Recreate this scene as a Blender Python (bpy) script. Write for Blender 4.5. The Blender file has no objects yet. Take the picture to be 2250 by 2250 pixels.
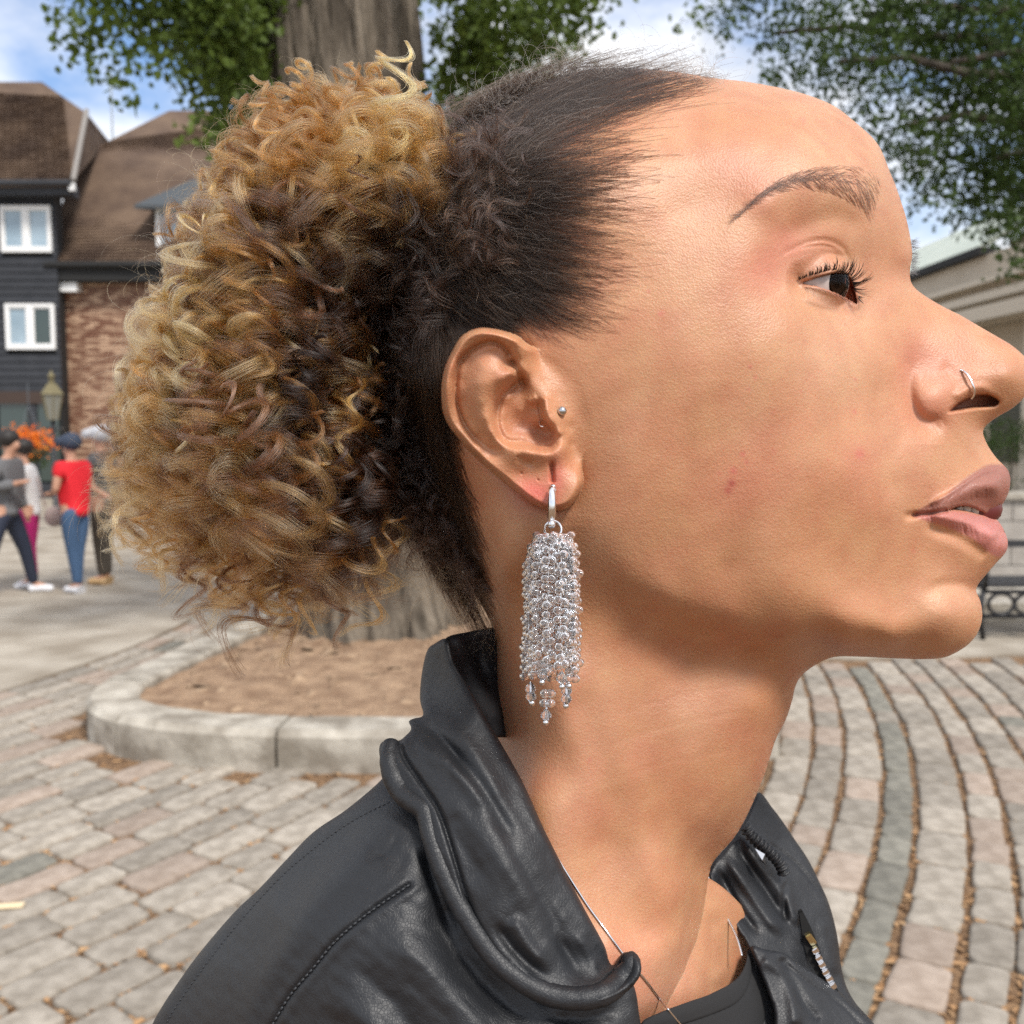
import bpy, bmesh, math, random, numpy as np
from mathutils import Vector, Matrix
R = math.radians
rng = np.random.default_rng(7)
random.seed(7)
S = bpy.context.scene

# ------------------------------------------------------------------ camera, sky, sun, exposure
F = 2256.0                      # focal length in pixels of the 2250 px photograph
CAMH = 1.75
PITCH = R(4.94)
SP, CP = math.sin(PITCH), math.cos(PITCH)
cd = bpy.data.cameras.new("camera")
cam = bpy.data.objects.new("camera", cd)
S.collection.objects.link(cam)
cam.location = (0, 0, CAMH)
cam.rotation_euler = (math.pi / 2 - PITCH, 0, 0)
cd.sensor_width = 36
cd.lens = 36 * F / 2250
cd.clip_start = 0.02
cd.clip_end = 2000
cd.dof.use_dof = True
cd.dof.focus_distance = 0.345
cd.dof.aperture_fstop = 18.5
cd.dof.aperture_blades = 7
S.camera = cam

SUN_EL, SUN_AZ = R(51), R(146)     # azimuth clockwise from +Y (view direction)
w = bpy.data.worlds.new("World"); S.world = w
w.use_nodes = True
nt = w.node_tree; N = nt.nodes; L = nt.links
N.clear()
out = N.new("ShaderNodeOutputWorld"); bg = N.new("ShaderNodeBackground")
sky = N.new("ShaderNodeTexSky"); sky.sky_type = 'NISHITA'; sky.sun_disc = False
sky.sun_elevation = SUN_EL; sky.sun_rotation = SUN_AZ
sky.air_density = 1.0; sky.dust_density = 1.6; sky.ozone_density = 1.5
tc = N.new("ShaderNodeTexCoord"); mp = N.new("ShaderNodeMapping")
mp.inputs['Scale'].default_value = (1, 1, 1.9); mp.inputs['Location'].default_value = (0.35, 0.0, 0.12)
n1 = N.new("ShaderNodeTexNoise"); n1.inputs['Scale'].default_value = 3.1; n1.inputs['Detail'].default_value = 8; n1.inputs['Roughness'].default_value = 0.52
cr = N.new("ShaderNodeValToRGB"); cr.color_ramp.elements[0].position = 0.37; cr.color_ramp.elements[1].position = 0.52
n2 = N.new("ShaderNodeTexNoise"); n2.inputs['Scale'].default_value = 7; n2.inputs['Detail'].default_value = 5
cc = N.new("ShaderNodeValToRGB"); cc.color_ramp.elements[0].color = (6.4, 6.6, 7.0, 1); cc.color_ramp.elements[1].color = (9.5, 9.6, 9.9, 1)
cc.color_ramp.elements[0].position = .3; cc.color_ramp.elements[1].position = .6
gain = N.new("ShaderNodeMix"); gain.data_type = 'RGBA'; gain.blend_type = 'MULTIPLY'; gain.inputs[0].default_value = 1
gain.inputs[7].default_value = (1.15, 1.3, 1.5, 1)
mx = N.new("ShaderNodeMix"); mx.data_type = 'RGBA'
L.new(tc.outputs['Generated'], mp.inputs[0]); L.new(mp.outputs[0], n1.inputs['Vector']); L.new(mp.outputs[0], n2.inputs['Vector'])
L.new(n1.outputs['Fac'], cr.inputs[0]); L.new(n2.outputs['Fac'], cc.inputs[0])
L.new(sky.outputs[0], gain.inputs[6])
L.new(cr.outputs[0], mx.inputs[0]); L.new(gain.outputs[2], mx.inputs[6]); L.new(cc.outputs[0], mx.inputs[7])
L.new(mx.outputs[2], bg.inputs[0]); bg.inputs[1].default_value = 0.10
L.new(bg.outputs[0], out.inputs[0])

sl = bpy.data.lights.new("sun", 'SUN'); so = bpy.data.objects.new("sun", sl); S.collection.objects.link(so)
sl.energy = 2.9; sl.angle = R(11); sl.color = (1, .95, .88)
sd = Vector((math.sin(SUN_AZ) * math.cos(SUN_EL), math.cos(SUN_AZ) * math.cos(SUN_EL), math.sin(SUN_EL)))
so.rotation_euler = sd.to_track_quat('Z', 'Y').to_euler()
S.view_settings.view_transform = 'Standard'; S.view_settings.look = 'None'
S.view_settings.exposure = 0.4; S.view_settings.gamma = 1.0
S.cycles.max_bounces = 7; S.cycles.transparent_max_bounces = 8; S.cycles.use_adaptive_sampling = True; S.cycles.adaptive_threshold = 0.015; S.cycles.caustics_refractive = False; S.cycles.caustics_reflective = False; S.cycles.sample_clamp_indirect = 6
S.cycles.use_denoising = False
S.cycles.diffuse_bounces = 3; S.cycles.glossy_bounces = 4; S.cycles.transmission_bounces = 8

# ------------------------------------------------------------------ geometry of the view
def Pn(px, py, z):
    """pixel of the photograph + distance along the view axis -> world points (n x 3)"""
    px, py, z = np.broadcast_arrays(np.asarray(px, float), np.asarray(py, float), np.asarray(z, float))
    u = (px - 1125) / F * z; v = (1125 - py) / F * z
    return np.stack([u, CP * z + SP * v, CAMH - SP * z + CP * v], -1)
def P(px, py, z): return Vector(Pn(px, py, z).tolist())
def Gp(px, py, h=0.0):
    u = (px - 1125) / F; v = (py - 1125) / F
    t = (CAMH - h) / (SP + v * CP)
    return Vector((u * t, t * (CP - v * SP), h))
def camw(a):
    """camera metric coordinates (right, down, along axis) -> world"""
    a = np.asarray(a, float)
    return np.stack([a[..., 0], CP * a[..., 2] - SP * a[..., 1], CAMH - SP * a[..., 2] - CP * a[..., 1]], -1)

# ------------------------------------------------------------------ object helpers
def tag(o, label=None, cat=None, group=None, kind=None):
    if label: o['label'] = label
    if cat: o['category'] = cat
    if group: o['group'] = group
    if kind: o['kind'] = kind
    return o
def link(o, parent=None):
    S.collection.objects.link(o)
    if parent is not None: o.parent = parent
    return o
def empty(name, loc=(0, 0, 0), rz=0):
    o = bpy.data.objects.new(name, None); o.location = loc; o.rotation_euler = (0, 0, rz)
    o.empty_display_size = .1
    return link(o)
def under(o, root):
    """parent keeping world place (root has only a location / z rotation)"""
    o.parent = root
    o.matrix_parent_inverse = (Matrix.Translation(root.location) @ Matrix.Rotation(root.rotation_euler.z, 4, 'Z')).inverted()
    return o
def meshobj(name, v, f, mat, parent=None, smooth=True, root=None):
    me = bpy.data.meshes.new(name)
    v = np.asarray(v, float)
    if isinstance(f, np.ndarray):
        nv, nf, k = len(v), len(f), f.shape[1]
        me.vertices.add(nv); me.vertices.foreach_set('co', v.astype(np.float32).ravel())
        me.loops.add(nf * k); me.loops.foreach_set('vertex_index', f.astype(np.int32).ravel())
        me.polygons.add(nf); me.polygons.foreach_set('loop_start', np.arange(0, nf * k, k, dtype=np.int32))
        me.polygons.foreach_set('loop_total', np.full(nf, k, dtype=np.int32))
        me.update(calc_edges=True); me.validate()
    else:
        me.from_pydata(v.tolist(), [], f)
    me.polygons.foreach_set('use_smooth', [smooth] * len(me.polygons))
    if mat: me.materials.append(mat)
    o = bpy.data.objects.new(name, me)
    link(o, parent)
    if root is not None: under(o, root)
    return o
def inst(o, name=None):
    c = o.copy(); S.collection.objects.link(c)
    return c

class MB:
    """collects simple solids"""
    def __init__(s): s.v = []; s.f = []
    def add(s, v, f):
        b = len(s.v); s.v += [tuple(p) for p in v]; s.f += [tuple(i + b for i in q) for q in f]; return s
    def box(s, x0, x1, y0, y1, z0, z1, M=None):
        v = [Vector((x, y, z)) for z in (z0, z1) for y in (y0, y1) for x in (x0, x1)]
        if M: v = [M @ p for p in v]
        return s.add(v, [(0, 2, 3, 1), (4, 5, 7, 6), (0, 1, 5, 4), (2, 6, 7, 3), (0, 4, 6, 2), (1, 3, 7, 5)])
    def prism(s, pts, z0, z1):
        n = len(pts); v = [(p[0], p[1], z0) for p in pts] + [(p[0], p[1], z1) for p in pts]
        f = [tuple(range(n))[::-1], tuple(range(n, 2 * n))] + [(i, (i + 1) % n, n + (i + 1) % n, n + i) for i in range(n)]
        return s.add(v, f)
    def tube(s, pts, r, n=8, cap=True):
        pts = [Vector(p) for p in pts]; k = len(pts)
        rr = r if hasattr(r, '__len__') else [r] * k
        b = len(s.v); up = Vector((0, 0, 1)); last = None
        for i, p in enumerate(pts):
            t = (pts[min(i + 1, k - 1)] - pts[max(i - 1, 0)])
            if t.length < 1e-9: t = Vector((0, 0, 1))
            t.normalize()
            if last is None:
                a = t.cross(up)
                if a.length < .1: a = t.cross(Vector((1, 0, 0)))
            else:
                a = last - t * last.dot(t)
            a.normalize(); last = a; c = t.cross(a)
            for j in range(n):
                q = 2 * math.pi * j / n
                s.v.append(tuple(p + (a * math.cos(q) + c * math.sin(q)) * rr[i]))
        for i in range(k - 1):
            for j in range(n):
                j2 = (j + 1) % n
                s.f.append((b + i * n + j, b + i * n + j2, b + (i + 1) * n + j2, b + (i + 1) * n + j))
        if cap:
            s.f.append(tuple(b + j for j in range(n))[::-1]); s.f.append(tuple(b + (k - 1) * n + j for j in range(n)))
        return s
    def ball(s, c, r, nu=12, nv=8, sc=(1, 1, 1)):
        b = len(s.v); c = Vector(c)
        for i in range(nv + 1):
            th = math.pi * i / nv
            for j in range(nu):
                ph = 2 * math.pi * j / nu
                s.v.append((c.x + r * sc[0] * math.sin(th) * math.cos(ph), c.y + r * sc[1] * math.sin(th) * math.sin(ph), c.z + r * sc[2] * math.cos(th)))
        for i in range(nv):
            for j in range(nu):
                j2 = (j + 1) % nu
                s.f.append((b + i * nu + j, b + (i + 1) * nu + j, b + (i + 1) * nu + j2, b + i * nu + j2))
        return s
    def build(s, name, mat, parent=None, smooth=False, root=None):
        return meshobj(name, s.v, s.f, mat, parent, smooth, root)

# ------------------------------------------------------------------ materials
def material(name, col, rough=.7, metal=0, spec=.5, var=0, vscale=10, col2=None, bump=0, bscale=40, detail=6, bdist=.01, coord='Object', objvar=0, **kw):
    m = bpy.data.materials.new(name); m.use_nodes = True
    t = m.node_tree; b = t.nodes['Principled BSDF']
    b.inputs['Roughness'].default_value = rough; b.inputs['Metallic'].default_value = metal
    b.inputs['Specular IOR Level'].default_value = spec
    c = (*col, 1)
    b.inputs['Base Color'].default_value = c
    tcn = t.nodes.new('ShaderNodeTexCoord')
    src = None
    if col2 is not None:
        n = t.nodes.new('ShaderNodeTexNoise'); n.inputs['Scale'].default_value = vscale; n.inputs['Detail'].default_value = detail
        t.links.new(tcn.outputs[coord], n.inputs['Vector'])
        r = t.nodes.new('ShaderNodeValToRGB'); r.color_ramp.elements[0].position = .35; r.color_ramp.elements[1].position = .65
        r.color_ramp.elements[0].color = c; r.color_ramp.elements[1].color = (*col2, 1)
        t.links.new(n.outputs['Fac'], r.inputs[0]); src = r.outputs[0]
    if objvar:
        oi = t.nodes.new('ShaderNodeObjectInfo'); hs = t.nodes.new('ShaderNodeHueSaturation')
        mr = t.nodes.new('ShaderNodeMapRange'); mr.inputs[3].default_value = 1 - objvar; mr.inputs[4].default_value = 1 + objvar
        t.links.new(oi.outputs['Random'], mr.inputs[0]); t.links.new(mr.outputs[0], hs.inputs['Value'])
        if src is None: hs.inputs['Color'].default_value = c
        else: t.links.new(src, hs.inputs['Color'])
        src = hs.outputs[0]
    if src is not None: t.links.new(src, b.inputs['Base Color'])
    if bump:
        n = t.nodes.new('ShaderNodeTexNoise'); n.inputs['Scale'].default_value = bscale; n.inputs['Detail'].default_value = 6
        t.links.new(tcn.outputs[coord], n.inputs['Vector'])
        bp = t.nodes.new('ShaderNodeBump'); bp.inputs['Strength'].default_value = bump; bp.inputs['Distance'].default_value = bdist
        t.links.new(n.outputs['Fac'], bp.inputs['Height']); t.links.new(bp.outputs[0], b.inputs['Normal'])
    for k, v in kw.items(): b.inputs[k].default_value = v
    return m

def tps_fit(pts, vals, lam=1e-6):
    p = np.asarray(pts, float) / 1000; n = len(p)
    d2 = ((p[:, None] - p[None]) ** 2).sum(-1)
    K = np.where(d2 > 0, .5 * d2 * np.log(d2 + 1e-20), 0) + lam * np.eye(n)
    Q = np.hstack([np.ones((n, 1)), p])
    A = np.block([[K, Q], [Q.T, np.zeros((3, 3))]])
    sol = np.linalg.solve(A, np.concatenate([vals, np.zeros(3)]))
    return p, sol
def tps_eval(fit, x, y):
    p, s = fit; sh = np.shape(x)
    q = np.stack([np.ravel(x), np.ravel(y)], -1) / 1000; out = np.empty(len(q))
    n = len(p)
    for i in range(0, len(q), 40000):
        a = q[i:i + 40000]
        d2 = (a[:, :1] - p[None, :, 0]) ** 2 + (a[:, 1:] - p[None, :, 1]) ** 2
        out[i:i + 40000] = (.5 * d2 * np.log(d2 + 1e-20)) @ s[:n] + s[n] + a @ s[n + 1:]
    return out.reshape(sh)
def seg_dist(x, y, poly, closed=False):
    """distance to a polyline, signed side and arc parameter (0..1)"""
    poly = np.asarray(poly, float)[:, :2]
    if closed: poly = np.vstack([poly, poly[:1]])
    best = np.full(np.shape(x), 1e18); side = np.zeros(np.shape(x)); par = np.zeros(np.shape(x))
    Ls = np.hypot(*(poly[1:] - poly[:-1]).T); tot = Ls.sum(); acc = 0
    for (a, b, l) in zip(poly[:-1], poly[1:], Ls):
        d = (b - a); t = np.clip(((x - a[0]) * d[0] + (y - a[1]) * d[1]) / (l * l + 1e-12), 0, 1)
        dx = x - a[0] - t * d[0]; dy = y - a[1] - t * d[1]; q = dx * dx + dy * dy
        m = q < best
        best = np.where(m, q, best); side = np.where(m, np.sign(d[0] * dy - d[1] * dx), side); par = np.where(m, (acc + t * l) / tot, par)
        acc += l
    return np.sqrt(best), side, par
def inside(x, y, poly):
    poly = np.asarray(poly, float); c = np.zeros(np.shape(x), bool)
    n = len(poly)
    for i in range(n):
        x0, y0 = poly[i - 1][:2]; x1, y1 = poly[i][:2]
        if y0 == y1: continue
        m = ((y0 > y) != (y1 > y)) & (x < (x1 - x0) * (y - y0) / (y1 - y0) + x0)
        c ^= m
    return c
def spline(pts, n, closed=False):
    """centripetal-ish Catmull-Rom resampled to n points, even arc length"""
    p = np.asarray(pts, float)
    if closed: q = np.vstack([p[-1:], p, p[:2]])
    else: q = np.vstack([2 * p[0] - p[1], p, 2 * p[-1] - p[-2]])
    o = []
    for i in range(1, len(q) - 2):
        t = np.linspace(0, 1, 16, endpoint=False)[:, None]
        a, b, c, d = q[i - 1], q[i], q[i + 1], q[i + 2]
        o.append(.5 * (2 * b + (c - a) * t + (2 * a - 5 * b + 4 * c - d) * t ** 2 + (3 * b - a - 3 * c + d) * t ** 3))
    o = np.vstack(o + [q[-2][None]])
    s = np.concatenate([[0], np.cumsum(np.sqrt(((o[1:] - o[:-1]) ** 2).sum(-1)))])
    u = np.linspace(0, s[-1], n + 1 if closed else n)
    r = np.stack([np.interp(u, s, o[:, k]) for k in range(p.shape[1])], -1)
    return r[:-1] if closed else r
def sstep(a, b, x):
    t = np.clip((x - a) / (b - a), 0, 1); return t * t * (3 - 2 * t)
def vnoise(x, y, seed=0):
    """smooth pseudo-random field (sum of sines)"""
    r = np.random.default_rng(seed); o = 0
    for k in range(6):
        a, b, c = r.uniform(-1, 1), r.uniform(-1, 1), r.uniform(0, 6.28)
        o = o + np.sin(x * a * 2 + y * b * 2 + c)
    return o / 3.5
# ================================================================== SETTING
def at(px, py, Y):
    u = (px - 1125) / F; v = (py - 1125) / F
    t = Y / (CP - v * SP)
    return Vector((u * t, Y, CAMH - t * (SP + v * CP)))

M_sett = material('granite', (.215, .185, .148), .85, col2=(.35, .31, .258), vscale=14, bump=.5, bscale=90, bdist=.004, coord='Object', objvar=.22)
M_sett_b = material('granite_dark', (.14, .132, .108), .8, col2=(.225, .212, .175), vscale=16, bump=.5, bscale=90, bdist=.004, objvar=.18)
M_sett_p = material('granite_pink', (.26, .20, .155), .85, col2=(.36, .29, .235), vscale=15, bump=.5, bscale=90, bdist=.004, objvar=.15)
M_bed = material('joint_litter', (.09, .045, .02), .95, col2=(.33, .20, .105), vscale=38, bump=1, bscale=70, bdist=.02, detail=8)
M_tar = material('worn_paving', (.25, .21, .16), .9, col2=(.40, .355, .29), vscale=2.2, bump=.3, bscale=30, bdist=.006, detail=9)
M_kerb = material('kerb_stone', (.22, .19, .15), .85, col2=(.50, .46, .39), vscale=5, bump=.6, bscale=26, bdist=.012, objvar=.08)
M_soil = material('bare_earth', (.20, .12, .07), .95, col2=(.36, .24, .15), vscale=6, bump=1, bscale=25, bdist=.03, detail=9)

g = meshobj('ground', [(-400, -60, -.06), (400, -60, -.06), (400, 900, -.06), (-400, 900, -.06)], [(0, 1, 2, 3)], M_tar, smooth=False)
tag(g, kind='structure')
CX, CY = -9.9, 9.15
# worn paving beyond the setts: left disc and far field, one sheet with its top at z = 0
def sheet(name, pts, z, mat):
    b = MB(); b.prism(pts, -.055, z); o = b.build(name, mat); tag(o, kind='structure'); return o
arc = [(CX + 7.0 * math.cos(a), CY + 7.0 * math.sin(a)) for a in np.linspace(-1.45, -.02, 40)]
sheet('forecourt', [(-60, arc[0][1])] + arc + [(arc[-1][0], 60), (-60, 60)], 0, M_tar)
sheet('forecourt_paving', [(arc[-1][0] + .01, 9.1), (1.2, 7.75), (2.6, 7.55), (6, 7.9), (40, 8.2), (40, 60), (arc[-1][0] + .01, 60)], -.002, M_tar)
bed = sheet('pavement', [(arc[0][0], -8), (25, -8), (25, 8.4), (1.2, 8.4), (-3.2, 9.6)] + arc[::-1], -.022, M_bed)
# litter (bark chips and grit) lying in the joints
# the setts: concentric rings about (CX, CY)
def in_frame(x, y, m=60):
    zz = y * CP + CAMH * SP
    if zz < .5: return False
    px = 1125 + F * x / zz; py = 1125 + F * (CAMH * CP - y * SP) / zz
    return -m - 60 < px < 2310 + m and py < 2330 + m
PLANT = []   # planter outline filled below
kt = [(1700, 1616), (1300, 1612), (840, 1607), (640, 1606), (480, 1601), (370, 1592), (280, 1579), (215, 1560), (188, 1538), (195, 1515), (235, 1487), (330, 1447), (470, 1388), (600, 1335)]
KP = [Gp(x, y, .2) for x, y in kt]
KP = [(p.x, p.y) for p in KP] + [(-1.6, 10.6), (0.4, 11.0), (1.4, 9.5), (1.55, 7.0)]
KO = spline(KP, 260, closed=True)
setts = []
r_ = 7.03; DK = False
rs = random.Random(3)
while r_ < 17.5:
    wd = rs.choice([.16, .18, .19, .2, .21, .22]) if r_ > 11.2 else rs.uniform(.15, .2)
    dark = (r_ > 12.3 and not DK); DK = DK or dark
    if dark: wd = .15
    a = -2.2 + rs.uniform(0, .03)
    while a < .35:
        ln = rs.uniform(.2, .36) if r_ > 11 else rs.uniform(.24, .42)
        da = ln / r_
        am = a + da / 2; rm = r_ + wd / 2
        x, y = CX + rm * math.cos(am), CY + rm * math.sin(am)
        ok = y < 7.45 + .06 * max(0, x - 2.6) if x > -1.5 else y < 10.2
        if ok and in_frame(x, y, 1100) and not (inside(np.array([x]), np.array([y]), KO)[0] or seg_dist(np.array([x]), np.array([y]), KO, True)[0][0] < .045):
            setts.append((am, r_, da, wd, x, y, dark))
        a += da
    r_ += wd
def sett_mesh(am, r0, da, wd, x, y, rr, px_big):
    gj, gi = rr.uniform(.012, .022), rr.uniform(.004, .009)
    h = rr.uniform(-.004, .005); ch = rr.uniform(.008, .014)
    c = []
    for (sa, sr) in ((-1, -1), (1, -1), (1, 1), (-1, 1)):
        c.append(((da / 2 * r0 - gi) * sa + rr.uniform(-.009, .009), (wd / 2 - gj / 1.3) * sr + rr.uniform(-.009, .009)))
    # round the corners
    ring = []
    for i in range(4):
        p, q, n_ = Vector(c[i]), Vector(c[i - 1]), Vector(c[(i + 1) % 4])
        k = rr.uniform(.018, .034)
        a_, b_ = p + (q - p).normalized() * k, p + (n_ - p).normalized() * k
        ring += [a_, p * .42 + (a_ + b_) * .29, b_]
        mid = (b_ + n_ + (p - n_).normalized() * k) / 2
        ring.append(mid + Vector((rr.uniform(-.005, .005), rr.uniform(-.005, .005))))
    n = len(ring)
    v = [(p.x, p.y, -.05) for p in ring] + [(p.x, p.y, h - ch * .7) for p in ring]
    v += [(p.x * (1 - ch / max(.05, p.length) * .55), p.y * (1 - ch / max(.05, p.length) * .55), h - ch * .2) for p in ring]
    v += [(p.x * (1 - ch / max(.05, p.length) * 1.5), p.y * (1 - ch / max(.05, p.length) * 1.5), h + rr.uniform(-.001, .001)) for p in ring] + [(0, 0, h + rr.uniform(0, .003))]
    f = []
    for k in range(3):
        f += [(k * n + i, k * n + (i + 1) % n, (k + 1) * n + (i + 1) % n, (k + 1) * n + i) for i in range(n)]
    f += [(3 * n + i, 3 * n + (i + 1) % n, 4 * n) for i in range(n)]
    return v, f
setts.sort(key=lambda s: s[5] + (0 if in_frame(s[4], s[5], 0) else 100))
rest = {0: MB(), 1: MB(), 2: MB()}
mats3 = [M_sett, M_sett_b, M_sett_p]
for i, (am, r0, da, wd, x, y, dark) in enumerate(setts):
    k = 1 if dark and rs.random() < .9 else rs.choices([0, 1, 2], [.78, .03, .19])[0]
    v, f = sett_mesh(am, r0, da, wd, x, y, rs, 0)
    M = Matrix.Translation((x, y, 0)) @ Matrix.Rotation(am + math.pi / 2, 4, 'Z')
    if i < 298:
        o = meshobj('sett', v, f, mats3[k], smooth=True); o.matrix_world = M; o.parent = bed
    else:
        rest[k].add([M @ Vector(p) for p in v], f)
for k in rest:
    if rest[k].v:
        o = rest[k].build('sett_field', mats3[k], smooth=True); o.parent = bed; o['kind'] = 'stuff'
# grit and bark chips in the joints and a few scattered on top
chips = MB()
for i in range(10500):
    py = 1480 + 800 * random.random() ** .8; px = random.uniform(-900, 3100)
    p = Gp(px, py)
    if p.y > 7.5: continue
    # snap to the ring joints mostly
    rr = math.hypot(p.x - CX, p.y - CY)
    if inside(np.array([p.x]), np.array([p.y]), KO)[0]: continue
    s_ = random.uniform(.003, .011); a = random.uniform(0, 3.14); lift = -.019 + random.uniform(0, .01)
    M = Matrix.Translation((p.x, p.y, lift)) @ Matrix.Rotation(a, 4, 'Z') @ Matrix.Rotation(random.uniform(-.5, .5), 4, 'X')
    l_ = s_ * random.uniform(1, 3.2)
    chips.add([M @ Vector(q) for q in ((-l_, -s_, 0), (l_, -s_ * .6, .002), (l_ * .8, s_, 0), (-l_ * .7, s_ * .8, .003))], [(0, 1, 2, 3)])
M_chip = material('bark_litter', (.30, .15, .06), .9, col2=(.46, .29, .15), vscale=9)
tag(chips.build('bark_litter', M_chip), 'scattered bark chips and grit in the joints of the setts', 'litter', kind='stuff')
fk = MB(); q = Gp(20, 1992, .004)
fk.box(-.05, .05, -.017, .017, 0, .006, Matrix.Translation(q) @ Matrix.Rotation(.15, 4, 'Z'))
tag(fk.build('wood_chip', material('pale_wood', (.75, .6, .38), .8)), 'pale yellow wood chip lying on the setts at the left edge', 'wood chip')

# planter: raised ring of kerb stones, earth, tree
planter = empty('planter', (KO[:, 0].mean(), KO[:, 1].mean(), 0))
tag(planter, 'raised tree bed ringed by weathered pale kerb stones', 'planter')
cum = np.concatenate([[0], np.cumsum(np.hypot(*(np.roll(KO, -1, 0) - KO).T))]); tot = cum[-1]
def kpt(s, off, z):
    s = s % tot; i = int(np.searchsorted(cum, s, side='right') - 1) % len(KO)
    a, b = KO[i], KO[(i + 1) % len(KO)]; t = (s - cum[i]) / (cum[i + 1] - cum[i] + 1e-9)
    p = a + (b - a) * t; d = (b - a) / np.linalg.norm(b - a); nrm = np.array((-d[1], d[0]))
    p = p + nrm * off
    return (p[0], p[1], z)
area = .5 * np.sum(KO[:, 0] * np.roll(KO[:, 1], -1) - np.roll(KO[:, 0], -1) * KO[:, 1])
sg = 1 if area > 0 else -1
s_ = .1
while s_ < tot - .3:
    ln = min(random.uniform(.75, .98), tot - s_ + .05); k = 9; v = []; f = []
    dz = random.uniform(-.006, .006)
    prof = [(0.0, -.05), (0.0, .165 + dz), (.03, .2 + dz), (.27, .2 + dz), (.29, .18 + dz), (.29, .02)]
    for i in range(k):
        u = s_ + .008 + (ln - .016) * i / (k - 1)
        for (o_, z_) in prof:
            v.append(kpt(u, sg * (o_ + random.uniform(-.003, .003)), z_ + random.uniform(-.003, .003)))
    m_ = len(prof)
    for i in range(k - 1):
        for j in range(m_ - 1):
            f.append((i * m_ + j, i * m_ + j + 1, (i + 1) * m_ + j + 1, (i + 1) * m_ + j))
    f.append(tuple(range(m_))); f.append(tuple((k - 1) * m_ + j for j in range(m_))[::-1])
    o = meshobj('kerb_stone', v, f, M_kerb, smooth=False, root=planter)
    s_ += ln
# earth: gently mounded towards the trunk
TX, TY = -1.02, 7.7
v = [(TX, TY, .3)]; f = []
K = 120; NR = 16
inner = np.array([kpt(tot * i / K, sg * .28, .15)[:2] for i in range(K)])
for r in range(1, NR + 1):
    t = r / NR
    for i in range(K):
        p = np.array((TX, TY)) * (1 - t) + inner[i] * t
        v.append((p[0], p[1], .15 + .12 * (1 - t) ** 1.5 + random.uniform(-.012, .012) + .02 * math.sin(p[0] * 9) * math.sin(p[1] * 7) * (1 - t)))
for i in range(K): f.append((0, 1 + i, 1 + (i + 1) % K))
for r in range(NR - 1):
    for i in range(K):
        a = 1 + r * K; f.append((a + i, a + K + i, a + K + (i + 1) % K, a + (i + 1) % K))
meshobj('earth', v, f, M_soil, root=planter)
cl_ = MB(); rc_ = random.Random(14)
for i in range(1500):
    k = rc_.randrange(K); t = rc_.random() ** .6 * .97; p = np.array((TX, TY)) * (1 - t) + inner[k] * t
    if p[1] > 9.2: continue
    z_ = .152 + .12 * (1 - t) ** 1.5; s__ = rc_.uniform(.008, .03) * (1 if rc_.random() < .9 else 1.8)
    M = Matrix.Translation((p[0], p[1], z_)) @ Matrix.Rotation(rc_.uniform(0, 3), 4, 'Z') @ Matrix.Rotation(rc_.uniform(-.6, .6), 4, 'X')
    h_ = s__ * rc_.uniform(.3, .7); l_ = s__ * rc_.uniform(.8, 2.2)
    cl_.add([M @ Vector(q) for q in ((-l_, -s__, -.01), (l_, -s__ * .7, -.01), (l_ * .8, s__, -.01), (-l_ * .7, s__ * .8, -.01), (0, 0, h_))], [(0, 1, 4), (1, 2, 4), (2, 3, 4), (3, 0, 4)])
o = cl_.build('litter', material('earth_litter', (.14, .085, .05), .95, col2=(.36, .25, .16), vscale=7), root=planter); o['kind'] = 'stuff'

# ------------------------------------------------------------------ trees
def bark_mat(name, a, b, sc):
    m = material(name, a, .95, col2=b, vscale=sc, bump=1, bscale=9, bdist=.14, detail=8)
    t = m.node_tree
    mpn = t.nodes.new('ShaderNodeMapping'); mpn.inputs['Scale'].default_value = (1, 1, .22)
    tcn = [n for n in t.nodes if n.type == 'TEX_COORD'][0]
    t.links.new(tcn.outputs['Object'], mpn.inputs[0])
    for n in t.nodes:
        if n.type == 'TEX_NOISE': t.links.new(mpn.outputs[0], n.inputs['Vector'])
    return m
M_bark = bark_mat('bark', (.055, .043, .03), (.20, .165, .125), 9)
M_bark2 = bark_mat('dark_bark', (.05, .04, .03), (.11, .09, .07), 7)
def leaf_mat(name, col, tr, col2):
    m = bpy.data.materials.new(name); m.use_nodes = True; t = m.node_tree; b = t.nodes['Principled BSDF']
    at_ = t.nodes.new('ShaderNodeAttribute'); at_.attribute_name = 'v'
    mxn = t.nodes.new('ShaderNodeMix'); mxn.data_type = 'RGBA'
    mxn.inputs[6].default_value = (*col, 1); mxn.inputs[7].default_value = (*col2, 1)
    t.links.new(at_.outputs['Fac'], mxn.inputs[0]); t.links.new(mxn.outputs[2], b.inputs['Base Color'])
    b.inputs['Roughness'].default_value = .5; b.inputs['Specular IOR Level'].default_value = .3
    tl = t.nodes.new('ShaderNodeBsdfTranslucent'); t.links.new(mxn.outputs[2], tl.inputs[0])
    ms = t.nodes.new('ShaderNodeMixShader'); ms.inputs[0].default_value = tr
    t.links.new(b.outputs[0], ms.inputs[1]); t.links.new(tl.outputs[0], ms.inputs[2])
    t.links.new(ms.outputs[0], t.nodes['Material Output'].inputs[0])
    return m
M_leaf = leaf_mat('leaves', (.045, .075, .012), .42, (.14, .20, .035))
M_leaf2 = leaf_mat('dark_leaves', (.018, .036, .006), .35, (.065, .11, .018))
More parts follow.
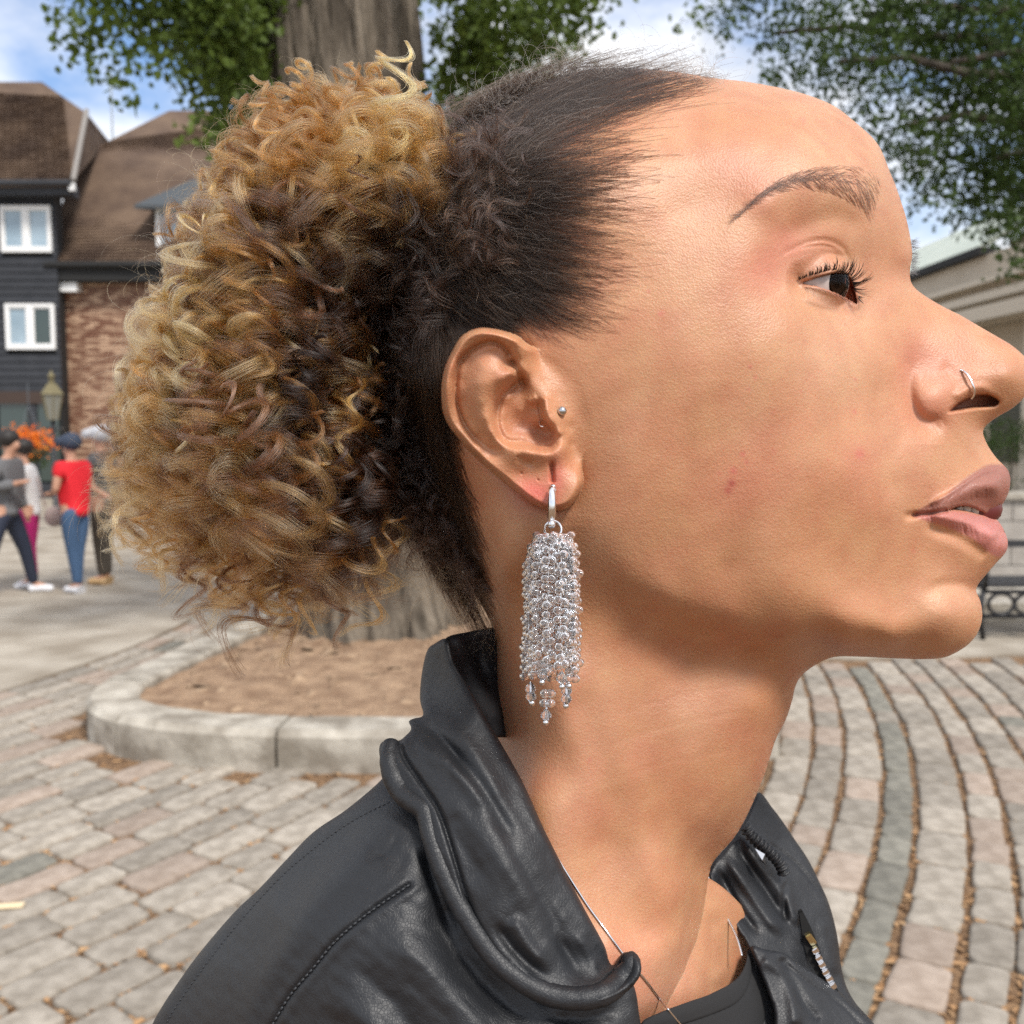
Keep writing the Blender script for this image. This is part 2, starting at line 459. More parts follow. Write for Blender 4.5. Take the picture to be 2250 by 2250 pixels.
def leaves(name, centres, radii, counts, size, mat, root, seed, droop=.5):
    r = np.random.default_rng(seed); V = []; A = []
    for (c, rad, n) in zip(centres, radii, counts):
        # leaves hang in short sprays, so the crown keeps holes
        ns = max(1, n // 7)
        d = r.normal(size=(ns, 3)); d /= np.linalg.norm(d, axis=1)[:, None]
        sp = np.array(c) + d * (r.random(ns) ** .45)[:, None] * np.array(rad)
        q = np.repeat(sp, 7, 0) + r.normal(size=(ns * 7, 3)) * np.array([1, 1, 1.2]) * size * 1.6
        V.append(q); A.append(np.repeat(r.random(ns), 7) * .6 + r.random(ns * 7) * .4)
    C = np.vstack(V); A = np.concatenate(A); n = len(C)
    s = size * r.uniform(.6, 1.25, n)
    # leaf: six-sided, folded on the midrib
    ax = r.normal(size=(n, 3)); ax[:, 2] -= droop * 1.6; ax /= np.linalg.norm(ax, axis=1)[:, None]
    sd_ = np.cross(ax, r.normal(size=(n, 3))); sd_ /= np.linalg.norm(sd_, axis=1)[:, None]
    nn = np.cross(ax, sd_)
    loc = np.array([(0, -.6, 0), (.5, -.25, .12), (.42, .35, .1), (0, .75, 0), (-.42, .35, .1), (-.5, -.25, .12)])
    pts = C[:, None] + s[:, None, None] * (sd_[:, None] * loc[None, :, :1] + ax[:, None] * loc[None, :, 1:2] + nn[:, None] * loc[None, :, 2:3])
    v = pts.reshape(-1, 3)
    b = np.arange(n)[:, None] * 6
    f = np.vstack([b + np.array([0, 1, 2, 3]), b + np.array([0, 3, 4, 5])])
    o = meshobj(name, v, f, mat, smooth=False, root=root)
    at_ = o.data.attributes.new('v', 'FLOAT', 'POINT'); at_.data.foreach_set('value', np.repeat(A, 6).astype(np.float32))
    return o
def trunk_mesh(x, y, prof, n=40, lean=(0, 0), seed=1, roots=.0):
    r = random.Random(seed); ph = [r.uniform(0, 6.28) for _ in range(5)]
    v = []; f = []
    for i, (z, rad) in enumerate(prof):
        for j in range(n):
            a = 2 * math.pi * j / n
            flare = roots * max(0, 1 - z / 1.0) ** 2 * (math.sin(a * 5 + ph[0]) * .5 + .5)
            k = 1 + .05 * math.sin(3 * a + ph[1] + z * .5) + .035 * math.sin(7 * a + ph[2] + z * .9) + .035 * math.sin(13 * a + ph[3] - z * .7 + math.sin(z * 2)) + .03 * math.sin(23 * a + z + 1.5 * math.sin(z * 1.7 + a)) + .018 * math.sin(41 * a + 2 * math.sin(z * 3.1))
            rr = rad * k + flare
            v.append((x + lean[0] * z + rr * math.cos(a), y + lean[1] * z + rr * math.sin(a), z))
    for i in range(len(prof) - 1):
        for j in range(n):
            f.append((i * n + j, i * n + (j + 1) % n, (i + 1) * n + (j + 1) % n, (i + 1) * n + j))
    return v, f
tree = empty('plane_tree', (TX, TY, .15))
tag(tree, 'broad grey-brown tree trunk rising from the kerbed bed with hanging green leaves', 'tree')
prof = [(.1 + z, r) for z, r in ((0, .62), (.12, .57), (.3, .54), (.6, .52), (1, .52), (1.5, .53), (2.2, .54), (3, .55), (4, .54), (5.5, .5), (7, .44))]
zs = np.linspace(.1, 7, 60); prof = [(z, float(np.interp(z, [p[0] for p in prof], [p[1] for p in prof]))) for z in zs]
v, f = trunk_mesh(TX + .04, TY, prof, 200, (-.055, 0), 2, .16)
meshobj('trunk', v, f, M_bark, root=tree)
br = MB()
for (a, z0, l, up, rad) in ((2.9, 5.4, 3.0, .3, .08), (2.2, 5.2, 3.5, .3, .1), (.3, 5.2, 2.4, .3, .08), (-.3, 5.6, 2.2, .4, .08), (3.3, 5.9, 3, .35, .08), (-.9, 5.0, 3, .25, .09), (4.2, 5.0, 3.2, .25, .09)):
    pts = []; 
    for k in range(8):
        t = k / 7; pts.append((TX - .1 + math.cos(a) * l * t, TY + math.sin(a) * l * t, z0 + l * (up * t - .16 * t * t) + .08 * math.sin(k * 2.1)))
    br.tube(pts, [rad * (1 - .8 * k / 7) for k in range(8)], 8)
    for k in (3, 4, 5, 6, 7):
        for q in range(2):
            p = Vector(pts[k]); d = Vector((random.uniform(-1, 1), random.uniform(-1, 1), random.uniform(-.9, .2))).normalized()
            br.tube([p, p + d * .25 + Vector((0, 0, .03)), p + d * .5 - Vector((0, 0, .06))], [.018, .01, .003], 5)
br.build('branch', M_bark, smooth=True, root=tree)
# crown clusters: (px, py, distance, radius px, leaves)
def clusters(lst):
    c, r_, n = [], [], []
    for (px, py, z, rp, m_) in lst:
        p = P(px, py, z); c.append(tuple(p)); rr = rp / F * z; r_.append((rr, rr * 1.3, rr * .9)); n.append(m_)
    return c, r_, n
L1 = [(560, 50, 7.2, 100, 800), (500, 100, 6.8, 110, 900), (560, 200, 7.6, 85, 600), (640, 40, 9.3, 110, 900), (640, 190, 9.3, 100, 800), (470, 30, 6.4, 100, 560), (380, 40, 6.4, 90, 330), (300, 20, 6.3, 80, 220),
      (200, 30, 6.0, 70, 130), (150, 50, 6.0, 45, 50), (170, 110, 6, 40, 40), (230, 90, 6.1, 45, 50), (250, 170, 6, 35, 40), (290, 225, 6, 22, 26), (350, 120, 6.2, 60, 80), (440, 140, 6.4, 60, 160), (520, 220, 6.7, 70, 330),
      (560, 260, 7.6, 70, 380), (480, 270, 7.2, 60, 160), (450, 300, 6.2, 35, 40), (400, -60, 6.3, 160, 800), (220, -60, 6.2, 110, 300), (590, -80, 7, 110, 700),
      (650, 280, 9.2, 90, 460), (560, 140, 8.8, 170, 1100), (440, 60, 8.4, 140, 500),
      (1030, 60, 7.0, 80, 520), (1090, 90, 7.0, 100, 600), (1030, 170, 7.2, 90, 440), (1120, 200, 7.4, 90, 420), (1180, 50, 6.8, 80, 380), (1020, 250, 7.6, 70, 260), (1260, 20, 6.6, 70, 170), (1150, 130, 8.6, 150, 620), (980, 200, 8.8, 90, 360),
      (1100, -60, 7, 170, 900), (1330, -30, 6.6, 60, 130), (1240, 110, 7.5, 45, 90), (1520, 30, 7.5, 28, 36), (1000, -190, 6.2, 120, 300), (860, -100, 9.5, 350, 700)]
c, r_, n = clusters(L1)
o = leaves('crown', c, r_, n, .042, M_leaf, tree, 4)
tree2 = empty('park_tree', (10.2, 13.5, 0))
tag(tree2, 'dark dense tree whose low branches hang over the pale building', 'tree')
v, f = trunk_mesh(10.2, 13.5, [(z, .42 - .03 * z) for z in np.linspace(-.02, 8, 30)], 32, (0, 0), 5, .12)
meshobj('trunk', v, f, M_bark2, root=tree2)
br = MB()
for (ex, ey, ez, z0) in ((1850, 120, 12, 4.3), (1700, 60, 13, 5), (2000, 260, 12, 4.1), (2200, 330, 11.5, 3.6), (2100, 120, 11, 4.8), (1900, 20, 12.5, 5.6), (2230, 520, 11, 3.2)):
    e = P(ex, ey, ez); s0 = Vector((10.2, 13.5, z0)); pts = []
    for k in range(9):
        t = k / 8; pts.append(s0.lerp(e, t) + Vector((0, 0, .5 * math.sin(math.pi * t))) + Vector((math.sin(k * 2), math.cos(k * 1.7), math.sin(k * 3))) * .07)
    br.tube(pts, [.13 * (1 - .85 * k / 8) + .008 for k in range(9)], 7)
br.build('branch', M_bark2, smooth=True, root=tree2)
L2 = []
rr = random.Random(11)
for (px, py, rp, m_) in ((1640, 10, 80, 330), (1720, 70, 80, 330), (1800, 30, 110, 900), (1700, 160, 60, 130), (1780, 150, 80, 330), (1860, 180, 90, 420), (1880, 90, 110, 900), (1960, 60, 120, 1400), (2050, 60, 130, 1500), (2150, 80, 130, 1600), (2240, 100, 130, 1500),
                      (1960, 220, 80, 360), (2030, 300, 90, 560), (2080, 200, 90, 700), (2180, 220, 110, 1300), (2260, 260, 120, 1300), (1980, 300, 60, 260), (2010, 380, 70, 330), (2100, 360, 100, 1200), (2200, 380, 100, 1300), (2260, 430, 90, 900),
                      (2050, 440, 50, 100), (2150, 460, 60, 330), (2230, 500, 60, 360), (2000, 470, 30, 40), (2095, 500, 30, 60), (2215, 590, 22, 40), (2235, 620, 16, 26), (2250, 545, 35, 120), (1900, 270, 50, 90), (1750, 240, 40, 36), (1840, 250, 40, 50),
                      (1900, -80, 160, 1600), (2150, -80, 200, 2200), (1680, -60, 100, 500), (2380, 150, 200, 1600), (2400, 400, 160, 1000), (2060, 130, 200, 1500), (2200, 250, 170, 1500), (1560, 20, 40, 70), (1590, 60, 40, 60)):
    L2.append((px, py, rr.uniform(11, 13.5), rp, int(m_ * .72)))
c, r_, n = clusters(L2)
leaves('crown', c, r_, n, .05, M_leaf2, tree2, 5)
# clipped hedge behind the bench
hb = P(2215, 945, 13.0)
hedge = empty('hedge', (hb.x + 1.5, hb.y, 0)); tag(hedge, 'clipped dark green hedge behind the low grey wall', 'hedge')
cs, rs_, ns = [], [], []
for i in range(22):
    for k in range(2):
        cs.append((hb.x - .55 + i * .28, hb.y + .1 + k * .3, hb.z - .15 + rr.uniform(-.08, .1))); rs_.append((.3, .3, .3)); ns.append(330)
for i in range(15):
    cs.append((hb.x - .45 + i * .4, hb.y + .15, .75)); rs_.append((.3, .28, .45)); ns.append(300)
leaves('foliage', cs, rs_, ns, .022, M_leaf2, hedge, 6, 0)
mbs = MB()
for i in range(12): mbs.tube([(hb.x - .4 + i * .5, hb.y + .2, 0), (hb.x - .4 + i * .5 + rr.uniform(-.1, .1), hb.y + .2, 1.5)], [.03, .01], 6)
mbs.build('stem', M_bark2, root=hedge)

# ------------------------------------------------------------------ buildings
M_black = material('black_boards', (.017, .019, .024), .6, col2=(.028, .03, .036), vscale=3, bump=.3, bscale=30, objvar=.15)
M_white = material('white_paint', (.8, .8, .79), .45)
M_glass = material('window_glass', (.22, .30, .36), .08, spec=1, col2=(.35, .45, .52), vscale=1.2)
M_dark = material('dark_interior', (.012, .012, .012), .8)
M_tile = material('roof_tiles', (.075, .045, .03), .9, col2=(.145, .095, .062), vscale=1.1, bump=.8, bscale=9, bdist=.03, detail=9)
M_tile_o = material('ridge_tiles', (.26, .14, .08), .9, col2=(.34, .22, .14), vscale=2)
M_brick = material('brickwork', (.20, .11, .07), .9, col2=(.40, .27, .19), vscale=2.2, bump=.4, bscale=20, detail=10)
M_mortar = material('mortar', (.33, .27, .21), .95)
M_lead = material('lead_grey', (.10, .115, .13), .5)
YB = 24.0
bb = empty('black_boarded_building', (at(40, 1000, YB).x, YB, 0))
tag(bb, 'black weatherboarded building with brown tiled hipped roof and white windows', 'building')
xr = at(127, 600, YB).x; xl = at(-420, 600, YB).x
zt = at(60, 400, YB).z; zb_ = at(60, 860, YB).z
MB().box(xl, xr - .02, YB + .06, YB + .4, 0, zt).build('wall_core', M_dark, root=bb)
wins = [(5, 115, 453, 555), (17, 127, 668, 768)]
def board(x0, x1, z0, z1):
    b = MB(); v = [(x0, YB - .035, z0), (x1, YB - .035, z0), (x1, YB - .008, z1), (x0, YB - .008, z1), (x0, YB + .055, z0), (x1, YB + .055, z0), (x1, YB + .055, z1), (x0, YB + .055, z1)]
    b.add(v, [(0, 1, 2, 3), (1, 5, 6, 2), (4, 0, 3, 7), (0, 4, 5, 1), (3, 2, 6, 7)]); return b.build('weatherboard', M_black, root=bb)
W = [(at(a, (c_ + d) / 2, YB).x, at(b, (c_ + d) / 2, YB).x, at(60, d, YB).z, at(60, c_, YB).z) for a, b, c_, d in wins]
W[1] = (W[0][0] + .02, W[0][1] + .0, W[1][2], W[1][3])
z = zb_
while z < zt:
    z1 = min(z + .17, zt); cuts = [w_ for w_ in W if w_[2] < z1 and w_[3] > z]
    if cuts:
        w_ = cuts[0]; board(xl, w_[0], z, z1); board(w_[1], xr, z, z1)
    else: board(xl, xr, z, z1)
    z = z1
def casement(name, x0, x1, z0, z1, y, root, panes=2, glass=M_glass, fr=M_white, label=None):
    t = .07
    o = MB()
    o.box(x0, x1, y - .07, y + .03, z0, z0 + t * 1.2).box(x0, x1, y - .07, y + .03, z1 - t, z1).box(x0, x0 + t, y - .069, y + .03, z0 + t * 1.2, z1 - t).box(x1 - t, x1, y - .069, y + .03, z0 + t * 1.2, z1 - t)
    for k in range(1, panes):
        xm = x0 + (x1 - x0) * k / panes; o.box(xm - .06, xm + .06, y - .069, y + .03, z0 + t * 1.2, z1 - t)
    win = o.build(name, fr, root=root)
    for k in range(panes):
        a = x0 + (x1 - x0) * k / panes + .06; b = x0 + (x1 - x0) * (k + 1) / panes - .06
        s_ = MB()
        for q in ((a, a + .035, z0 + .09, z1 - .07), (b - .035, b, z0 + .09, z1 - .07), (a + .035, b - .035, z0 + .09, z0 + .13), (a + .035, b - .035, z1 - .11, z1 - .07)):
            s_.box(q[0], q[1], y - .05, y + .01, q[2], q[3])
        sf = s_.build('sash', fr); sf.parent = win
        sf.matrix_parent_inverse = win.matrix_world.inverted() if False else Matrix.Identity(4)
        gl = MB().box(a + .03, b - .03, y - .012, y - .004, z0 + .12, z1 - .1).build('pane', glass[k] if isinstance(glass, list) else glass); gl.parent = win
    return win
M_glassd = material('window_glass_dark', (.03, .05, .045), .08, spec=1)
casement('window', *W[0], YB - .03, bb)
casement('window', *W[1], YB - .03, bb, glass=[M_glass, M_glassd])
# jetty beam, ground floor opening
MB().box(xl, xr, YB - .10, YB + .05, zb_ - .28, zb_ - .002).build('beam', material('beam_brown', (.05, .03, .022), .7), root=bb)
gf = MB()
for px in (-260, -120, -10, 78):
    X = at(px, 1000, YB).x; gf.box(X - .09, X + .09, YB - .06, YB + .058, 0, zb_ - .285)
gf.box(xl, xr, YB - .05, YB + .057, 0, .35)
gf.build('shopfront_post', M_black, root=bb)
for px in (-190, -65, 34, 102):
    X = at(px, 1000, YB).x
    MB().box(X - .32, X + .32, YB - .02, YB + .01, .4, 2.3).build('pane', M_glassd, root=bb)
# roof of the black building: hipped
ez = at(60, 398, YB - .5).z
p_e0 = at(-420, 398, YB - .5); p_e1 = at(160, 398, YB - .5); p_e1.z = p_e0.z = ez
ry = YB + 3.2
p_r0 = at(-420, 178, ry); p_r1 = at(92, 180, ry); p_h = at(190, 248, YB + 1.4); p_k = at(238, 308, YB + 5); p_b = at(165, 398, YB + 6); 
p_r0.z = p_r1.z
def roof(parent, pts, faces, name='roof', mat=M_tile, th=.12):
    v = [tuple(p) for p in pts]; n = len(v); v += [(p[0], p[1] + .03, p[2] - th) for p in v]
    f = [tuple(q) for q in faces] + [tuple(n + i for i in q[::-1]) for q in faces]
    from collections import Counter
    ed = Counter()
    for q in faces:
        for i in range(len(q)): ed[frozenset((q[i], q[(i + 1) % len(q)]))] += 1
    for q in faces:
        for i in range(len(q)):
            a, b = q[i], q[(i + 1) % len(q)]
            if ed[frozenset((a, b))] == 1: f.append((b, a, n + a, n + b))
    return meshobj(name, v, f, mat, smooth=False, root=parent)
def courses(parent, a0, a1, b0, b1, n, mat, name='tile_course'):
    """stepped courses of tiles on the slope a0-a1 (eave) to b0-b1 (ridge), joined"""
    b = MB(); r = random.Random(5)
    for i in range(n):
        t0, t1 = i / n, (i + 1.12) / n
        q0, q1 = a0.lerp(b0, t0), a1.lerp(b1, t0); s0, s1 = a0.lerp(b0, min(t1, 1)), a1.lerp(b1, min(t1, 1))
        L_ = (q1 - q0).length; m_ = max(2, int(L_ / .19))
        up = Vector((0, -.03, .05))
        for k in range(m_):
            u0, u1 = k / m_, (k + .94) / m_; h = r.uniform(.0, .012)
            A, B, C_, D = q0.lerp(q1, u0), q0.lerp(q1, u1), s0.lerp(s1, u1), s0.lerp(s1, u0)
            hh = up * (1 + h * 20)
            b.add([A + hh, B + hh, C_ + up * .15, D + up * .15, A, B], [(0, 1, 2, 3), (4, 5, 1, 0)])
    o = b.build(name, mat, root=parent); o['kind'] = 'stuff'; return o
roof(bb, [p_e0, p_e1, p_h, p_r1, p_r0, p_k, p_b], [(0, 1, 2, 3, 4), (1, 6, 5, 2), (2, 5, 3)])
courses(bb, p_e0, p_e1, p_r0, p_h.lerp(p_r1, .5), 34, M_tile)
vg = MB(); vg.tube([p_e1 + Vector((.03, -.06, 0)), p_h + Vector((.03, -.06, .04))], .06, 8); vg.build('verge', material('grey_verge', (.24, .22, .2), .7), root=bb)
MB().tube([p_e0 + Vector((0, -.1, -.06)), p_e1 + Vector((0, -.1, -.06))], .07, 8).build('gutter', M_black, root=bb)
vt = p_e1 + Vector((-.06, -.1, -.12)); MB().box(vt.x, vt.x + .12, vt.y, vt.y + .1, vt.z - .1, vt.z + .06).build('bracket', M_white, root=bb)
MB().box(p_e0.x, p_e1.x - .1, YB - .45, YB + .05, ez - .28, ez - .03).build('eave_board', M_black, root=bb)
# brick building
YK = 24.45
kb = empty('brick_building', (at(500, 1000, YK).x, YK, 0))
tag(kb, 'brown brick building with long tiled roof and a grey dormer', 'building')
x0 = at(124, 800, YK).x; x1 = at(1500, 800, YK).x; zk = at(300, 590, YK).z
MB().box(x0 - 1.5, x1, YK + .03, YK + 8, 0, zk).build('wall', M_mortar, root=kb)
b = MB(); r = random.Random(2); zz = .0; row = 0
while zz < zk - .07:
    X = x0 - .3 + (row % 2) * .11
    while X < x1 - .25:
        d = r.uniform(0, .008); b.add([(X, YK - d, zz), (X + .212, YK - d, zz), (X + .212, YK - d, zz + .064), (X, YK - d, zz + .064), (X, YK + .03, zz), (X + .212, YK + .03, zz), (X + .212, YK + .03, zz + .064), (X, YK + .03, zz + .064)],
                                      [(0, 1, 2, 3), (3, 2, 6, 7), (0, 4, 5, 1), (1, 5, 6, 2), (4, 0, 3, 7)])
        X += .224
    zz += .075; row += 1
M_brk = leaf_mat('brick_faces', (.17, .075, .045), 0.0, (.50, .33, .22))
o = b.build('brick', M_brk, root=kb); o['kind'] = 'stuff'
at_ = o.data.attributes.new('v', 'FLOAT', 'POINT'); at_.data.foreach_set('value', np.repeat(np.random.default_rng(4).random(len(b.v) // 8) ** 1.3, 8).astype(np.float32))
e0 = at(96, 578, YK - .4); e1 = at(1500, 578, YK - .55); r0 = at(372, 243, YK + 5); r1 = at(1500, 243, YK + 5); rv = at(168, 345, YK + 2.6); e1.z = e0.z; r1.z = r0.z
rb = at(118, 578, YK + 9)
roof(kb, [e0, e1, r1, r0, rv, rb], [(0, 1, 2, 3, 4), (0, 4, 5), (4, 3, 5)])
courses(kb, e0, e0.lerp(e1, .45), rv.lerp(r0, .3), r0.lerp(r1, .3), 46, M_tile)
MB().box(e0.x + .2, e1.x, YK - .42, YK - .01, e0.z - .4, e0.z - .03).build('eave_board', M_dark, root=kb)
MB().tube([e0 + Vector((.05, -.07, -.05)), e1 + Vector((0, -.07, -.05))], .075, 8).build('gutter', M_dark, root=kb)
# dormer
d0 = at(330, 560, YK - .1); d1 = at(520, 560, YK - .1); dz1 = at(330, 450, YK - .1).z; ap = at(425, 395, YK - .3)
MB().box(d0.x + .15, d1.x - .1, YK + .1, YK + 3, d0.z, dz1).build('dormer_cheek', M_lead, root=kb)
casement('dormer_window', d0.x + .12, d1.x - .12, d0.z, dz1, YK + .06, kb, 3)
roof(kb, [Vector((d0.x - .25, YK - .35, dz1 - .05)), Vector((ap.x, YK - .35, ap.z)), Vector((d1.x + .2, YK - .35, dz1 - .05)), Vector((d1.x + .2, YK + 2.5, dz1 + .4)), Vector((ap.x, YK + 3, ap.z)), Vector((d0.x - .25, YK + 2.5, dz1 + .4))],
     [(0, 1, 4, 5), (1, 2, 3, 4), (0, 2, 1)], 'dormer_roof', M_lead, .08)
lf = at(133, 640, YK - .3)
fl = MB(); fl.box(lf.x, lf.x + .38, YK - .32, YK - .02, lf.z, lf.z + .2); fl.build('floodlight', M_white, root=kb)
ant = MB(); a0 = at(247, 300, 31); a1 = at(243, 160, 31); ant.tube([(a0.x, 31, 0), a1], .03, 6); ant.tube([(a1.x - .5, 31, a1.z - .3), (a1.x + .5, 31, a1.z - .3)], .015, 5)
tag(ant.build('aerial_mast', material('mast_grey', (.35, .4, .45), .5)), 'thin aerial mast between the two tiled roofs', 'mast')

# pale building on the right, running away from the viewer
M_stone = material('cream_render', (.50, .44, .35), .85, col2=(.56, .50, .41), vscale=.8)
M_stone2 = material('cream_band', (.62, .56, .46), .8)
M_roofg = material('copper_roof', (.42, .47, .40), .6, col2=(.5, .54, .46), vscale=2)
M_pink = material('pink_cladding', (.56, .42, .46), .7)
XR = 9.0
pb = empty('pale_building', (XR + 4, 25, 0)); tag(pb, 'long cream rendered building with banded cornice and pale green roof', 'building')
MB().box(XR + .5, XR + 8, 12, 60, 0, 3.62).build('wall', M_stone, root=pb)
MB().box(XR + .05, XR + 8, 12, 60, 3.62, 4.95).build('parapet', M_stone, root=pb)
for z0, z1, pr in ((3.66, 3.92, .28), (4.05, 4.2, .14), (4.36, 4.46, .2)):
    MB().box(XR - pr, XR + .047, 12, 60, z0, z1).build('cornice', M_stone2, root=pb)
for yy in np.arange(13, 58, 2.6):
    MB().box(XR + .2, XR + .497, yy, yy + .45, 0, 3.618).build('pilaster', M_stone2, root=pb)
    MB().box(XR + .46, XR + .497, yy + .85, yy + 2.2, 1.0, 3.0).build('window', M_glassd, root=pb)
MB().box(XR - .12, XR + .2, 19.9, 60, 4.953, 5.1).build('gutter', M_dark, root=pb)
yr = 22.8
roof(pb, [Vector((XR - .1, 19.9, 5.12)), Vector((XR - .1, 60, 5.12)), Vector((XR + 3, 60, 6.9)), Vector((XR + 3, 20.2, 6.9))], [(0, 1, 2, 3)], 'roof', M_roofg, .1)
MB().box(XR + 1.1, XR + 8, 10, 20.6, 4.953, 6.2).build('upper_storey', M_pink, root=pb)
for yy in (14.2, 16.6, 18.9):
    MB().box(XR + 1.06, XR + 1.098, yy, yy + .9, 5.35, 5.95).build('window', M_glass, root=pb)
MB().box(XR + .95, XR + 8, 9.9, 21.0, 6.2, 6.4).build('gutter', M_dark, root=pb)
roof(pb, [Vector((XR + .95, 9.9, 6.41)), Vector((XR + .95, 21, 6.41)), Vector((XR + 4, 21, 7.9)), Vector((XR + 4, 9.9, 7.9))], [(0, 1, 2, 3)], 'roof', M_roofg, .1)

# low wall, paved plinth and bench on the right
M_wall = material('grey_wall', (.30, .27, .24), .9, col2=(.40, .37, .33), vscale=4, bump=.5, bscale=12)
wz = P(2225, 1085, 11.0)
lw = empty('low_wall', (wz.x + 2, wz.y, 0)); tag(lw, 'low grey stone wall in front of the hedge', 'wall')
xx = 4.2
while xx < 11:
    l_ = random.uniform(.7, .95)
    for k, (z0, z1) in enumerate(((0, .22), (.23, .46), (.47, .70), (.71, .93))):
        o_ = .3 * (k % 2)
        MB().box(xx + o_, xx + o_ + l_ - .012, wz.y, wz.y + .35, z0, z1).build('stone', M_wall, root=lw)
    MB().box(xx, xx + l_ - .01, wz.y - .05, wz.y + .4, .94, wz.z).build('coping', M_kerb, root=lw)
    xx += l_
M_iron = material('black_iron', (.012, .012, .014), .4, bump=.3, bscale=60)
bq = Gp(2160, 1405)
bench = empty('bench', (bq.x + .8, bq.y, 0)); tag(bench, 'ornate black cast iron bench beside the low wall', 'bench')
bx, by = bq.x, bq.y
def iron_end(x):
    b = MB(); n = 18
    b.tube([(x, by, 0), (x - .02, by + .03, .2), (x, by + .02, .42)], .022, 8)
    b.tube([(x, by + .55, 0), (x, by + .5, .2), (x, by + .46, .42), (x, by + .56, .8)], .022, 8)
    b.tube([(x, by, .42), (x, by + .46, .42)], .02, 8)
    b.tube([(x, by + .0, .42), (x, by - .02, .6), (x, by + .06, .66), (x, by + .5, .67)], .02, 8)
    for cz, cy, rr_ in ((.25, .13, .09), (.25, .34, .09), (.54, .13, .08), (.54, .32, .08)):
        b.tube([(x, by + cy + rr_ * math.cos(2 * math.pi * i / n), cz + rr_ * math.sin(2 * math.pi * i / n)) for i in range(n + 1)], .011, 6)
    return b
for x in (bx, bx + 1.6): iron_end(x).build('end_frame', M_iron, smooth=True, root=bench)
fr = MB()   # front apron of scrolled rings
for i in range(7):
    cx = bx + .14 + i * .215; rr_ = .1
    fr.tube([(cx + rr_ * 1.05 * math.cos(2 * math.pi * k / 20), by + .01, .29 + rr_ * .85 * math.sin(2 * math.pi * k / 20)) for k in range(21)], .016, 6)
fr.tube([(bx, by + .01, .19), (bx + 1.6, by + .01, .19)], .018, 8)
fr.tube([(bx, by + .01, .39), (bx + 1.6, by + .01, .39)], .018, 8)
fr.build('apron', M_iron, smooth=True, root=bench)
M_slat = material('bench_slats', (.03, .03, .032), .5)
for k in range(6): MB().box(bx, bx + 1.6, by + .01 + k * .08, by + .07 + k * .08, .425, .455).build('slat', M_slat, root=bench)
for k in range(1): MB().box(bx, bx + 1.6, by + .535, by + .56, .69, .75).build('slat', M_slat, root=bench)
pl = MB(); pl.box(bx - .3, bx + 3, by + .75, by + 2.2, 0, .16)
tag(pl.build('stone_step', M_kerb), 'pale stone step running behind the bench', 'step')

# ------------------------------------------------------------------ street lamp and hanging basket
lp = Gp(112, 1262); lz = 17
lt = P(112, 812, lz + .4); lp = Vector((lt.x, lt.y, 0))
lamp = empty('street_lamp', lp); tag(lamp, 'tall brass and glass street lantern on a black post by the black building', 'street lamp')
M_brass = material('aged_brass', (.2, .17, .09), .5, metal=.4)
M_lglass = material('lantern_glass', (.2, .2, .17), .15, spec=.8)
zt_ = lt.z
post = MB(); post.tube([(lp.x, lp.y, 0), (lp.x, lp.y, .3), (lp.x, lp.y, .32), (lp.x, lp.y, zt_ - .85)], [.09, .08, .05, .035], 12); post.tube([(lp.x - .2, lp.y, zt_ - 1.0), (lp.x + .2, lp.y, zt_ - 1.0)], .016, 8); post.build('post', M_iron, smooth=True, root=lamp)
def frus(b, z0, z1, r0, r1, n=6):
    v = [(lp.x + r0 * math.cos(2 * math.pi * i / n), lp.y + r0 * math.sin(2 * math.pi * i / n), z0) for i in range(n)] + [(lp.x + r1 * math.cos(2 * math.pi * i / n), lp.y + r1 * math.sin(2 * math.pi * i / n), z1) for i in range(n)]
    b.add(v, [(i, (i + 1) % n, n + (i + 1) % n, n + i) for i in range(n)] + [tuple(range(n))[::-1], tuple(range(n, 2 * n))]); return b
frus(MB(), zt_ - .85, zt_ - .42, .09, .17).build('lantern', M_lglass, root=lamp)
fb = frus(MB(), zt_ - .42, zt_ - .24, .2, .08); frus(fb, zt_ - .24, zt_ - .17, .05, .05); fb.ball((lp.x, lp.y, zt_ - .11), .055); fb.tube([(lp.x, lp.y, zt_ - .1), (lp.x, lp.y, zt_)], [.03, .004], 8); fb.build('cap', M_brass, root=lamp)
ct = MB()
for i in range(6):
    a = 2 * math.pi * i / 6; ct.tube([(lp.x + .092 * math.cos(a), lp.y + .092 * math.sin(a), zt_ - .85), (lp.x + .172 * math.cos(a), lp.y + .172 * math.sin(a), zt_ - .42)], .01, 5)
ct.build('lantern_frame', M_brass, root=lamp)
kp = P(66, 978, 16.0)
hbk = empty('hanging_basket', (kp.x, kp.y, kp.z - .25)); tag(hbk, 'hanging basket of orange flowers under the black building', 'hanging basket')
bk = MB()
v, f = [], []
for i in range(7):
    th = math.pi / 2 * i / 6
    for j in range(14): v.append((kp.x + .26 * math.cos(th) * math.cos(j * .4488), kp.y + .26 * math.cos(th) * math.sin(j * .4488), kp.z - .05 - .2 * math.sin(th)))
for i in range(6):
    for j in range(14): f.append((i * 14 + j, i * 14 + (j + 1) % 14, (i + 1) * 14 + (j + 1) % 14, (i + 1) * 14 + j))
bk.add(v, f); bk.build('basket', material('basket_moss', (.07, .05, .02), .9), root=hbk)
ch = MB()
for j in range(3): ch.tube([(kp.x + .25 * math.cos(j * 2.1), kp.y + .25 * math.sin(j * 2.1), kp.z - .05), (kp.x, kp.y, kp.z + .62)], .006, 4)
ch.tube([(kp.x, kp.y, kp.z + .6), (kp.x, kp.y, kp.z + .95)], .008, 5); ch.build('chain', M_lead, root=hbk)
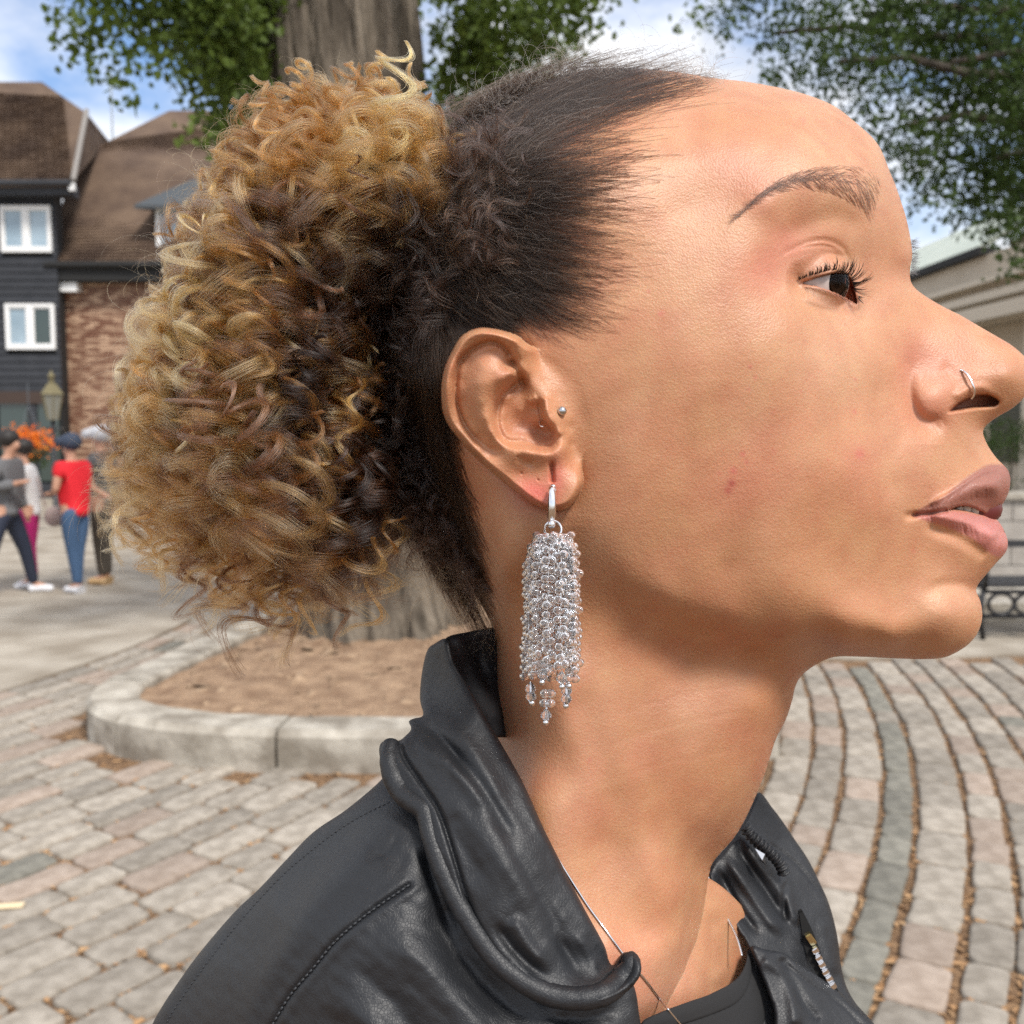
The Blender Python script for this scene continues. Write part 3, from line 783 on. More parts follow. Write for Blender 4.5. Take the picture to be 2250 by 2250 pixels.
M_orange = leaf_mat('orange_petals', (.75, .12, .015), .2, (.85, .3, .03))
leaves('flowers', [(kp.x, kp.y, kp.z + .06)], [(.36, .36, .16)], [900], .035, M_orange, hbk, 8, 0)
leaves('foliage', [(kp.x, kp.y, kp.z - .08), (kp.x + .1, kp.y, kp.z - .2)], [(.32, .32, .16), (.2, .2, .14)], [260, 120], .03, M_leaf2, hbk, 9, .3)
# ================================================================== PEOPLE IN THE BACKGROUND
def skin(name, joints, bones, mat, root, sub=2, rootj=0):
    me = bpy.data.meshes.new(name)
    me.from_pydata([j[:3] for j in joints], bones, [])
    o = bpy.data.objects.new(name, me); link(o)
    o.modifiers.new('skin', 'SKIN'); 
    for i, d in enumerate(me.skin_vertices[0].data):
        r = joints[i][3]; d.radius = (r, r) if not hasattr(r, '__len__') else r
        d.use_root = (i == rootj)
    s = o.modifiers.new('sub', 'SUBSURF'); s.levels = sub; s.render_levels = sub
    dg = bpy.context.evaluated_depsgraph_get(); ev = o.evaluated_get(dg)
    m2 = bpy.data.meshes.new_from_object(ev); o.modifiers.clear(); o.data = m2
    m2.materials.clear(); m2.materials.append(mat)
    m2.polygons.foreach_set('use_smooth', [True] * len(m2.polygons))
    if root is not None: under(o, root)
    return o
M_sk = material('skin_far', (.50, .27, .18), .6)
def person(label, px, py, h, face, arms, top, legs, shoe, hair, sleeves='long', cap=None, lean=0, stance=.1, group='passers-by standing in a group', over=None, hat=None, build=1.0, walk=.0):
    """face: heading in radians (0 = +X). arms: two (elbow, hand) offsets in the body's own frame"""
    g = Gp(px, py); k = h / 1.75
    root = empty('person', g); tag(root, label, 'person', group)
    c, s = math.cos(face), math.sin(face)
    def W_(x, y, z):  # x forward, y to the person's left
        return (g.x + (x * c - y * s) * k, g.y + (x * s + y * c) * k, z * k)
    ln = lean
    J = []; B = []
    def j(x, y, z, r):
        J.append((*W_(x, y, z), r * k if not hasattr(r, '__len__') else (r[0] * k, r[1] * k))); return len(J) - 1
    pel = j(0, 0, .93, .125 * build); bel = j(.01, 0, 1.08, .12 * build); chs = j(.01 + ln * .4, 0, 1.3, .15 * build); nk = j(ln * .8, 0, 1.47, .06); nk2 = j(ln * .9 + .01, 0, 1.54, .055); hd = j(ln + .015, 0, 1.63, .088); hc = j(ln + .01, 0, 1.71, .06); nose = j(ln + .115, 0, 1.615, .014); chin = j(ln + .07, 0, 1.56, .03)
    B += [(pel, bel), (bel, chs), (chs, nk), (nk, nk2), (nk2, hd), (hd, hc), (hd, nose), (hd, chin)]
    sh, hp, an = [], [], []
    for sd_, (el, ha) in zip((1, -1), arms):
        a = j(ln * .6, .17 * sd_, 1.41, .058); e = j(el[0], el[1], el[2], .042); w_ = j(ha[0], ha[1], ha[2], .03)
        d = Vector(ha) - Vector(el); d.normalize(); h1 = j(ha[0] + d.x * .05, ha[1] + d.y * .05, ha[2] + d.z * .05, .036)
        B += [(chs, a), (a, e), (e, w_), (w_, h1)]
        for q in range(4):
            t = j(ha[0] + d.x * (.15 - .012 * q), ha[1] + d.y * .15 + (q - 1.5) * .018, ha[2] + d.z * .15, .009); B.append((h1, t))
        t = j(ha[0] + d.x * .08 + .03, ha[1] + .04 * sd_, ha[2] + d.z * .08, .011); B.append((h1, t))
        sh.append((a, e, w_))
        x0 = walk * sd_
        hi = j(0, .09 * sd_, .88, .095 * build); kn = j(x0 * .5 + .02, (.09 + stance * .3) * sd_, .49, .06); ak = j(x0, (.09 + stance * .5) * sd_, .09, .04); to = j(x0 + .15, (.1 + stance * .6) * sd_, .035, .035)
        B += [(pel, hi), (hi, kn), (kn, ak), (ak, to)]
        hp.append((hi, kn, ak)); an.append((ak, to))
    skin('body', J, B, M_sk, root)
    def sub_(name, ids, bones, grow, mat, trim=None, ri=0):
        m = {i: n for n, i in enumerate(ids)}
        JJ = []
        for i in ids:
            r = J[i][3]; JJ.append((J[i][0], J[i][1], J[i][2], r + grow * k))
        return skin(name, JJ, [(m[a], m[b]) for a, b in bones], mat, root, rootj=ri)
    J.append((*W_(0, 0, .84), .115 * k * build)); hem = len(J) - 1
    ids = [bel, pel, hem, chs, nk]; bs = [(hem, pel), (pel, bel), (bel, chs), (chs, nk)]
    tm = sleeves
    JX = list(J)
    for (a, e, w_) in sh:
        ids += [a]; bs += [(chs, a)]
        if tm == 'short':
            J.append((*[(J[a][q] * .45 + J[e][q] * .55) for q in range(3)], .05 * k)); n = len(J) - 1; ids.append(n); bs.append((a, n))
        else:
            ids += [e, w_]; bs += [(a, e), (e, w_)]
    sub_('shirt' if tm == 'short' else 'jacket', ids, bs, .03, top)
    ids = [pel]; bs = []
    for (hi, kn, ak) in hp: ids += [hi, kn, ak]; bs += [(pel, hi), (hi, kn), (kn, ak)]
    J.append((*W_(0, 0, 1.0), .12 * k * build)); bs.append((pel, len(J) - 1)); ids.append(len(J) - 1)
    sub_('trousers', ids, bs, .018, legs)
    for (ak, to) in an:
        heel = (J[ak][0] * 1.3 - J[to][0] * .3, J[ak][1] * 1.3 - J[to][1] * .3, .04 * k)
        skin('shoe', [(*heel, .042 * k), (J[ak][0], J[ak][1], .055 * k, .05 * k), (*J[to][:2], .04 * k, .042 * k), (J[to][0] * 1.25 - J[ak][0] * .25, J[to][1] * 1.25 - J[ak][1] * .25, .033 * k, .03 * k)], [(0, 1), (1, 2), (2, 3)], shoe, root, rootj=1)
    b = MB(); hx, hy, hz = W_(ln - .012, 0, 1.69)
    b.ball((hx, hy, hz), .112 * k, 16, 10, (1, 1, .9)); o = b.build('cap' if cap else 'hair', cap or hair, smooth=True, root=root)
    if cap:
        p0 = W_(ln + .06, 0, 1.70); p1 = W_(ln + .2, 0, 1.675); MB().tube([p0, p1], [.07 * k, .05 * k], 10).build('cap_peak', cap, smooth=True, root=root)
    return root, W_, k
cl = lambda n, c_: material(n, c_, .8, bump=.3, bscale=20)
navy = cl('navy_cloth', (.018, .024, .045)); grey = cl('grey_knit', (.13, .13, .135)); mag = cl('magenta_cloth', (.42, .012, .14)); wht = cl('white_cloth', (.7, .7, .7)); red = cl('red_cloth', (.68, .012, .022))
jean = cl('blue_denim', (.05, .10, .19)); dgr = cl('dark_grey_cloth', (.10, .10, .10)); brn = cl('brown_cloth', (.07, .055, .04)); whs = material('white_shoe', (.75, .75, .78), .5); blk = material('dark_hair', (.018, .014, .012), .6); gryh = material('grey_hair', (.35, .3, .26), .7); capm = cl('navy_cap', (.04, .055, .09)); capw = cl('pale_cap', (.6, .6, .62))
down = lambda s: ((-.02, .24 * s, 1.15), (.06, .25 * s, .92))
bent = lambda s: ((.02, .25 * s, 1.17), (.24, .14 * s, 1.22))
person('man in grey jumper and dark trousers at the left edge, head bent', 18, 1312, 1.66, -.15, [down(1), bent(-1)], grey, navy, whs, blk, lean=.09, stance=.5, walk=.08)
person('woman in white jacket and magenta trousers facing the man in grey', 72, 1292, 1.56, 3.3, [bent(1), down(-1)], wht, mag, whs, blk, lean=.05, stance=-.3, build=.85)
person('man in red T-shirt, blue jeans and dark cap', 172, 1304, 1.62, 2.7, [((.03, .23, 1.16), (.22, .1, 1.12)), ((.0, -.25, 1.16), (-.2, -.22, 1.1))], red, jean, whs, blk, sleeves='short', cap=capm, lean=.03, stance=-.2)
person('man in dark grey shirt and brown trousers behind the one in red', 232, 1284, 1.70, 3.0, [((.08, .24, 1.2), (.3, .16, 1.2)), ((.05, -.24, 1.2), (.28, -.1, 1.22))], dgr, brn, material('tan_shoe', (.6, .4, .2), .6), gryh, sleeves='short', cap=capw, stance=-.1)
# bag hanging from the woman's shoulder
bgp = P(118, 1135, 10.9); root = empty('shoulder_bag', bgp); tag(root, 'beige shoulder bag hanging behind the woman in magenta trousers', 'bag')
b = MB(); b.ball((bgp.x, bgp.y, bgp.z), .10, 14, 10, (1, .45, 1.1)); b.build('pouch', cl('beige_leather', (.36, .28, .26)), smooth=True, root=root)
MB().tube([(bgp.x - .08, bgp.y, bgp.z + .1), (bgp.x - .12, bgp.y - .02, bgp.z + .3), (bgp.x - .16, bgp.y, bgp.z + .42)], .01, 6).build('strap', cl('strap_beige', (.3, .22, .2)), root=root)
# ================================================================== THE WOMAN: HEAD, NECK, CHEST
D0 = 0.400
def zmid(px): return D0 - (np.asarray(px, float) - 1500) * 3.1e-5       # midplane, face turned a little to the viewer
def HP(px, py, h):                                                  # photo pixel + half-width (mm) -> world
    return Pn(px, py, zmid(px) - np.asarray(h, float) / 1000)
s_ = 2250 / 1932
skull = [(1572, 172), (1500, 160), (1400, 150), (1300, 152), (1220, 172), (1140, 215), (1050, 282), (970, 355), (900, 445), (850, 545), (825, 650), (822, 760), (840, 880), (875, 990), (925, 1100), (985, 1200), (1045, 1300), (1085, 1390), (1092, 1480), (1085, 1580), (1070, 1700), (1040, 1850), (1010, 2050), (980, 2380), (1280, 2410), (1490, 2400),
         (1522, 2200), (1539, 2080), (1548, 1994), (1555, 1940), (1563, 1902), (1582, 1875), (1613, 1840), (1639, 1796), (1661, 1748), (1679, 1704), (1692, 1664), (1705, 1624), (1727, 1580), (1740, 1541), (1748, 1508), (1762, 1484), (1792, 1461), (1832, 1444), (1890, 1443), (1978, 1447), (2040, 1448), (2080, 1443), (2117, 1424), (2139, 1404), (2152, 1382), (2158, 1358), (2157, 1334), (2152, 1315), (2145, 1299), (2150, 1283), (2164, 1266), (2177, 1251), (2190, 1236), (2204, 1221), (2213, 1206), (2214, 1188), (2207, 1167), (2198, 1151), (2190, 1141), (2181, 1134), (2184, 1127),
         (2198, 1114), (2210, 1096), (2218, 1075), (2220, 1052), (2216, 1036), (2207, 1024), (2192, 1009), (2176, 988), (2165, 967), (2160, 949), (2168, 934), (2192, 916), (2223, 898), (2248, 876), (2264, 850), (2268, 822), (2262, 798), (2248, 780), (2222, 758), (2192, 740), (2152, 717), (2111, 693), (2071, 673), (2031, 649), (2008, 630), (2000, 612), (2000, 590), (2004, 565), (2003, 540), (1998, 510), (1990, 475), (1979, 440), (1966, 403), (1952, 369), (1940, 338), (1926, 313), (1904, 290), (1873, 263), (1838, 236), (1795, 216), (1748, 201), (1694, 189), (1636, 179)]
C0 = np.array((1500.0, 960.0))
sk = np.array(skull, float)
ang = np.unwrap(np.arctan2(sk[:, 1] - C0[1], sk[:, 0] - C0[0]))
# dense smooth outline
O = spline(sk, 3400, closed=True)
# a coarser step where hair and jacket cover the outline
keep = []; acc = 0
for i in range(len(O)):
    fine = (O[i, 0] > 1540 and O[i, 1] < 2050) or (O[i, 0] < 1020 and 500 < O[i, 1] < 1300)
    acc += 1
    if fine and acc >= 2 or acc >= 4: keep.append(i); acc = 0
OB = O[keep]
NA = len(OB)
NS = 380
sg_ = np.linspace(0, 1, NS + 1)
tt = np.sin(sg_ * math.pi / 2) * .35 + sg_ * .65      # denser towards the rim
tt = 1 - (1 - sg_) ** 1.35 * (1 - .0 * sg_)
VX = C0[0] + (OB[None, :, 0] - C0[0]) * tt[:, None]
VY = C0[1] + (OB[None, :, 1] - C0[1]) * tt[:, None]
OD = O[::3]
def out_dist(x, y, poly=OD):
    x = np.asarray(x, float); sh = x.shape; xr, yr = x.ravel(), np.asarray(y, float).ravel(); o = np.empty(len(xr))
    px_, py_ = O[:, 0], O[:, 1]
    for i in range(0, len(xr), 20000):
        a, b = xr[i:i + 20000, None], yr[i:i + 20000, None]
        o[i:i + 20000] = np.sqrt(np.min((a - OD[None, :, 0]) ** 2 + (b - OD[None, :, 1]) ** 2, 1))
    return o.reshape(sh)
# coarse distance lookup (bilinear) to keep this quick
GX = np.arange(760, 2300, 8.0); GY = np.arange(120, 2440, 8.0)
gx_, gy_ = np.meshgrid(GX, GY)
GD = out_dist(gx_, gy_); GD = np.where(inside(gx_, gy_, O[::6]), GD, -GD)
def bil(G, x, y):
    u = np.clip((x - GX[0]) / 8, 0, len(GX) - 1.001); v = np.clip((y - GY[0]) / 8, 0, len(GY) - 1.001)
    i, j = u.astype(int), v.astype(int); a, b = u - i, v - j
    return G[j, i] * (1 - a) * (1 - b) + G[j, i + 1] * a * (1 - b) + G[j + 1, i] * (1 - a) * b + G[j + 1, i + 1] * a * b
LQ = 40.0
def phi(d): return 1 - np.exp(-np.maximum(d, 0) / LQ)
LM = [(1000, 500, 54), (1200, 330, 60), (1200, 500, 72), (1350, 300, 56), (1500, 450, 61), (1400, 600, 69), (1150, 700, 71), (950, 700, 56), (900, 850, 46), (1000, 1000, 54), (1100, 1250, 49), (1500, 280, 49), (1620, 240, 37),
      (1100, 900, 66), (1250, 850, 70), (1200, 1050, 62), (1050, 400, 48),
      (1560, 600, 64), (1600, 450, 57), (1700, 300, 44), (1820, 330, 37), (1760, 260, 33), (1870, 320, 24), (1700, 400, 52),
      (1350, 800, 71), (1500, 760, 69), (1620, 720, 64), (1720, 610, 51), (1650, 570, 59), (1640, 470, 57), (1780, 400, 47), (1880, 420, 33), (1940, 480, 18), (1950, 420, 13),
      (1850, 530, 36), (1780, 520, 45), (1920, 590, 19), (1905, 665, 22), (1960, 600, 11.5), (1975, 640, 12), (1965, 550, 12),
      (1730, 710, 57), (1850, 730, 40), (1800, 800, 51), (1920, 730, 27), (1975, 730, 19), (2020, 720, 13.5), (2060, 760, 13.5), (2100, 760, 11), (2150, 790, 10.5), (2200, 830, 10.5), (2160, 850, 13),
      (2060, 870, 18), (2020, 830, 18), (2110, 850, 16.5), (1990, 800, 19), (1950, 800, 27), (1900, 850, 36), (1850, 900, 44), (1750, 900, 56), (1650, 950, 60.5), (1500, 1000, 65), (1350, 1000, 68), (2000, 930, 24), (1940, 950, 33),
      (2007, 1131, 25.5), (1960, 1130, 31), (1930, 1060, 36), (1850, 1150, 42.5), (1720, 1150, 53.5), (1600, 1250, 53.5), (1450, 1200, 60), (1300, 1150, 62.5), (1850, 1020, 47),
      (2050, 1000, 23), (2110, 985, 15), (2140, 960, 9), (2050, 1065, 23), (2110, 1085, 17.5), (2165, 1055, 12), (2190, 1075, 9), (2100, 1145, 18.5), (2160, 1175, 13), (2190, 1200, 8.5),
      (2060, 1220, 20), (2130, 1245, 13), (2100, 1330, 17), (2050, 1390, 20), (1970, 1340, 27), (1960, 1410, 24), (2130, 1360, 12), (1880, 1300, 35), (1900, 1400, 29),
      (1600, 1340, 49), (1750, 1380, 38.5), (1460, 1290, 55), (1350, 1230, 58.5), (1650, 1450, 27), (1740, 1445, 21), (1500, 1430, 35), (1400, 1400, 42), (1300, 1350, 48), (1200, 1250, 52), (1850, 1425, 18),
      (1650, 1550, 27), (1600, 1650, 29), (1500, 1650, 39), (1380, 1600, 46), (1200, 1500, 49), (1350, 1850, 50), (1480, 1800, 39), (1550, 1800, 29), (1250, 1700, 54), (1300, 1950, 60), (1420, 2050, 52), (1490, 2080, 38), (1520, 1950, 24), (1400, 2200, 62), (1200, 2200, 75), (1478, 2250, 30), (1100, 2000, 62), (1150, 1750, 52)]
LM = np.array(LM, float)
RB = {}   # radius of the rounding (mm) along the outline, from a few anchors
anch = [(1500, 160, 45), (1140, 215, 40), (850, 545, 42), (840, 880, 38), (1045, 1300, 36), (1070, 1700, 38), (980, 2380, 40), (1560, 2080, 14), (1556, 1935, 12), (1639, 1796, 22), (1705, 1624, 26), (1762, 1484, 20), (1832, 1444, 13), (1978, 1447, 14), (2080, 1443, 17), (2157, 1340, 14), (2145, 1299, 14), (2190, 1236, 9), (2214, 1190, 7.5), (2184, 1132, 6), (2218, 1070, 7.5), (2192, 1009, 5), (2162, 955, 5), (2223, 898, 6), (2266, 840, 7), (2222, 758, 6.5), (2152, 717, 5.5), (2071, 673, 5.2), (2008, 630, 5.5), (2003, 560, 12), (1979, 440, 18), (1940, 338, 28), (1838, 236, 36), (1694, 189, 42)]
ba = np.array(anch, float)
LM = LM[bil(GD, LM[:, 0], LM[:, 1]) > 4]
gl = LM[:, 2] / np.sqrt(phi(bil(GD, LM[:, 0], LM[:, 1])))
gb = np.sqrt(2 * ba[:, 2] * LQ / 5.85)
fitH = tps_fit(np.vstack([LM[:, :2], ba[:, :2]]), np.concatenate([gl, gb]), 2e-5)
gxx, gyy = np.meshgrid(GX, GY)
GG = tps_eval(fitH, gxx, gyy); GG = np.maximum(GG, 3)
def base_h(x, y, d=None):
    if d is None: d = bil(GD, x, y)
    return bil(GG, x, y) * np.sqrt(phi(d))

# ---- eye ball
EYE_C = np.array((1786.0, 624.0)); EYE_H = 30.3; EYE_R = 12.0; K_ = 2256 / 360 * 1.0   # px per mm near the eye
def eye_h(x, y):
    x = np.asarray(x, float); y = np.asarray(y, float)
    zc = float(zmid(EYE_C[0])) - EYE_H / 1000; c = np.array(((EYE_C[0] - 1125) / F * zc, (EYE_C[1] - 1125) / F * zc, zc))
    u, v_ = (x - 1125) / F, (y - 1125) / F
    rr_ = u * u + v_ * v_ + 1; rc_ = u * c[0] + v_ * c[1] + c[2]
    disc = rc_ ** 2 - rr_ * (c @ c - (EYE_R / 1000) ** 2)
    miss = np.sqrt(np.maximum(c @ c - rc_ ** 2 / rr_, 0)) * 1000
    z = (rc_ - np.sqrt(np.maximum(disc, 0))) / rr_
    return (zmid(x) - z) * 1000 - np.maximum(miss - EYE_R, 0) * 2.2
EYE_OPEN = np.array([(1764, 621), (1780, 616), (1797, 610), (1815, 605), (1838, 600), (1856, 603), (1867, 611), (1874, 625), (1879, 645), (1883, 667), (1868, 660), (1850, 650), (1825, 639), (1800, 631), (1782, 626), (1770, 624)], float)
EYE_OPEN = spline(EYE_OPEN, 90, closed=True)
MOUTH_GAP = spline(np.array([(2082, 1122), (2092, 1117), (2106, 1112), (2122, 1111), (2138, 1115), (2150, 1121), (2164, 1128), (2176, 1133), (2186, 1137), (2160, 1133), (2140, 1128), (2115, 1123), (2095, 1121)], float), 90, closed=True)
NOSTRIL = spline(np.array([(2085, 905), (2098, 890), (2118, 876), (2145, 866), (2168, 865), (2186, 872), (2197, 883), (2186, 893), (2160, 896), (2135, 898), (2110, 902)], float), 80, closed=True)

def near(poly, x, y, m):
    p = np.asarray(poly)[:, :2]; return (x > p[:, 0].min() - m) & (x < p[:, 0].max() + m) & (y > p[:, 1].min() - m) & (y < p[:, 1].max() + m)
def stroke(h, x, y, poly, wd, amp, taper=(0, 0), side=0, w2=None):
    """gaussian ridge (amp>0) or groove along a polyline; side +-1 keeps one side sharper (w2)"""
    m = near(poly, x, y, wd * 3.2)
    if not m.any(): return
    p = spline(poly, max(8, int(np.hypot(*(np.asarray(poly)[1:, :2] - np.asarray(poly)[:-1, :2]).T).sum() / 12)))
    d, s, par = seg_dist(x[m], y[m], p)
    ww = np.full_like(d, wd)
    if side: ww = np.where(s * side > 0, w2, wd)
    a = amp * np.exp(-(d / ww) ** 2)
    if taper[0]: a = a * sstep(0, taper[0], par)
    if taper[1]: a = a * sstep(0, taper[1], 1 - par)
    h[m] += a
def blob(h, x, y, cx, cy, rx, ry, amp, rot=0):
    c, s = math.cos(rot), math.sin(rot); dx, dy = x - cx, y - cy
    u, v = (dx * c + dy * s) / rx, (-dx * s + dy * c) / ry
    h += amp * np.exp(-(u * u + v * v))

Z7 = lambda pts: [(900 + a / 3.864, 680 + b / 3.864, *r) for a, b, *r in pts]
EAR_OUT = spline(Z7([(1010, 300), (940, 238), (880, 208), (800, 180), (700, 160), (600, 155), (500, 185), (420, 250), (350, 370), (300, 480), (272, 600), (265, 720), (275, 840), (300, 930), (350, 1020), (420, 1100), (500, 1190), (600, 1290), (700, 1380), (800, 1460), (900, 1540), (1000, 1620), (1100, 1680), (1200, 1708), (1300, 1700), (1380, 1650), (1440, 1560), (1472, 1470), (1470, 1400), (1462, 1330), (1470, 1260), (1510, 1160), (1560, 1000), (1540, 820), (1480, 640), (1350, 500), (1200, 380)]), 360, closed=True)
# heights above the side of the head, in mm
EARP = Z7([(640, 215, 19), (500, 250, 19), (400, 350, 19.5), (335, 500, 20), (312, 640, 20), (312, 780, 19.5), (345, 930, 18.5), (430, 1050, 17.5), (560, 1180, 16.5), (700, 1300, 15.5), (850, 1420, 14), (1000, 1530, 13), (1150, 1600, 12.5), (1300, 1580, 11.5), (1400, 1480, 9.0), (1380, 1350, 6.5), (1440, 1280, 2.5), (1290, 1400, 10), (1100, 1450, 12), (950, 1400, 12),
            (760, 210, 18), (860, 270, 16), (930, 380, 12), (990, 520, 8), (1030, 640, 6), (1060, 480, 4), (1150, 600, 3.0),
            (470, 440, 14), (430, 600, 13.8), (440, 780, 13.8), (490, 950, 13.3), (600, 1090, 13), (720, 1190, 12.5), (640, 340, 14.5), (760, 350, 13),
            (620, 480, 16), (580, 620, 17), (600, 780, 17.2), (640, 920, 17), (700, 1040, 16.2), (780, 1130, 15.5), (700, 560, 16.5), (780, 590, 16), (860, 545, 14), (920, 510, 11),
            (780, 430, 12.5), (850, 460, 9.5), (880, 400, 11),
            (880, 640, 7), (930, 600, 5.5), (960, 700, 4), (850, 740, 6.5), (800, 820, 7.5), (800, 950, 8), (850, 1060, 8.5), (960, 1090, 7), (1100, 1110, 4), (1190, 1080, 1), (1130, 1010, 0), (1050, 940, 3), (940, 850, 5), (1060, 840, 3.5), (1020, 770, 5.5),
            (880, 1165, 14.5), (1000, 1175, 14), (1120, 1205, 13.5), (1220, 1200, 11.5), (1290, 1160, 9), (1050, 1280, 13), (1200, 1300, 11),
            (1160, 740, 6), (1150, 850, 8), (1190, 950, 8), (1260, 1040, 7), (1250, 850, 5.5), (1250, 740, 3), (1340, 850, 2), (1350, 1000, 2.5), (1370, 1150, 2.5), (1300, 640, .8), (1450, 1000, .3), (1430, 800, 0), (1400, 640, 0), (1200, 500, .5), (1480, 1150, .3), (1120, 400, .6)])
EARP = np.array(EARP)
fitE = tps_fit(EARP[:, :2], EARP[:, 2], 2e-6)
def ear_add(h, x, y):
    m = near(EAR_OUT, x, y, 30)
    xm, ym = x[m], y[m]
    d, s, par = seg_dist(xm, ym, EAR_OUT[::2], True)
    ins = inside(xm, ym, EAR_OUT)
    e = tps_eval(fitE, xm, ym)
    # sharper furrows and edges
    Z = lambda p: np.array(Z7(p))
    stroke(e, xm, ym, Z([(870, 430), (830, 350), (760, 292), (680, 278), (590, 305), (500, 365), (425, 450), (395, 560), (392, 680), (405, 800), (445, 930), (510, 1040), (610, 1140), (720, 1220)]), 6.5, -2.6, (.05, .2))
    stroke(e, xm, ym, Z([(935, 560), (870, 660), (790, 720), (757, 800), (735, 900), (750, 1010), (800, 1100), (870, 1128), (960, 1128), (1060, 1155), (1150, 1172), (1215, 1150), (1232, 1090)]), 9, -3.4, (.1, .1))
    stroke(e, xm, ym, Z([(990, 700), (950, 600), (905, 500), (850, 400)]), 8, -3.0, (.3, .2))
    stroke(e, xm, ym, Z([(1105, 730), (1112, 800), (1112, 860), (1135, 940), (1190, 1010), (1222, 1070), (1235, 1110)]), 7, -3.2, (.25, .2), side=1, w2=7)
    stroke(e, xm, ym, Z([(1140, 730), (1150, 820), (1165, 920), (1230, 1010), (1270, 1090)]), 10, 1.2, (.1, .1))
    stroke(e, xm, ym, Z([(1213, 1270), (1208, 1340), (1212, 1420), (1216, 1480)]), 5, -2.6, (.3, .1))
    stroke(e, xm, ym, Z([(900, 1240), (980, 1290), (1080, 1320)]), 9, -1.1, (.3, .3))
    stroke(e, xm, ym, Z([(1000, 800), (1040, 770), (1090, 740)]), 7, .9, (.3, .3))
    for a, b in ((918, 1250), (950, 1390), (1092, 1448), (400, 650), (445, 890), (1216, 1480)):
        cx, cy = Z7([(a, b)])[0]; blob(e, xm, ym, cx, cy, 2.2, 2.4, -.8)
    e = np.maximum(e, -1.5)
    # the outline: free rim at the back, blends into the cheek in front
    front = sstep(1000, 1120, 3.864 * (xm - 900)) * sstep(1400, 1180, 3.864 * (ym - 680))
    lobe = sstep(1230, 1330, 3.864 * (ym - 680)) * sstep(1350, 1420, 3.864 * (xm - 900))
    rr = 15.0
    rim = np.where(ins, np.sqrt(np.clip(1 - (1 - np.clip(d / rr, 0, 1)) ** 2, 0, 1)), 0)
    soft = np.where(ins, sstep(0, 46, d), 0)
    k = rim * (1 - front) + soft * front
    emx = np.where(ins, e, 0)
    h[m] += emx * k - np.where(ins, 0, 1) * 1.2 * np.exp(-d / 14) * (1 - front)

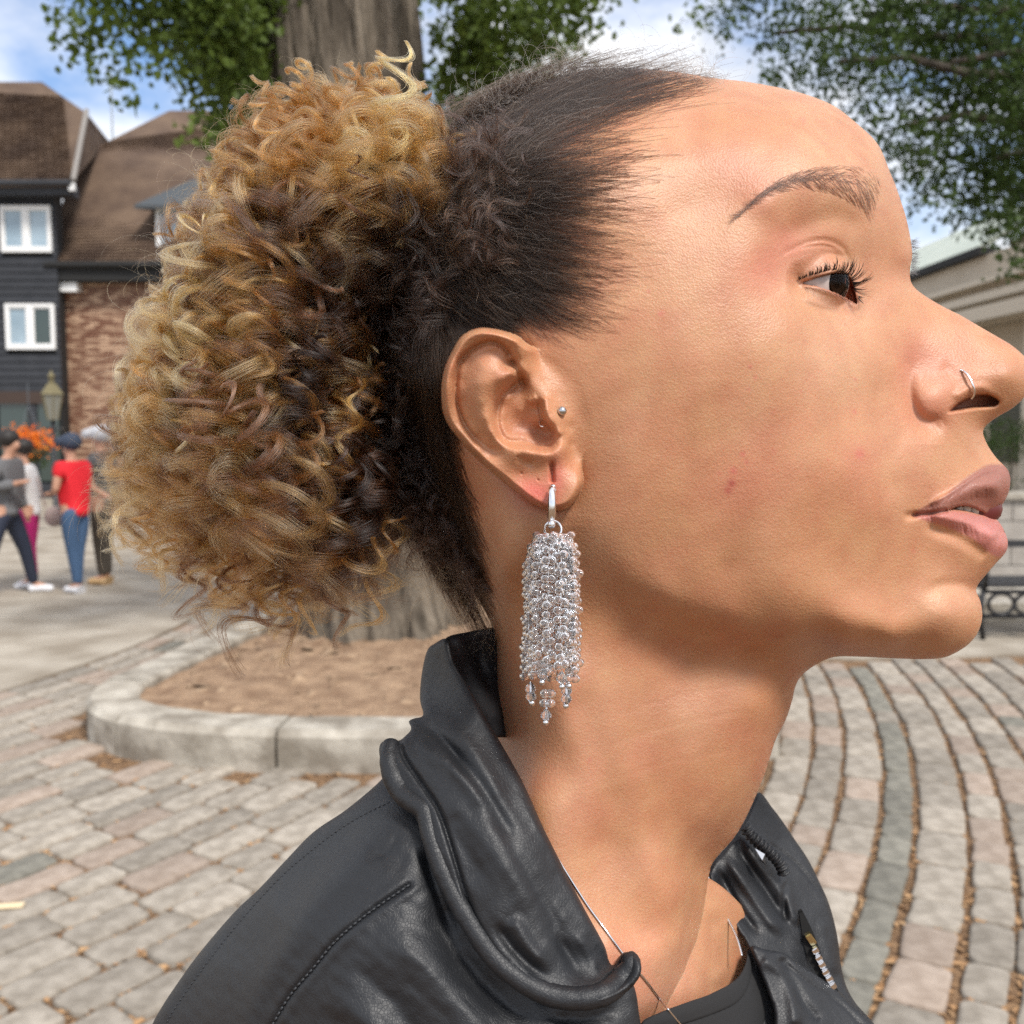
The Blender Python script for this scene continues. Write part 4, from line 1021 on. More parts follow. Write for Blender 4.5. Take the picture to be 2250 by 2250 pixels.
def face_h(x, y):
    x = np.array(x, float); y = np.array(y, float); d = bil(GD, x, y)
    h = base_h(x, y, d)
    # --- ear
    ear_add(h, x, y)
    A = lambda *a, **k: stroke(h, x, y, *a, **k)
    # --- brow ridge, orbit
    A([(1640, 480), (1720, 420), (1800, 400), (1880, 415), (1930, 450)], 42, 1.6, (.2, .2))
    A([(1690, 540), (1760, 500), (1840, 480), (1910, 510)], 26, -1.2, (.3, .2))
    # --- lids follow the ball
    m = near(EYE_OPEN, x, y, 90)
    if m.any():
        xm, ym = x[m], y[m]; dd, _, _ = seg_dist(xm, ym, EYE_OPEN, True); ins = inside(xm, ym, EYE_OPEN)
        eh = eye_h(xm, ym)
        up = np.clip(.5 + (600 + (xm - 1740) * .35 - ym) / 40, 0, 1) if True else 0
        reach = 40 + 12 * up
        wgt = 1 - sstep(0, 1, dd / reach)
        wgt *= sstep(1905, 1870, xm)
        lid = np.maximum(eh + 1.5 + 1.9 * np.exp(-((xm - 1848) ** 2 + (ym - 592) ** 2) / 34 ** 2), 30) + (.1 + .4 * up) * np.exp(-(dd / 9) ** 2)
        hm = h[m]; hm = hm * (1 - wgt) + np.minimum(lid, hm + 7) * wgt
        r2_ = ((xm - EYE_C[0]) ** 2 + (ym - EYE_C[1]) ** 2) / 6.26 ** 2
        cl_ = np.where(r2_ < 210, eh + 1.15 + 1.0 * np.exp(-((xm - 1848) ** 2 + (ym - 592) ** 2) / 30 ** 2), 0); hm = np.where(cl_ > hm - 1.2, hm + 1.2 * np.log1p(np.exp(np.clip((cl_ - hm) / .6, -30, 30))) * .5, hm)
        hm -= .8 * np.exp(-(dd / 3.5) ** 2)
        hin = np.minimum(eh - 2.0, hm) - np.clip(dd / 2, 0, 3); hin = np.where(xm > 1856, np.maximum(hin, hm - 4.5), hin); hm = np.where(ins, hin, hm)
        h[m] = hm
    A([(1700, 575), (1740, 548), (1785, 531), (1820, 530), (1850, 545), (1866, 572)], 3, -.55, (.35, .1), side=-1, w2=8)
    A([(1720, 560), (1770, 543), (1810, 540), (1840, 548)], 3.5, -.35, (.4, .2))
    A([(1725, 632), (1760, 660), (1800, 679), (1850, 686), (1875, 680)], 9, -.9, (.3, .3))
    A([(1750, 645), (1800, 658), (1850, 672)], 12, .7, (.3, .3))
    for k in range(5):
        A([(1738 - 2 * k, 621 + 3 * k), (1710 - 4 * k, 618 + 8 * k), (1680 - 5 * k, 610 + 15 * k)], 3.2, -.16, (.3, .7))
    A([(1880, 672), (1900, 690), (1895, 720)], 9, -.7, (.2, .5))
    # --- nose
    A([(2085, 905), (2060, 925), (2030, 925), (2008, 900), (1997, 860), (1998, 815), (2010, 780)], 15, -3.2, (.25, .5), side=-1, w2=30)
    blob(h, x, y, 2052, 872, 40, 40, 3.4)
    A([(2060, 800), (2100, 830), (2120, 862)], 18, -.8, (.3, .3))
    blob(h, x, y, 2215, 822, 40, 40, 2.0)
    A([(2092, 880), (2115, 862), (2150, 850), (2185, 856)], 9, 1.1, (.2, .3))
    m = near(NOSTRIL, x, y, 16)
    if m.any():
        dd, _, _ = seg_dist(x[m], y[m], NOSTRIL, True); ins = inside(x[m], y[m], NOSTRIL)
        h[m] -= np.where(ins, np.clip(dd / 6, 0, 1) * 7 + .8, .8 * np.exp(-(dd / 3) ** 2))
    # --- nasolabial, cheek
    pass
    A([(1995, 925), (1965, 980), (1955, 1050), (1965, 1110)], 22, -.9, (.2, .3))
    # --- lips
    A([(2007, 1131), (2045, 1128), (2085, 1121)], 4.5, -2.6, (.0, .1))
    A([(2010, 1131), (1996, 1134)], 8, -1.6)
    A([(2012, 1122), (2045, 1105), (2080, 1088), (2120, 1062), (2160, 1038), (2200, 1030)], 4.5, .7, (.3, .1))
    A([(2040, 1118), (2085, 1100), (2130, 1080), (2170, 1068), (2205, 1072)], 18, 2.6, (.2, .12))
    A([(2035, 1136), (2080, 1138), (2125, 1148), (2165, 1168), (2195, 1185)], 16, 3.0, (.2, .12))
    A([(2020, 1150), (2080, 1172), (2130, 1196), (2170, 1226)], 13, -1.6, (.3, .1))
    A([(2150, 965), (2165, 1000), (2185, 1022)], 8, -.6, (.2, .3))
    # fine creases of the lips
    rl = random.Random(4)
    for k in range(26):
        t = k / 25; x0 = 2030 + 175 * t; yt = 1118 - 6 * math.sin(t * 3) - 20 * t + 2
        yu = 1112 - 82 * t ** .8
        A([(x0 + 4, yt), (x0 + 4 + rl.uniform(-3, 7), yu * .5 + yt * .5), (x0 + 10 + rl.uniform(-3, 5), yu + 6)], 2.4, -rl.uniform(.1, .3), (.1, .5))
        yl = 1140 + 30 * t; yb = 1158 + 52 * t
        A([(x0, yl - 8 + 4 * t), (x0 + rl.uniform(-4, 8), (yl + yb) / 2), (x0 + rl.uniform(-4, 6), yb - 4)], 2.7, -rl.uniform(.15, .4), (.1, .45))
    m = near(MOUTH_GAP, x, y, 14)
    if m.any():
        dd, _, _ = seg_dist(x[m], y[m], MOUTH_GAP, True); ins = inside(x[m], y[m], MOUTH_GAP)
        h[m] -= np.where(ins, np.clip(dd / 3, 0, 1) * 7 + .9, .9 * np.exp(-(dd / 3) ** 2))
    # --- chin and jaw
    blob(h, x, y, 2095, 1340, 48, 50, 2.2)
    A([(2144, 1298), (2110, 1285), (2060, 1290), (2020, 1310)], 15, -1.5, (.0, .4))
    A([(1330, 1200), (1420, 1290), (1560, 1355), (1720, 1400), (1860, 1420)], 42, 2.0, (.3, .3))
    # --- neck: sternomastoid, throat, collar bone hollow
    A([(1180, 1420), (1270, 1600), (1380, 1800), (1470, 1950), (1530, 2120)], 62, 3.2, (.2, .1))
    A([(1245, 1480), (1300, 1620), (1345, 1750), (1380, 1850)], 42, -2.6, (.2, .3))
    A([(1500, 1560), (1500, 1700), (1520, 1830)], 50, -1.0, (.3, .3))
    A([(1530, 1870), (1520, 1980), (1512, 2080), (1518, 2160)], 10, -1.1, (.3, .1))
    A([(1300, 2050), (1400, 2080), (1500, 2150)], 36, 1.6, (.2, .3))
    for k, (yy, am) in enumerate(((1560, -.1), (1640, -.09), (1500, -.08))):
        A([(1300, yy + 90), (1450, yy + 40), (1600, yy + 10), (1700, yy)], 6, am, (.3, .3))
    # soft unevenness of skin
    h += .10 * vnoise(x / 60, y / 60, 1) * sstep(0, 60, d) + .07 * vnoise(x / 22, y / 22, 2) * sstep(0, 40, d)
    return h
# front
fh = face_h(VX, VY)
rimh = np.zeros(NA)
fh[-1] = 0
front = HP(VX, VY, fh)
# back half: a plain mirrored shell, coarser
nb = 40
tb = tt[np.linspace(0, NS, nb + 1).astype(int)][::-1][1:]
BX = C0[0] + (OB[None, :, 0] - C0[0]) * tb[:, None]; BY = C0[1] + (OB[None, :, 1] - C0[1]) * tb[:, None]
dmb = bil(GD, BX, BY)
bh = -base_h(BX, BY, dmb)
zz_ = zmid(BX) - bh / 1000
# seen through the midplane pixel so that the far half keeps its size instead of flaring with distance
bp_ = Pn(BX, BY, zmid(BX)) + np.array((0, CP, -SP))[None, None] * (-bh / 1000)[..., None]
V = np.concatenate([front.reshape(-1, 3), bp_.reshape(-1, 3)])
rows = NS + 1 + nb
i_, j_ = np.meshgrid(np.arange(rows - 1), np.arange(NA), indexing='ij')
j2 = (j_ + 1) % NA
FQ = np.stack([i_ * NA + j_, i_ * NA + j2, (i_ + 1) * NA + j2, (i_ + 1) * NA + j_], -1).reshape(-1, 4)
NVH = len(V)
# chest: the skin past the hollow of the throat, under the shirt
def shell(outline, ctrl, zfun=None, step=7.0, roll=4.0, rollr=2.0, thick=3.0, feats=None, smooth=2e-5, undul=0, seed=0, nout=None, edge=None):
    """a sheet with thickness inside an outline given in photo pixels; ctrl: (px, py, h mm toward the viewer from the midplane)
    returns verts (n,3), faces, photo x, y of the front vertices, h"""
    ol = np.asarray(outline, float)
    per = np.hypot(*(np.roll(ol, -1, 0) - ol).T).sum()
    OL = spline(ol[:, :2], nout or int(per / (step * .8)), closed=True)
    ct = np.asarray(ctrl, float)
    fit = tps_fit(ct[:, :2], ct[:, 2], smooth)
    x = np.arange(OL[:, 0].min() - step, OL[:, 0].max() + step, step); y = np.arange(OL[:, 1].min() - step, OL[:, 1].max() + step, step)
    X, Y = np.meshgrid(x, y); ny, nx = X.shape
    d, _, par = seg_dist(X, Y, OL, True); ins = inside(X, Y, OL)
    okc = ins | (d < step * .75)
    cell = okc[:-1, :-1] & okc[1:, :-1] & okc[:-1, 1:] & okc[1:, 1:]
    cin = ins[:-1, :-1].astype(int) + ins[1:, :-1] + ins[:-1, 1:] + ins[1:, 1:]
    cell &= cin >= 2
    # pull border vertices on to the outline
    used = np.zeros_like(ins)
    for a in (0, 1):
        for b in (0, 1): used[a:ny - 1 + a, b:nx - 1 + b] |= cell
    cnt = np.zeros(X.shape, int)
    for a in (0, 1):
        for b in (0, 1): cnt[a:ny - 1 + a, b:nx - 1 + b] += cell
    border = used & (cnt < 4)
    bx, by = X[border], Y[border]
    D = (bx[:, None] - OL[None, :, 0]) ** 2 + (by[:, None] - OL[None, :, 1]) ** 2
    # nearest point on segments
    q = np.empty((len(bx), 2)); bd = np.full(len(bx), 1e18)
    A0 = OL; A1 = np.roll(OL, -1, 0)
    for a, b in zip(A0, A1):
        dd = b - a; t = np.clip(((bx - a[0]) * dd[0] + (by - a[1]) * dd[1]) / (dd @ dd + 1e-9), 0, 1)
        cx, cy = a[0] + t * dd[0], a[1] + t * dd[1]; e = (bx - cx) ** 2 + (by - cy) ** 2; mm = e < bd
        bd = np.where(mm, e, bd); q[mm, 0] = cx[mm]; q[mm, 1] = cy[mm]
    X = X.copy(); Y = Y.copy(); X[border] = q[:, 0]; Y[border] = q[:, 1]
    d, _, par = seg_dist(X, Y, OL, True); d[border] = 0
    h = tps_eval(fit, X, Y)
    if feats is not None: feats(h, X, Y)
    if undul: h += undul * vnoise(X / 45, Y / 45, seed)
    rp = roll * 6.2
    h -= rollr * (1 - np.sqrt(np.clip(1 - (1 - np.clip(d / rp, 0, 1)) ** 2, 0, 1)))
    idx = -np.ones(X.shape, int); n = used.sum(); idx[used] = np.arange(n)
    pf = HP(X[used], Y[used], h[used]); pb = HP(X[used], Y[used], h[used] - thick)
    c = np.argwhere(cell)
    f = np.stack([idx[c[:, 0], c[:, 1]], idx[c[:, 0] + 1, c[:, 1]], idx[c[:, 0] + 1, c[:, 1] + 1], idx[c[:, 0], c[:, 1] + 1]], -1)
    from collections import defaultdict
    e = np.concatenate([f[:, [0, 1]], f[:, [1, 2]], f[:, [2, 3]], f[:, [3, 0]]])
    key = np.sort(e, 1); kk = key[:, 0].astype(np.int64) * (n + 1) + key[:, 1]
    u, fi, ct_ = np.unique(kk, return_index=True, return_counts=True)
    be = e[fi[ct_ == 1]]
    side = np.stack([be[:, 1], be[:, 0], be[:, 0] + n, be[:, 1] + n], -1)
    FF = np.concatenate([f, f[:, ::-1] + n, side])
    return np.vstack([pf, pb]), FF, X[used], Y[used], h[used], n
chest_o = [(1450, 1880), (1540, 1920), (1600, 1960), (1660, 2030), (1700, 2120), (1720, 2250), (1730, 2420), (1350, 2420), (1380, 2100)]
def chest_f(h, x, y):
    stroke(h, x, y, [(1550, 2000), (1585, 2050), (1600, 2130), (1570, 2200)], 26, -2.2, (.2, .2))
    stroke(h, x, y, [(1560, 2170), (1620, 2120), (1680, 2100)], 20, 1.5, (.2, .1))
vc, fc, cx_, cy_, ch_, nfc = shell(chest_o, [(1450, 1900, 14), (1550, 1950, 0), (1550, 2050, 10), (1600, 2030, -6), (1650, 2050, -24), (1700, 2200, -28), (1600, 2150, -2), (1530, 2120, 20), (1490, 2180, 34), (1420, 2250, 48), (1560, 2300, 16), (1700, 2400, -20), (1400, 2400, 50), (1400, 2100, 36)], feats=chest_f, step=6, roll=2, rollr=2)
NCH = len(vc)
# tint of skin: redness, pale places, lips, marks, and painted shade on neck, nostril and mouth gap
AX = np.concatenate([VX.ravel(), BX.ravel(), cx_, cx_]); AY = np.concatenate([VY.ravel(), BY.ravel(), cy_, cy_])
nV = len(AX); base_c = np.array((.485, .24, .124))
col = np.tile(base_c, (nV, 1))
def tint(mask, c): 
    global col
    col = col * (1 - mask[:, None]) + np.array(c)[None] * mask[:, None]
def bm(cx, cy, rx, ry, rot=0, p=1):
    c, s = math.cos(rot), math.sin(rot); dx, dy = AX - cx, AY - cy
    return np.exp(-((((dx * c + dy * s) / rx) ** 2 + ((-dx * s + dy * c) / ry) ** 2) ** p))
warm = (.50, .235, .115); rose = (.56, .185, .135); pale = (.63, .38, .24); redc = (.50, .12, .10)
tint(.8 * bm(1450, 1650, 330, 300), (.36, .16, .078)); tint(.4 * bm(1650, 1420, 260, 70), (.40, .18, .09)); tint(.35 * bm(1650, 260, 300, 70, .25), warm)  # neck and under-jaw darkened to paint in the shade below the head
tint(.45 * bm(1680, 610, 70, 45), rose); tint(.35 * bm(1720, 560, 90, 45, -.3), rose); tint(.3 * bm(1860, 470, 70, 40, .3), warm)
tint(.4 * bm(2060, 800, 90, 70, .5), rose); tint(.45 * bm(2040, 900, 60, 40), rose); tint(.25 * bm(1990, 830, 30, 70), rose)
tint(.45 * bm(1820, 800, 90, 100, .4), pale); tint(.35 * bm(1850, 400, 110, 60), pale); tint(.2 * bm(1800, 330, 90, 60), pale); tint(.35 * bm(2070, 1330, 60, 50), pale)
tint(.3 * bm(1650, 1050, 130, 80), rose); tint(.25 * bm(1880, 1010, 40, 60), rose); tint(.3 * bm(1750, 540, 60, 40), rose); tint(.2 * bm(1650, 350, 120, 80), rose)
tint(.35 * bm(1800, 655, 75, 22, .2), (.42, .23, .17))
tint(.5 * bm(1400, 2150, 150, 110), (.62, .30, .2))
vn_ = np.clip(vnoise(AX / 70, AY / 70, 31), 0, 1) * .12 + np.clip(vnoise(AX / 28, AY / 28, 32), 0, 1) * .10; tint(vn_, rose)
tint(np.clip(vnoise(AX / 50, AY / 50, 33), 0, 1) * .18, pale)
# ear
tint(.28 * bm(1080, 900, 130, 190, .1), (.60, .25, .13)); tint(.75 * bm(1180, 1080, 50, 28, .5), (.62, .12, .10)); tint(.6 * bm(1222, 1050, 22, 40), (.60, .13, .11)); tint(.35 * bm(1150, 945, 40, 25), (.42, .19, .16))
tint(.3 * bm(1110, 810, 22, 26), (.38, .17, .12)); tint(.3 * bm(1010, 870, 10, 60), (.52, .18, .1))
rs2 = np.random.default_rng(9)
for (cx, cy, r, a) in ((1632, 998, 6, .6), (1612, 1035, 9, .6), (1608, 1062, 10, .85), (1600, 1078, 8, .7), (1640, 1015, 6, .4), (1580, 1040, 5, .3), (1890, 1000, 9, .4), (1820, 1010, 4, .3), (1760, 860, 4, .3), (1660, 830, 5, .35), (1878, 905, 5, .5), (1880, 833, 4, .45), (1648, 805, 5, .4), (1645, 855, 5, .35), (1450, 690, 4, .5), (1425, 640, 5, .4), (1455, 687, 8, .3), (1765, 262, 9, .25), (1616, 370, 4, .35), (1888, 995, 10, .35), (1700, 990, 6, .25), (2008, 1210, 5, .35), (1296, 1670, 3.5, .7), (1465, 1890, 3, .6), (1700, 905, 7, .2)):
    tint(a * bm(cx, cy, r, r), redc if a < .68 else (.40, .09, .07))
for k in range(420):
    cx, cy = rs2.uniform(1350, 1990), rs2.uniform(300, 1400); tint(rs2.uniform(.08, .3) * bm(cx, cy, 3.2, 3.2), (.38, .15, .10))
# lips
UL = spline([(2008, 1130), (2040, 1108), (2074, 1091), (2100, 1068), (2128, 1046), (2155, 1029), (2180, 1020), (2210, 1024), (2240, 1050), (2220, 1150), (2180, 1135), (2140, 1124), (2100, 1118), (2060, 1128)], 120, True)
LL = spline([(2006, 1133), (2050, 1129), (2090, 1122), (2140, 1128), (2185, 1140), (2230, 1160), (2235, 1200), (2216, 1212), (2195, 1224), (2172, 1213), (2140, 1186), (2100, 1166), (2060, 1152), (2030, 1143)], 120, True)
for P_, c1 in ((UL, (.29, .115, .088)), (LL, (.43, .155, .13))):
    m = near(P_, AX, AY, 14); dd, _, _ = seg_dist(AX[m], AY[m], P_, True); ii = inside(AX[m], AY[m], P_)
    k = np.zeros(nV); k[m] = np.clip(.5 + np.where(ii, dd, -dd) / 7, 0, 1) * .92
    tint(k, c1)
tint(.45 * bm(2160, 1165, 50, 16, .3), (.62, .27, .24))
k = np.zeros(nV)
for P_, w_ in ((MOUTH_GAP, 3), (NOSTRIL, 4)):
    m = near(P_, AX, AY, 14); dd, _, _ = seg_dist(AX[m], AY[m], P_, True); ii = inside(AX[m], AY[m], P_)
    k[m] = np.maximum(k[m], np.where(ii, np.clip(dd / w_, 0, 1), 0) * .75)
tint(k, (.12, .032, .024))  # nostril and mouth gap coloured darker to stand for shade in their depth
# rim of the lids, waterline
m = near(EYE_OPEN, AX, AY, 14); dd, _, _ = seg_dist(AX[m], AY[m], EYE_OPEN, True); ii = inside(AX[m], AY[m], EYE_OPEN)
k = np.zeros(nV); k[m] = np.where(ii, 1, np.exp(-(dd / 4.5) ** 2)) * .8
tint(k * (AY < 600 + (AX - 1740) * .3), (.06, .03, .025)); tint(k * .5 * (AY >= 600 + (AX - 1740) * .3), (.45, .17, .13))
k2 = np.zeros(nV); k2[m] = np.where(ii, 1, 0) * (AX[m] > 1856); tint(k2, (.30, .085, .04))
# hair roots: the scalp is stained by dense dark roots
HAIRLINE = spline([(1575, 168), (1500, 176), (1425, 192), (1353, 215), (1290, 250), (1262, 300), (1290, 340), (1330, 375), (1330, 420), (1310, 470), (1295, 540), (1300, 610), (1290, 660), (1255, 700), (1200, 726), (1150, 730), (1125, 800), (1080, 920), (1010, 985), (1014, 1040), (1043, 1120), (1072, 1200), (1088, 1300), (1096, 1400),
                   (1060, 1420), (930, 1250), (780, 900), (760, 600), (900, 350), (1100, 180), (1300, 120), (1500, 130)], 500, True)
dh, _, _ = seg_dist(AX, AY, HAIRLINE[::4], True); ih = inside(AX, AY, HAIRLINE)
FRONT_LINE = spline([(1600, 176), (1500, 182), (1425, 198), (1353, 222), (1290, 256), (1262, 300), (1290, 340), (1330, 375), (1330, 420), (1310, 470), (1295, 540), (1300, 610), (1290, 660), (1255, 700), (1200, 728)], 200)
df_, _, _ = seg_dist(AX, AY, FRONT_LINE[::4])
wf_ = sstep(1080, 1330, AX) * sstep(900, 780, AY)
scalp = np.where(ih, (1 - wf_) * sstep(-10, 45, dh) + wf_ * (.06 + .90 * sstep(-10, np.where(AY < 250, 60, 190), df_)), sstep(45, 0, dh) * .10) * (AX < 1700)
m_ear = inside(AX, AY, EAR_OUT); d_ear, _, _ = seg_dist(AX, AY, EAR_OUT[::4], True); scalp = np.where(m_ear, scalp * sstep(3, 0, d_ear) * .6 * (AX < 1120), scalp)
tint(np.clip(scalp, 0, .95), (.022, .014, .010))

M_skin = bpy.data.materials.new('skin'); M_skin.use_nodes = True
t = M_skin.node_tree; b_ = t.nodes['Principled BSDF']
at_ = t.nodes.new('ShaderNodeAttribute'); at_.attribute_name = 'tint'
tcn = t.nodes.new('ShaderNodeTexCoord')
nz = t.nodes.new('ShaderNodeTexNoise'); nz.inputs['Scale'].default_value = 90; nz.inputs['Detail'].default_value = 7
t.links.new(tcn.outputs['Object'], nz.inputs['Vector'])
rp = t.nodes.new('ShaderNodeMapRange'); rp.inputs[1].default_value = .3; rp.inputs[2].default_value = .7; rp.inputs[3].default_value = .87; rp.inputs[4].default_value = 1.1
t.links.new(nz.outputs['Fac'], rp.inputs[0])
nz3 = t.nodes.new('ShaderNodeTexNoise'); nz3.inputs['Scale'].default_value = 1500; nz3.inputs['Detail'].default_value = 3
t.links.new(tcn.outputs['Object'], nz3.inputs['Vector'])
rp3 = t.nodes.new('ShaderNodeMapRange'); rp3.inputs[1].default_value = .3; rp3.inputs[2].default_value = .7; rp3.inputs[3].default_value = .92; rp3.inputs[4].default_value = 1.07
t.links.new(nz3.outputs['Fac'], rp3.inputs[0])
mm0 = t.nodes.new('ShaderNodeMath'); mm0.operation = 'MULTIPLY'; t.links.new(rp.outputs[0], mm0.inputs[0]); t.links.new(rp3.outputs[0], mm0.inputs[1])
mul = t.nodes.new('ShaderNodeMix'); mul.data_type = 'RGBA'; mul.blend_type = 'MULTIPLY'; mul.inputs[0].default_value = 1
cmb = t.nodes.new('ShaderNodeCombineColor')
t.links.new(mm0.outputs[0], cmb.inputs[1]); t.links.new(mm0.outputs[0], cmb.inputs[2])
rpr = t.nodes.new('ShaderNodeMath'); rpr.operation = 'POWER'; rpr.inputs[1].default_value = .5; t.links.new(mm0.outputs[0], rpr.inputs[0]); t.links.new(rpr.outputs[0], cmb.inputs[0])
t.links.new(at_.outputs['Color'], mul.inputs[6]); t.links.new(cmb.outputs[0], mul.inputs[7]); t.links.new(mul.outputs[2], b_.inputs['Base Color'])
b_.inputs['Roughness'].default_value = .45; b_.inputs['Specular IOR Level'].default_value = .42
b_.inputs['Subsurface Weight'].default_value = .35; b_.inputs['Subsurface Radius'].default_value = (1, .35, .2); b_.inputs['Subsurface Scale'].default_value = .0014
vo = t.nodes.new('ShaderNodeTexVoronoi'); vo.inputs['Scale'].default_value = 1500
t.links.new(tcn.outputs['Object'], vo.inputs['Vector'])
nz2 = t.nodes.new('ShaderNodeTexNoise'); nz2.inputs['Scale'].default_value = 620; nz2.inputs['Detail'].default_value = 5
t.links.new(tcn.outputs['Object'], nz2.inputs['Vector'])
ad = t.nodes.new('ShaderNodeMath'); ad.operation = 'MULTIPLY_ADD'; ad.inputs[1].default_value = .55; t.links.new(vo.outputs['Distance'], ad.inputs[0]); t.links.new(nz2.outputs['Fac'], ad.inputs[2])
bp = t.nodes.new('ShaderNodeBump'); bp.inputs['Strength'].default_value = .4; bp.inputs['Distance'].default_value = .00038
t.links.new(ad.outputs[0], bp.inputs['Height']); t.links.new(bp.outputs[0], b_.inputs['Normal'])

woman = empty('person', HP(1500, 1500, 0).tolist())
tag(woman, 'woman in close profile with tied curly hair and black leather jacket', 'person')
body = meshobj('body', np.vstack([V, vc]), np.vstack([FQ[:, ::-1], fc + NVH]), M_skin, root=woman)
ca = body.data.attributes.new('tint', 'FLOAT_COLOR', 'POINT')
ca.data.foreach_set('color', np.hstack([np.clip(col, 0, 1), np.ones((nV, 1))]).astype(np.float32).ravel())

# ---- eye
def Hv(px, py, h): return Vector(HP(px, py, h).tolist())
ec = Hv(*EYE_C, EYE_H)
gaze = Hv(1786 + 100, 624 - 3, EYE_H + 10.5) - ec; gaze.normalize()
q = gaze.to_track_quat('Z', 'Y').to_matrix().to_4x4()
def lathe(prof, n=64):
    v = []; f = []
    for (r, z) in prof:
        for j in range(n): v.append((r * math.cos(2 * math.pi * j / n), r * math.sin(2 * math.pi * j / n), z))
    for i in range(len(prof) - 1):
        for j in range(n): f.append((i * n + j, i * n + (j + 1) % n, (i + 1) * n + (j + 1) % n, (i + 1) * n + j))
    return v, f
def place(o, M, root):
    o.data.transform(M); under(o, root); return o
Me = Matrix.Translation(ec) @ q @ Matrix.Scale(.001, 4)
pr = [(12 * math.sin(a), -12 * math.cos(a)) for a in np.linspace(.001, math.pi - .51, 40)]
v, f = lathe(pr)
M_scl = material('eye_white', (.42, .34, .31), .15, col2=(.52, .44, .41), vscale=400, spec=.6)
eye = place(meshobj('eye', v, f, M_scl), Me, woman)
def childof(o):
    o.data.transform(Me); under(o, woman)
    mw = o.matrix_parent_inverse.copy(); o.parent = eye; o.matrix_parent_inverse = Matrix.Identity(4); return o
zi = 12 * math.cos(.5)
v, f = lathe([(5.85, zi), (5.5, zi - .15), (4, zi - .5), (2.0, zi - .75), (1.95, zi - 1.4), (.001, zi - 1.5)])
M_iris = bpy.data.materials.new('iris'); M_iris.use_nodes = True; t = M_iris.node_tree
tcn = t.nodes.new('ShaderNodeTexCoord'); nn_ = t.nodes.new('ShaderNodeTexNoise'); nn_.inputs['Scale'].default_value = 1400
t.links.new(tcn.outputs['Object'], nn_.inputs[0]); cr_ = t.nodes.new('ShaderNodeValToRGB'); cr_.color_ramp.elements[0].color = (.006, .003, .002, 1); cr_.color_ramp.elements[1].color = (.022, .010, .005, 1)
t.links.new(nn_.outputs['Fac'], cr_.inputs[0]); t.links.new(cr_.outputs[0], t.nodes['Principled BSDF'].inputs['Base Color']); t.nodes['Principled BSDF'].inputs['Specular IOR Level'].default_value = 0; t.nodes['Principled BSDF'].inputs['Roughness'].default_value = 1
iris = childof(meshobj('iris', v, f, M_iris))
M_cor = bpy.data.materials.new('cornea'); M_cor.use_nodes = True; t = M_cor.node_tree
gl_ = t.nodes.new('ShaderNodeBsdfGlossy'); gl_.inputs['Roughness'].default_value = .02; tr_ = t.nodes.new('ShaderNodeBsdfTransparent'); fr_ = t.nodes.new('ShaderNodeFresnel'); fr_.inputs['IOR'].default_value = 1.25
ms = t.nodes.new('ShaderNodeMixShader'); t.links.new(fr_.outputs[0], ms.inputs[0]); t.links.new(tr_.outputs[0], ms.inputs[1]); t.links.new(gl_.outputs[0], ms.inputs[2]); t.links.new(ms.outputs[0], t.nodes['Material Output'].inputs[0])
v, f = lathe([(5.9 * math.sin(a) / math.sin(.78), zi + 2.55 * (math.cos(a) - math.cos(.78)) / (1 - math.cos(.78))) for a in np.linspace(.78, .001, 14)])
childof(meshobj('cornea', v, f, M_cor))

# ---- teeth
M_tooth = material('tooth', (.62, .55, .47), .25, spec=.6)
for i, (px, py, h, w_) in enumerate(((2104, 1111, 9.6, 13), (2122, 1111, 8.4, 13), (2140, 1113, 6.6, 13))):
    c = Hv(px, py - 5, h); b = MB(); b.ball((0, 0, 0), 1, 14, 10, (w_ * .0000855, .002, .0045))
    v = [(math.copysign(abs(a[0] / (w_ * .0000855)) ** .6, a[0]) * w_ * .000142, a[1], math.copysign(abs(a[2] / .0045) ** .6, a[2]) * .0045) for a in b.v]
    o = meshobj('tooth', v, b.f, M_tooth); o.data.transform(Matrix.Translation(c)); under(o, woman)
v, f = [], []
b = MB(); c = Hv(2130, 1118, 1); b.ball(c, .011, 16, 10, (1.1, .6, .7)); b.build('mouth_lining', material('mouth_lining', (.12, .02, .018), .4), smooth=True, root=woman)

# ------------------------------------------------------------------ strands
def hairobj(name, pts, rad, cols, mat, root, tip=.3):
    """pts (n, k, 3) world, rad (n,), cols (n,3)"""
    n, k, _ = pts.shape
    hc = bpy.data.hair_curves.new(name); hc.add_curves([k] * n)
    hc.position_data.foreach_set('vector', pts.astype(np.float32).ravel())
    pr_ = np.linspace(0, 1, k); prof = np.where(pr_ > .6, 1 - (1 - tip) * (pr_ - .6) / .4, 1)
    ra = hc.attributes.get('radius') or hc.attributes.new('radius', 'FLOAT', 'POINT')
    ra.data.foreach_set('value', (np.asarray(rad)[:, None] * prof[None]).astype(np.float32).ravel())
    ta = hc.attributes.new('tint', 'FLOAT_COLOR', 'CURVE'); ta.data.foreach_set('color', np.hstack([cols, np.ones((n, 1))]).astype(np.float32).ravel())
    hc.materials.append(mat)
    o = bpy.data.objects.new(name, hc); link(o); under(o, root); return o
def hair_mat(name, rough=.3, rad=.35):
    m = bpy.data.materials.new(name); m.use_nodes = True; t = m.node_tree; t.nodes.clear()
    o = t.nodes.new('ShaderNodeOutputMaterial'); h = t.nodes.new('ShaderNodeBsdfHairPrincipled'); h.model = 'CHIANG'; h.parametrization = 'COLOR'
    a = t.nodes.new('ShaderNodeAttribute'); a.attribute_name = 'tint'
    t.links.new(a.outputs['Color'], h.inputs['Color']); h.inputs['Roughness'].default_value = rough; h.inputs['Radial Roughness'].default_value = rad
    h.inputs['Random Roughness'].default_value = .2
    t.links.new(h.outputs[0], o.inputs[0]); return m
M_hair = hair_mat('hair'); 
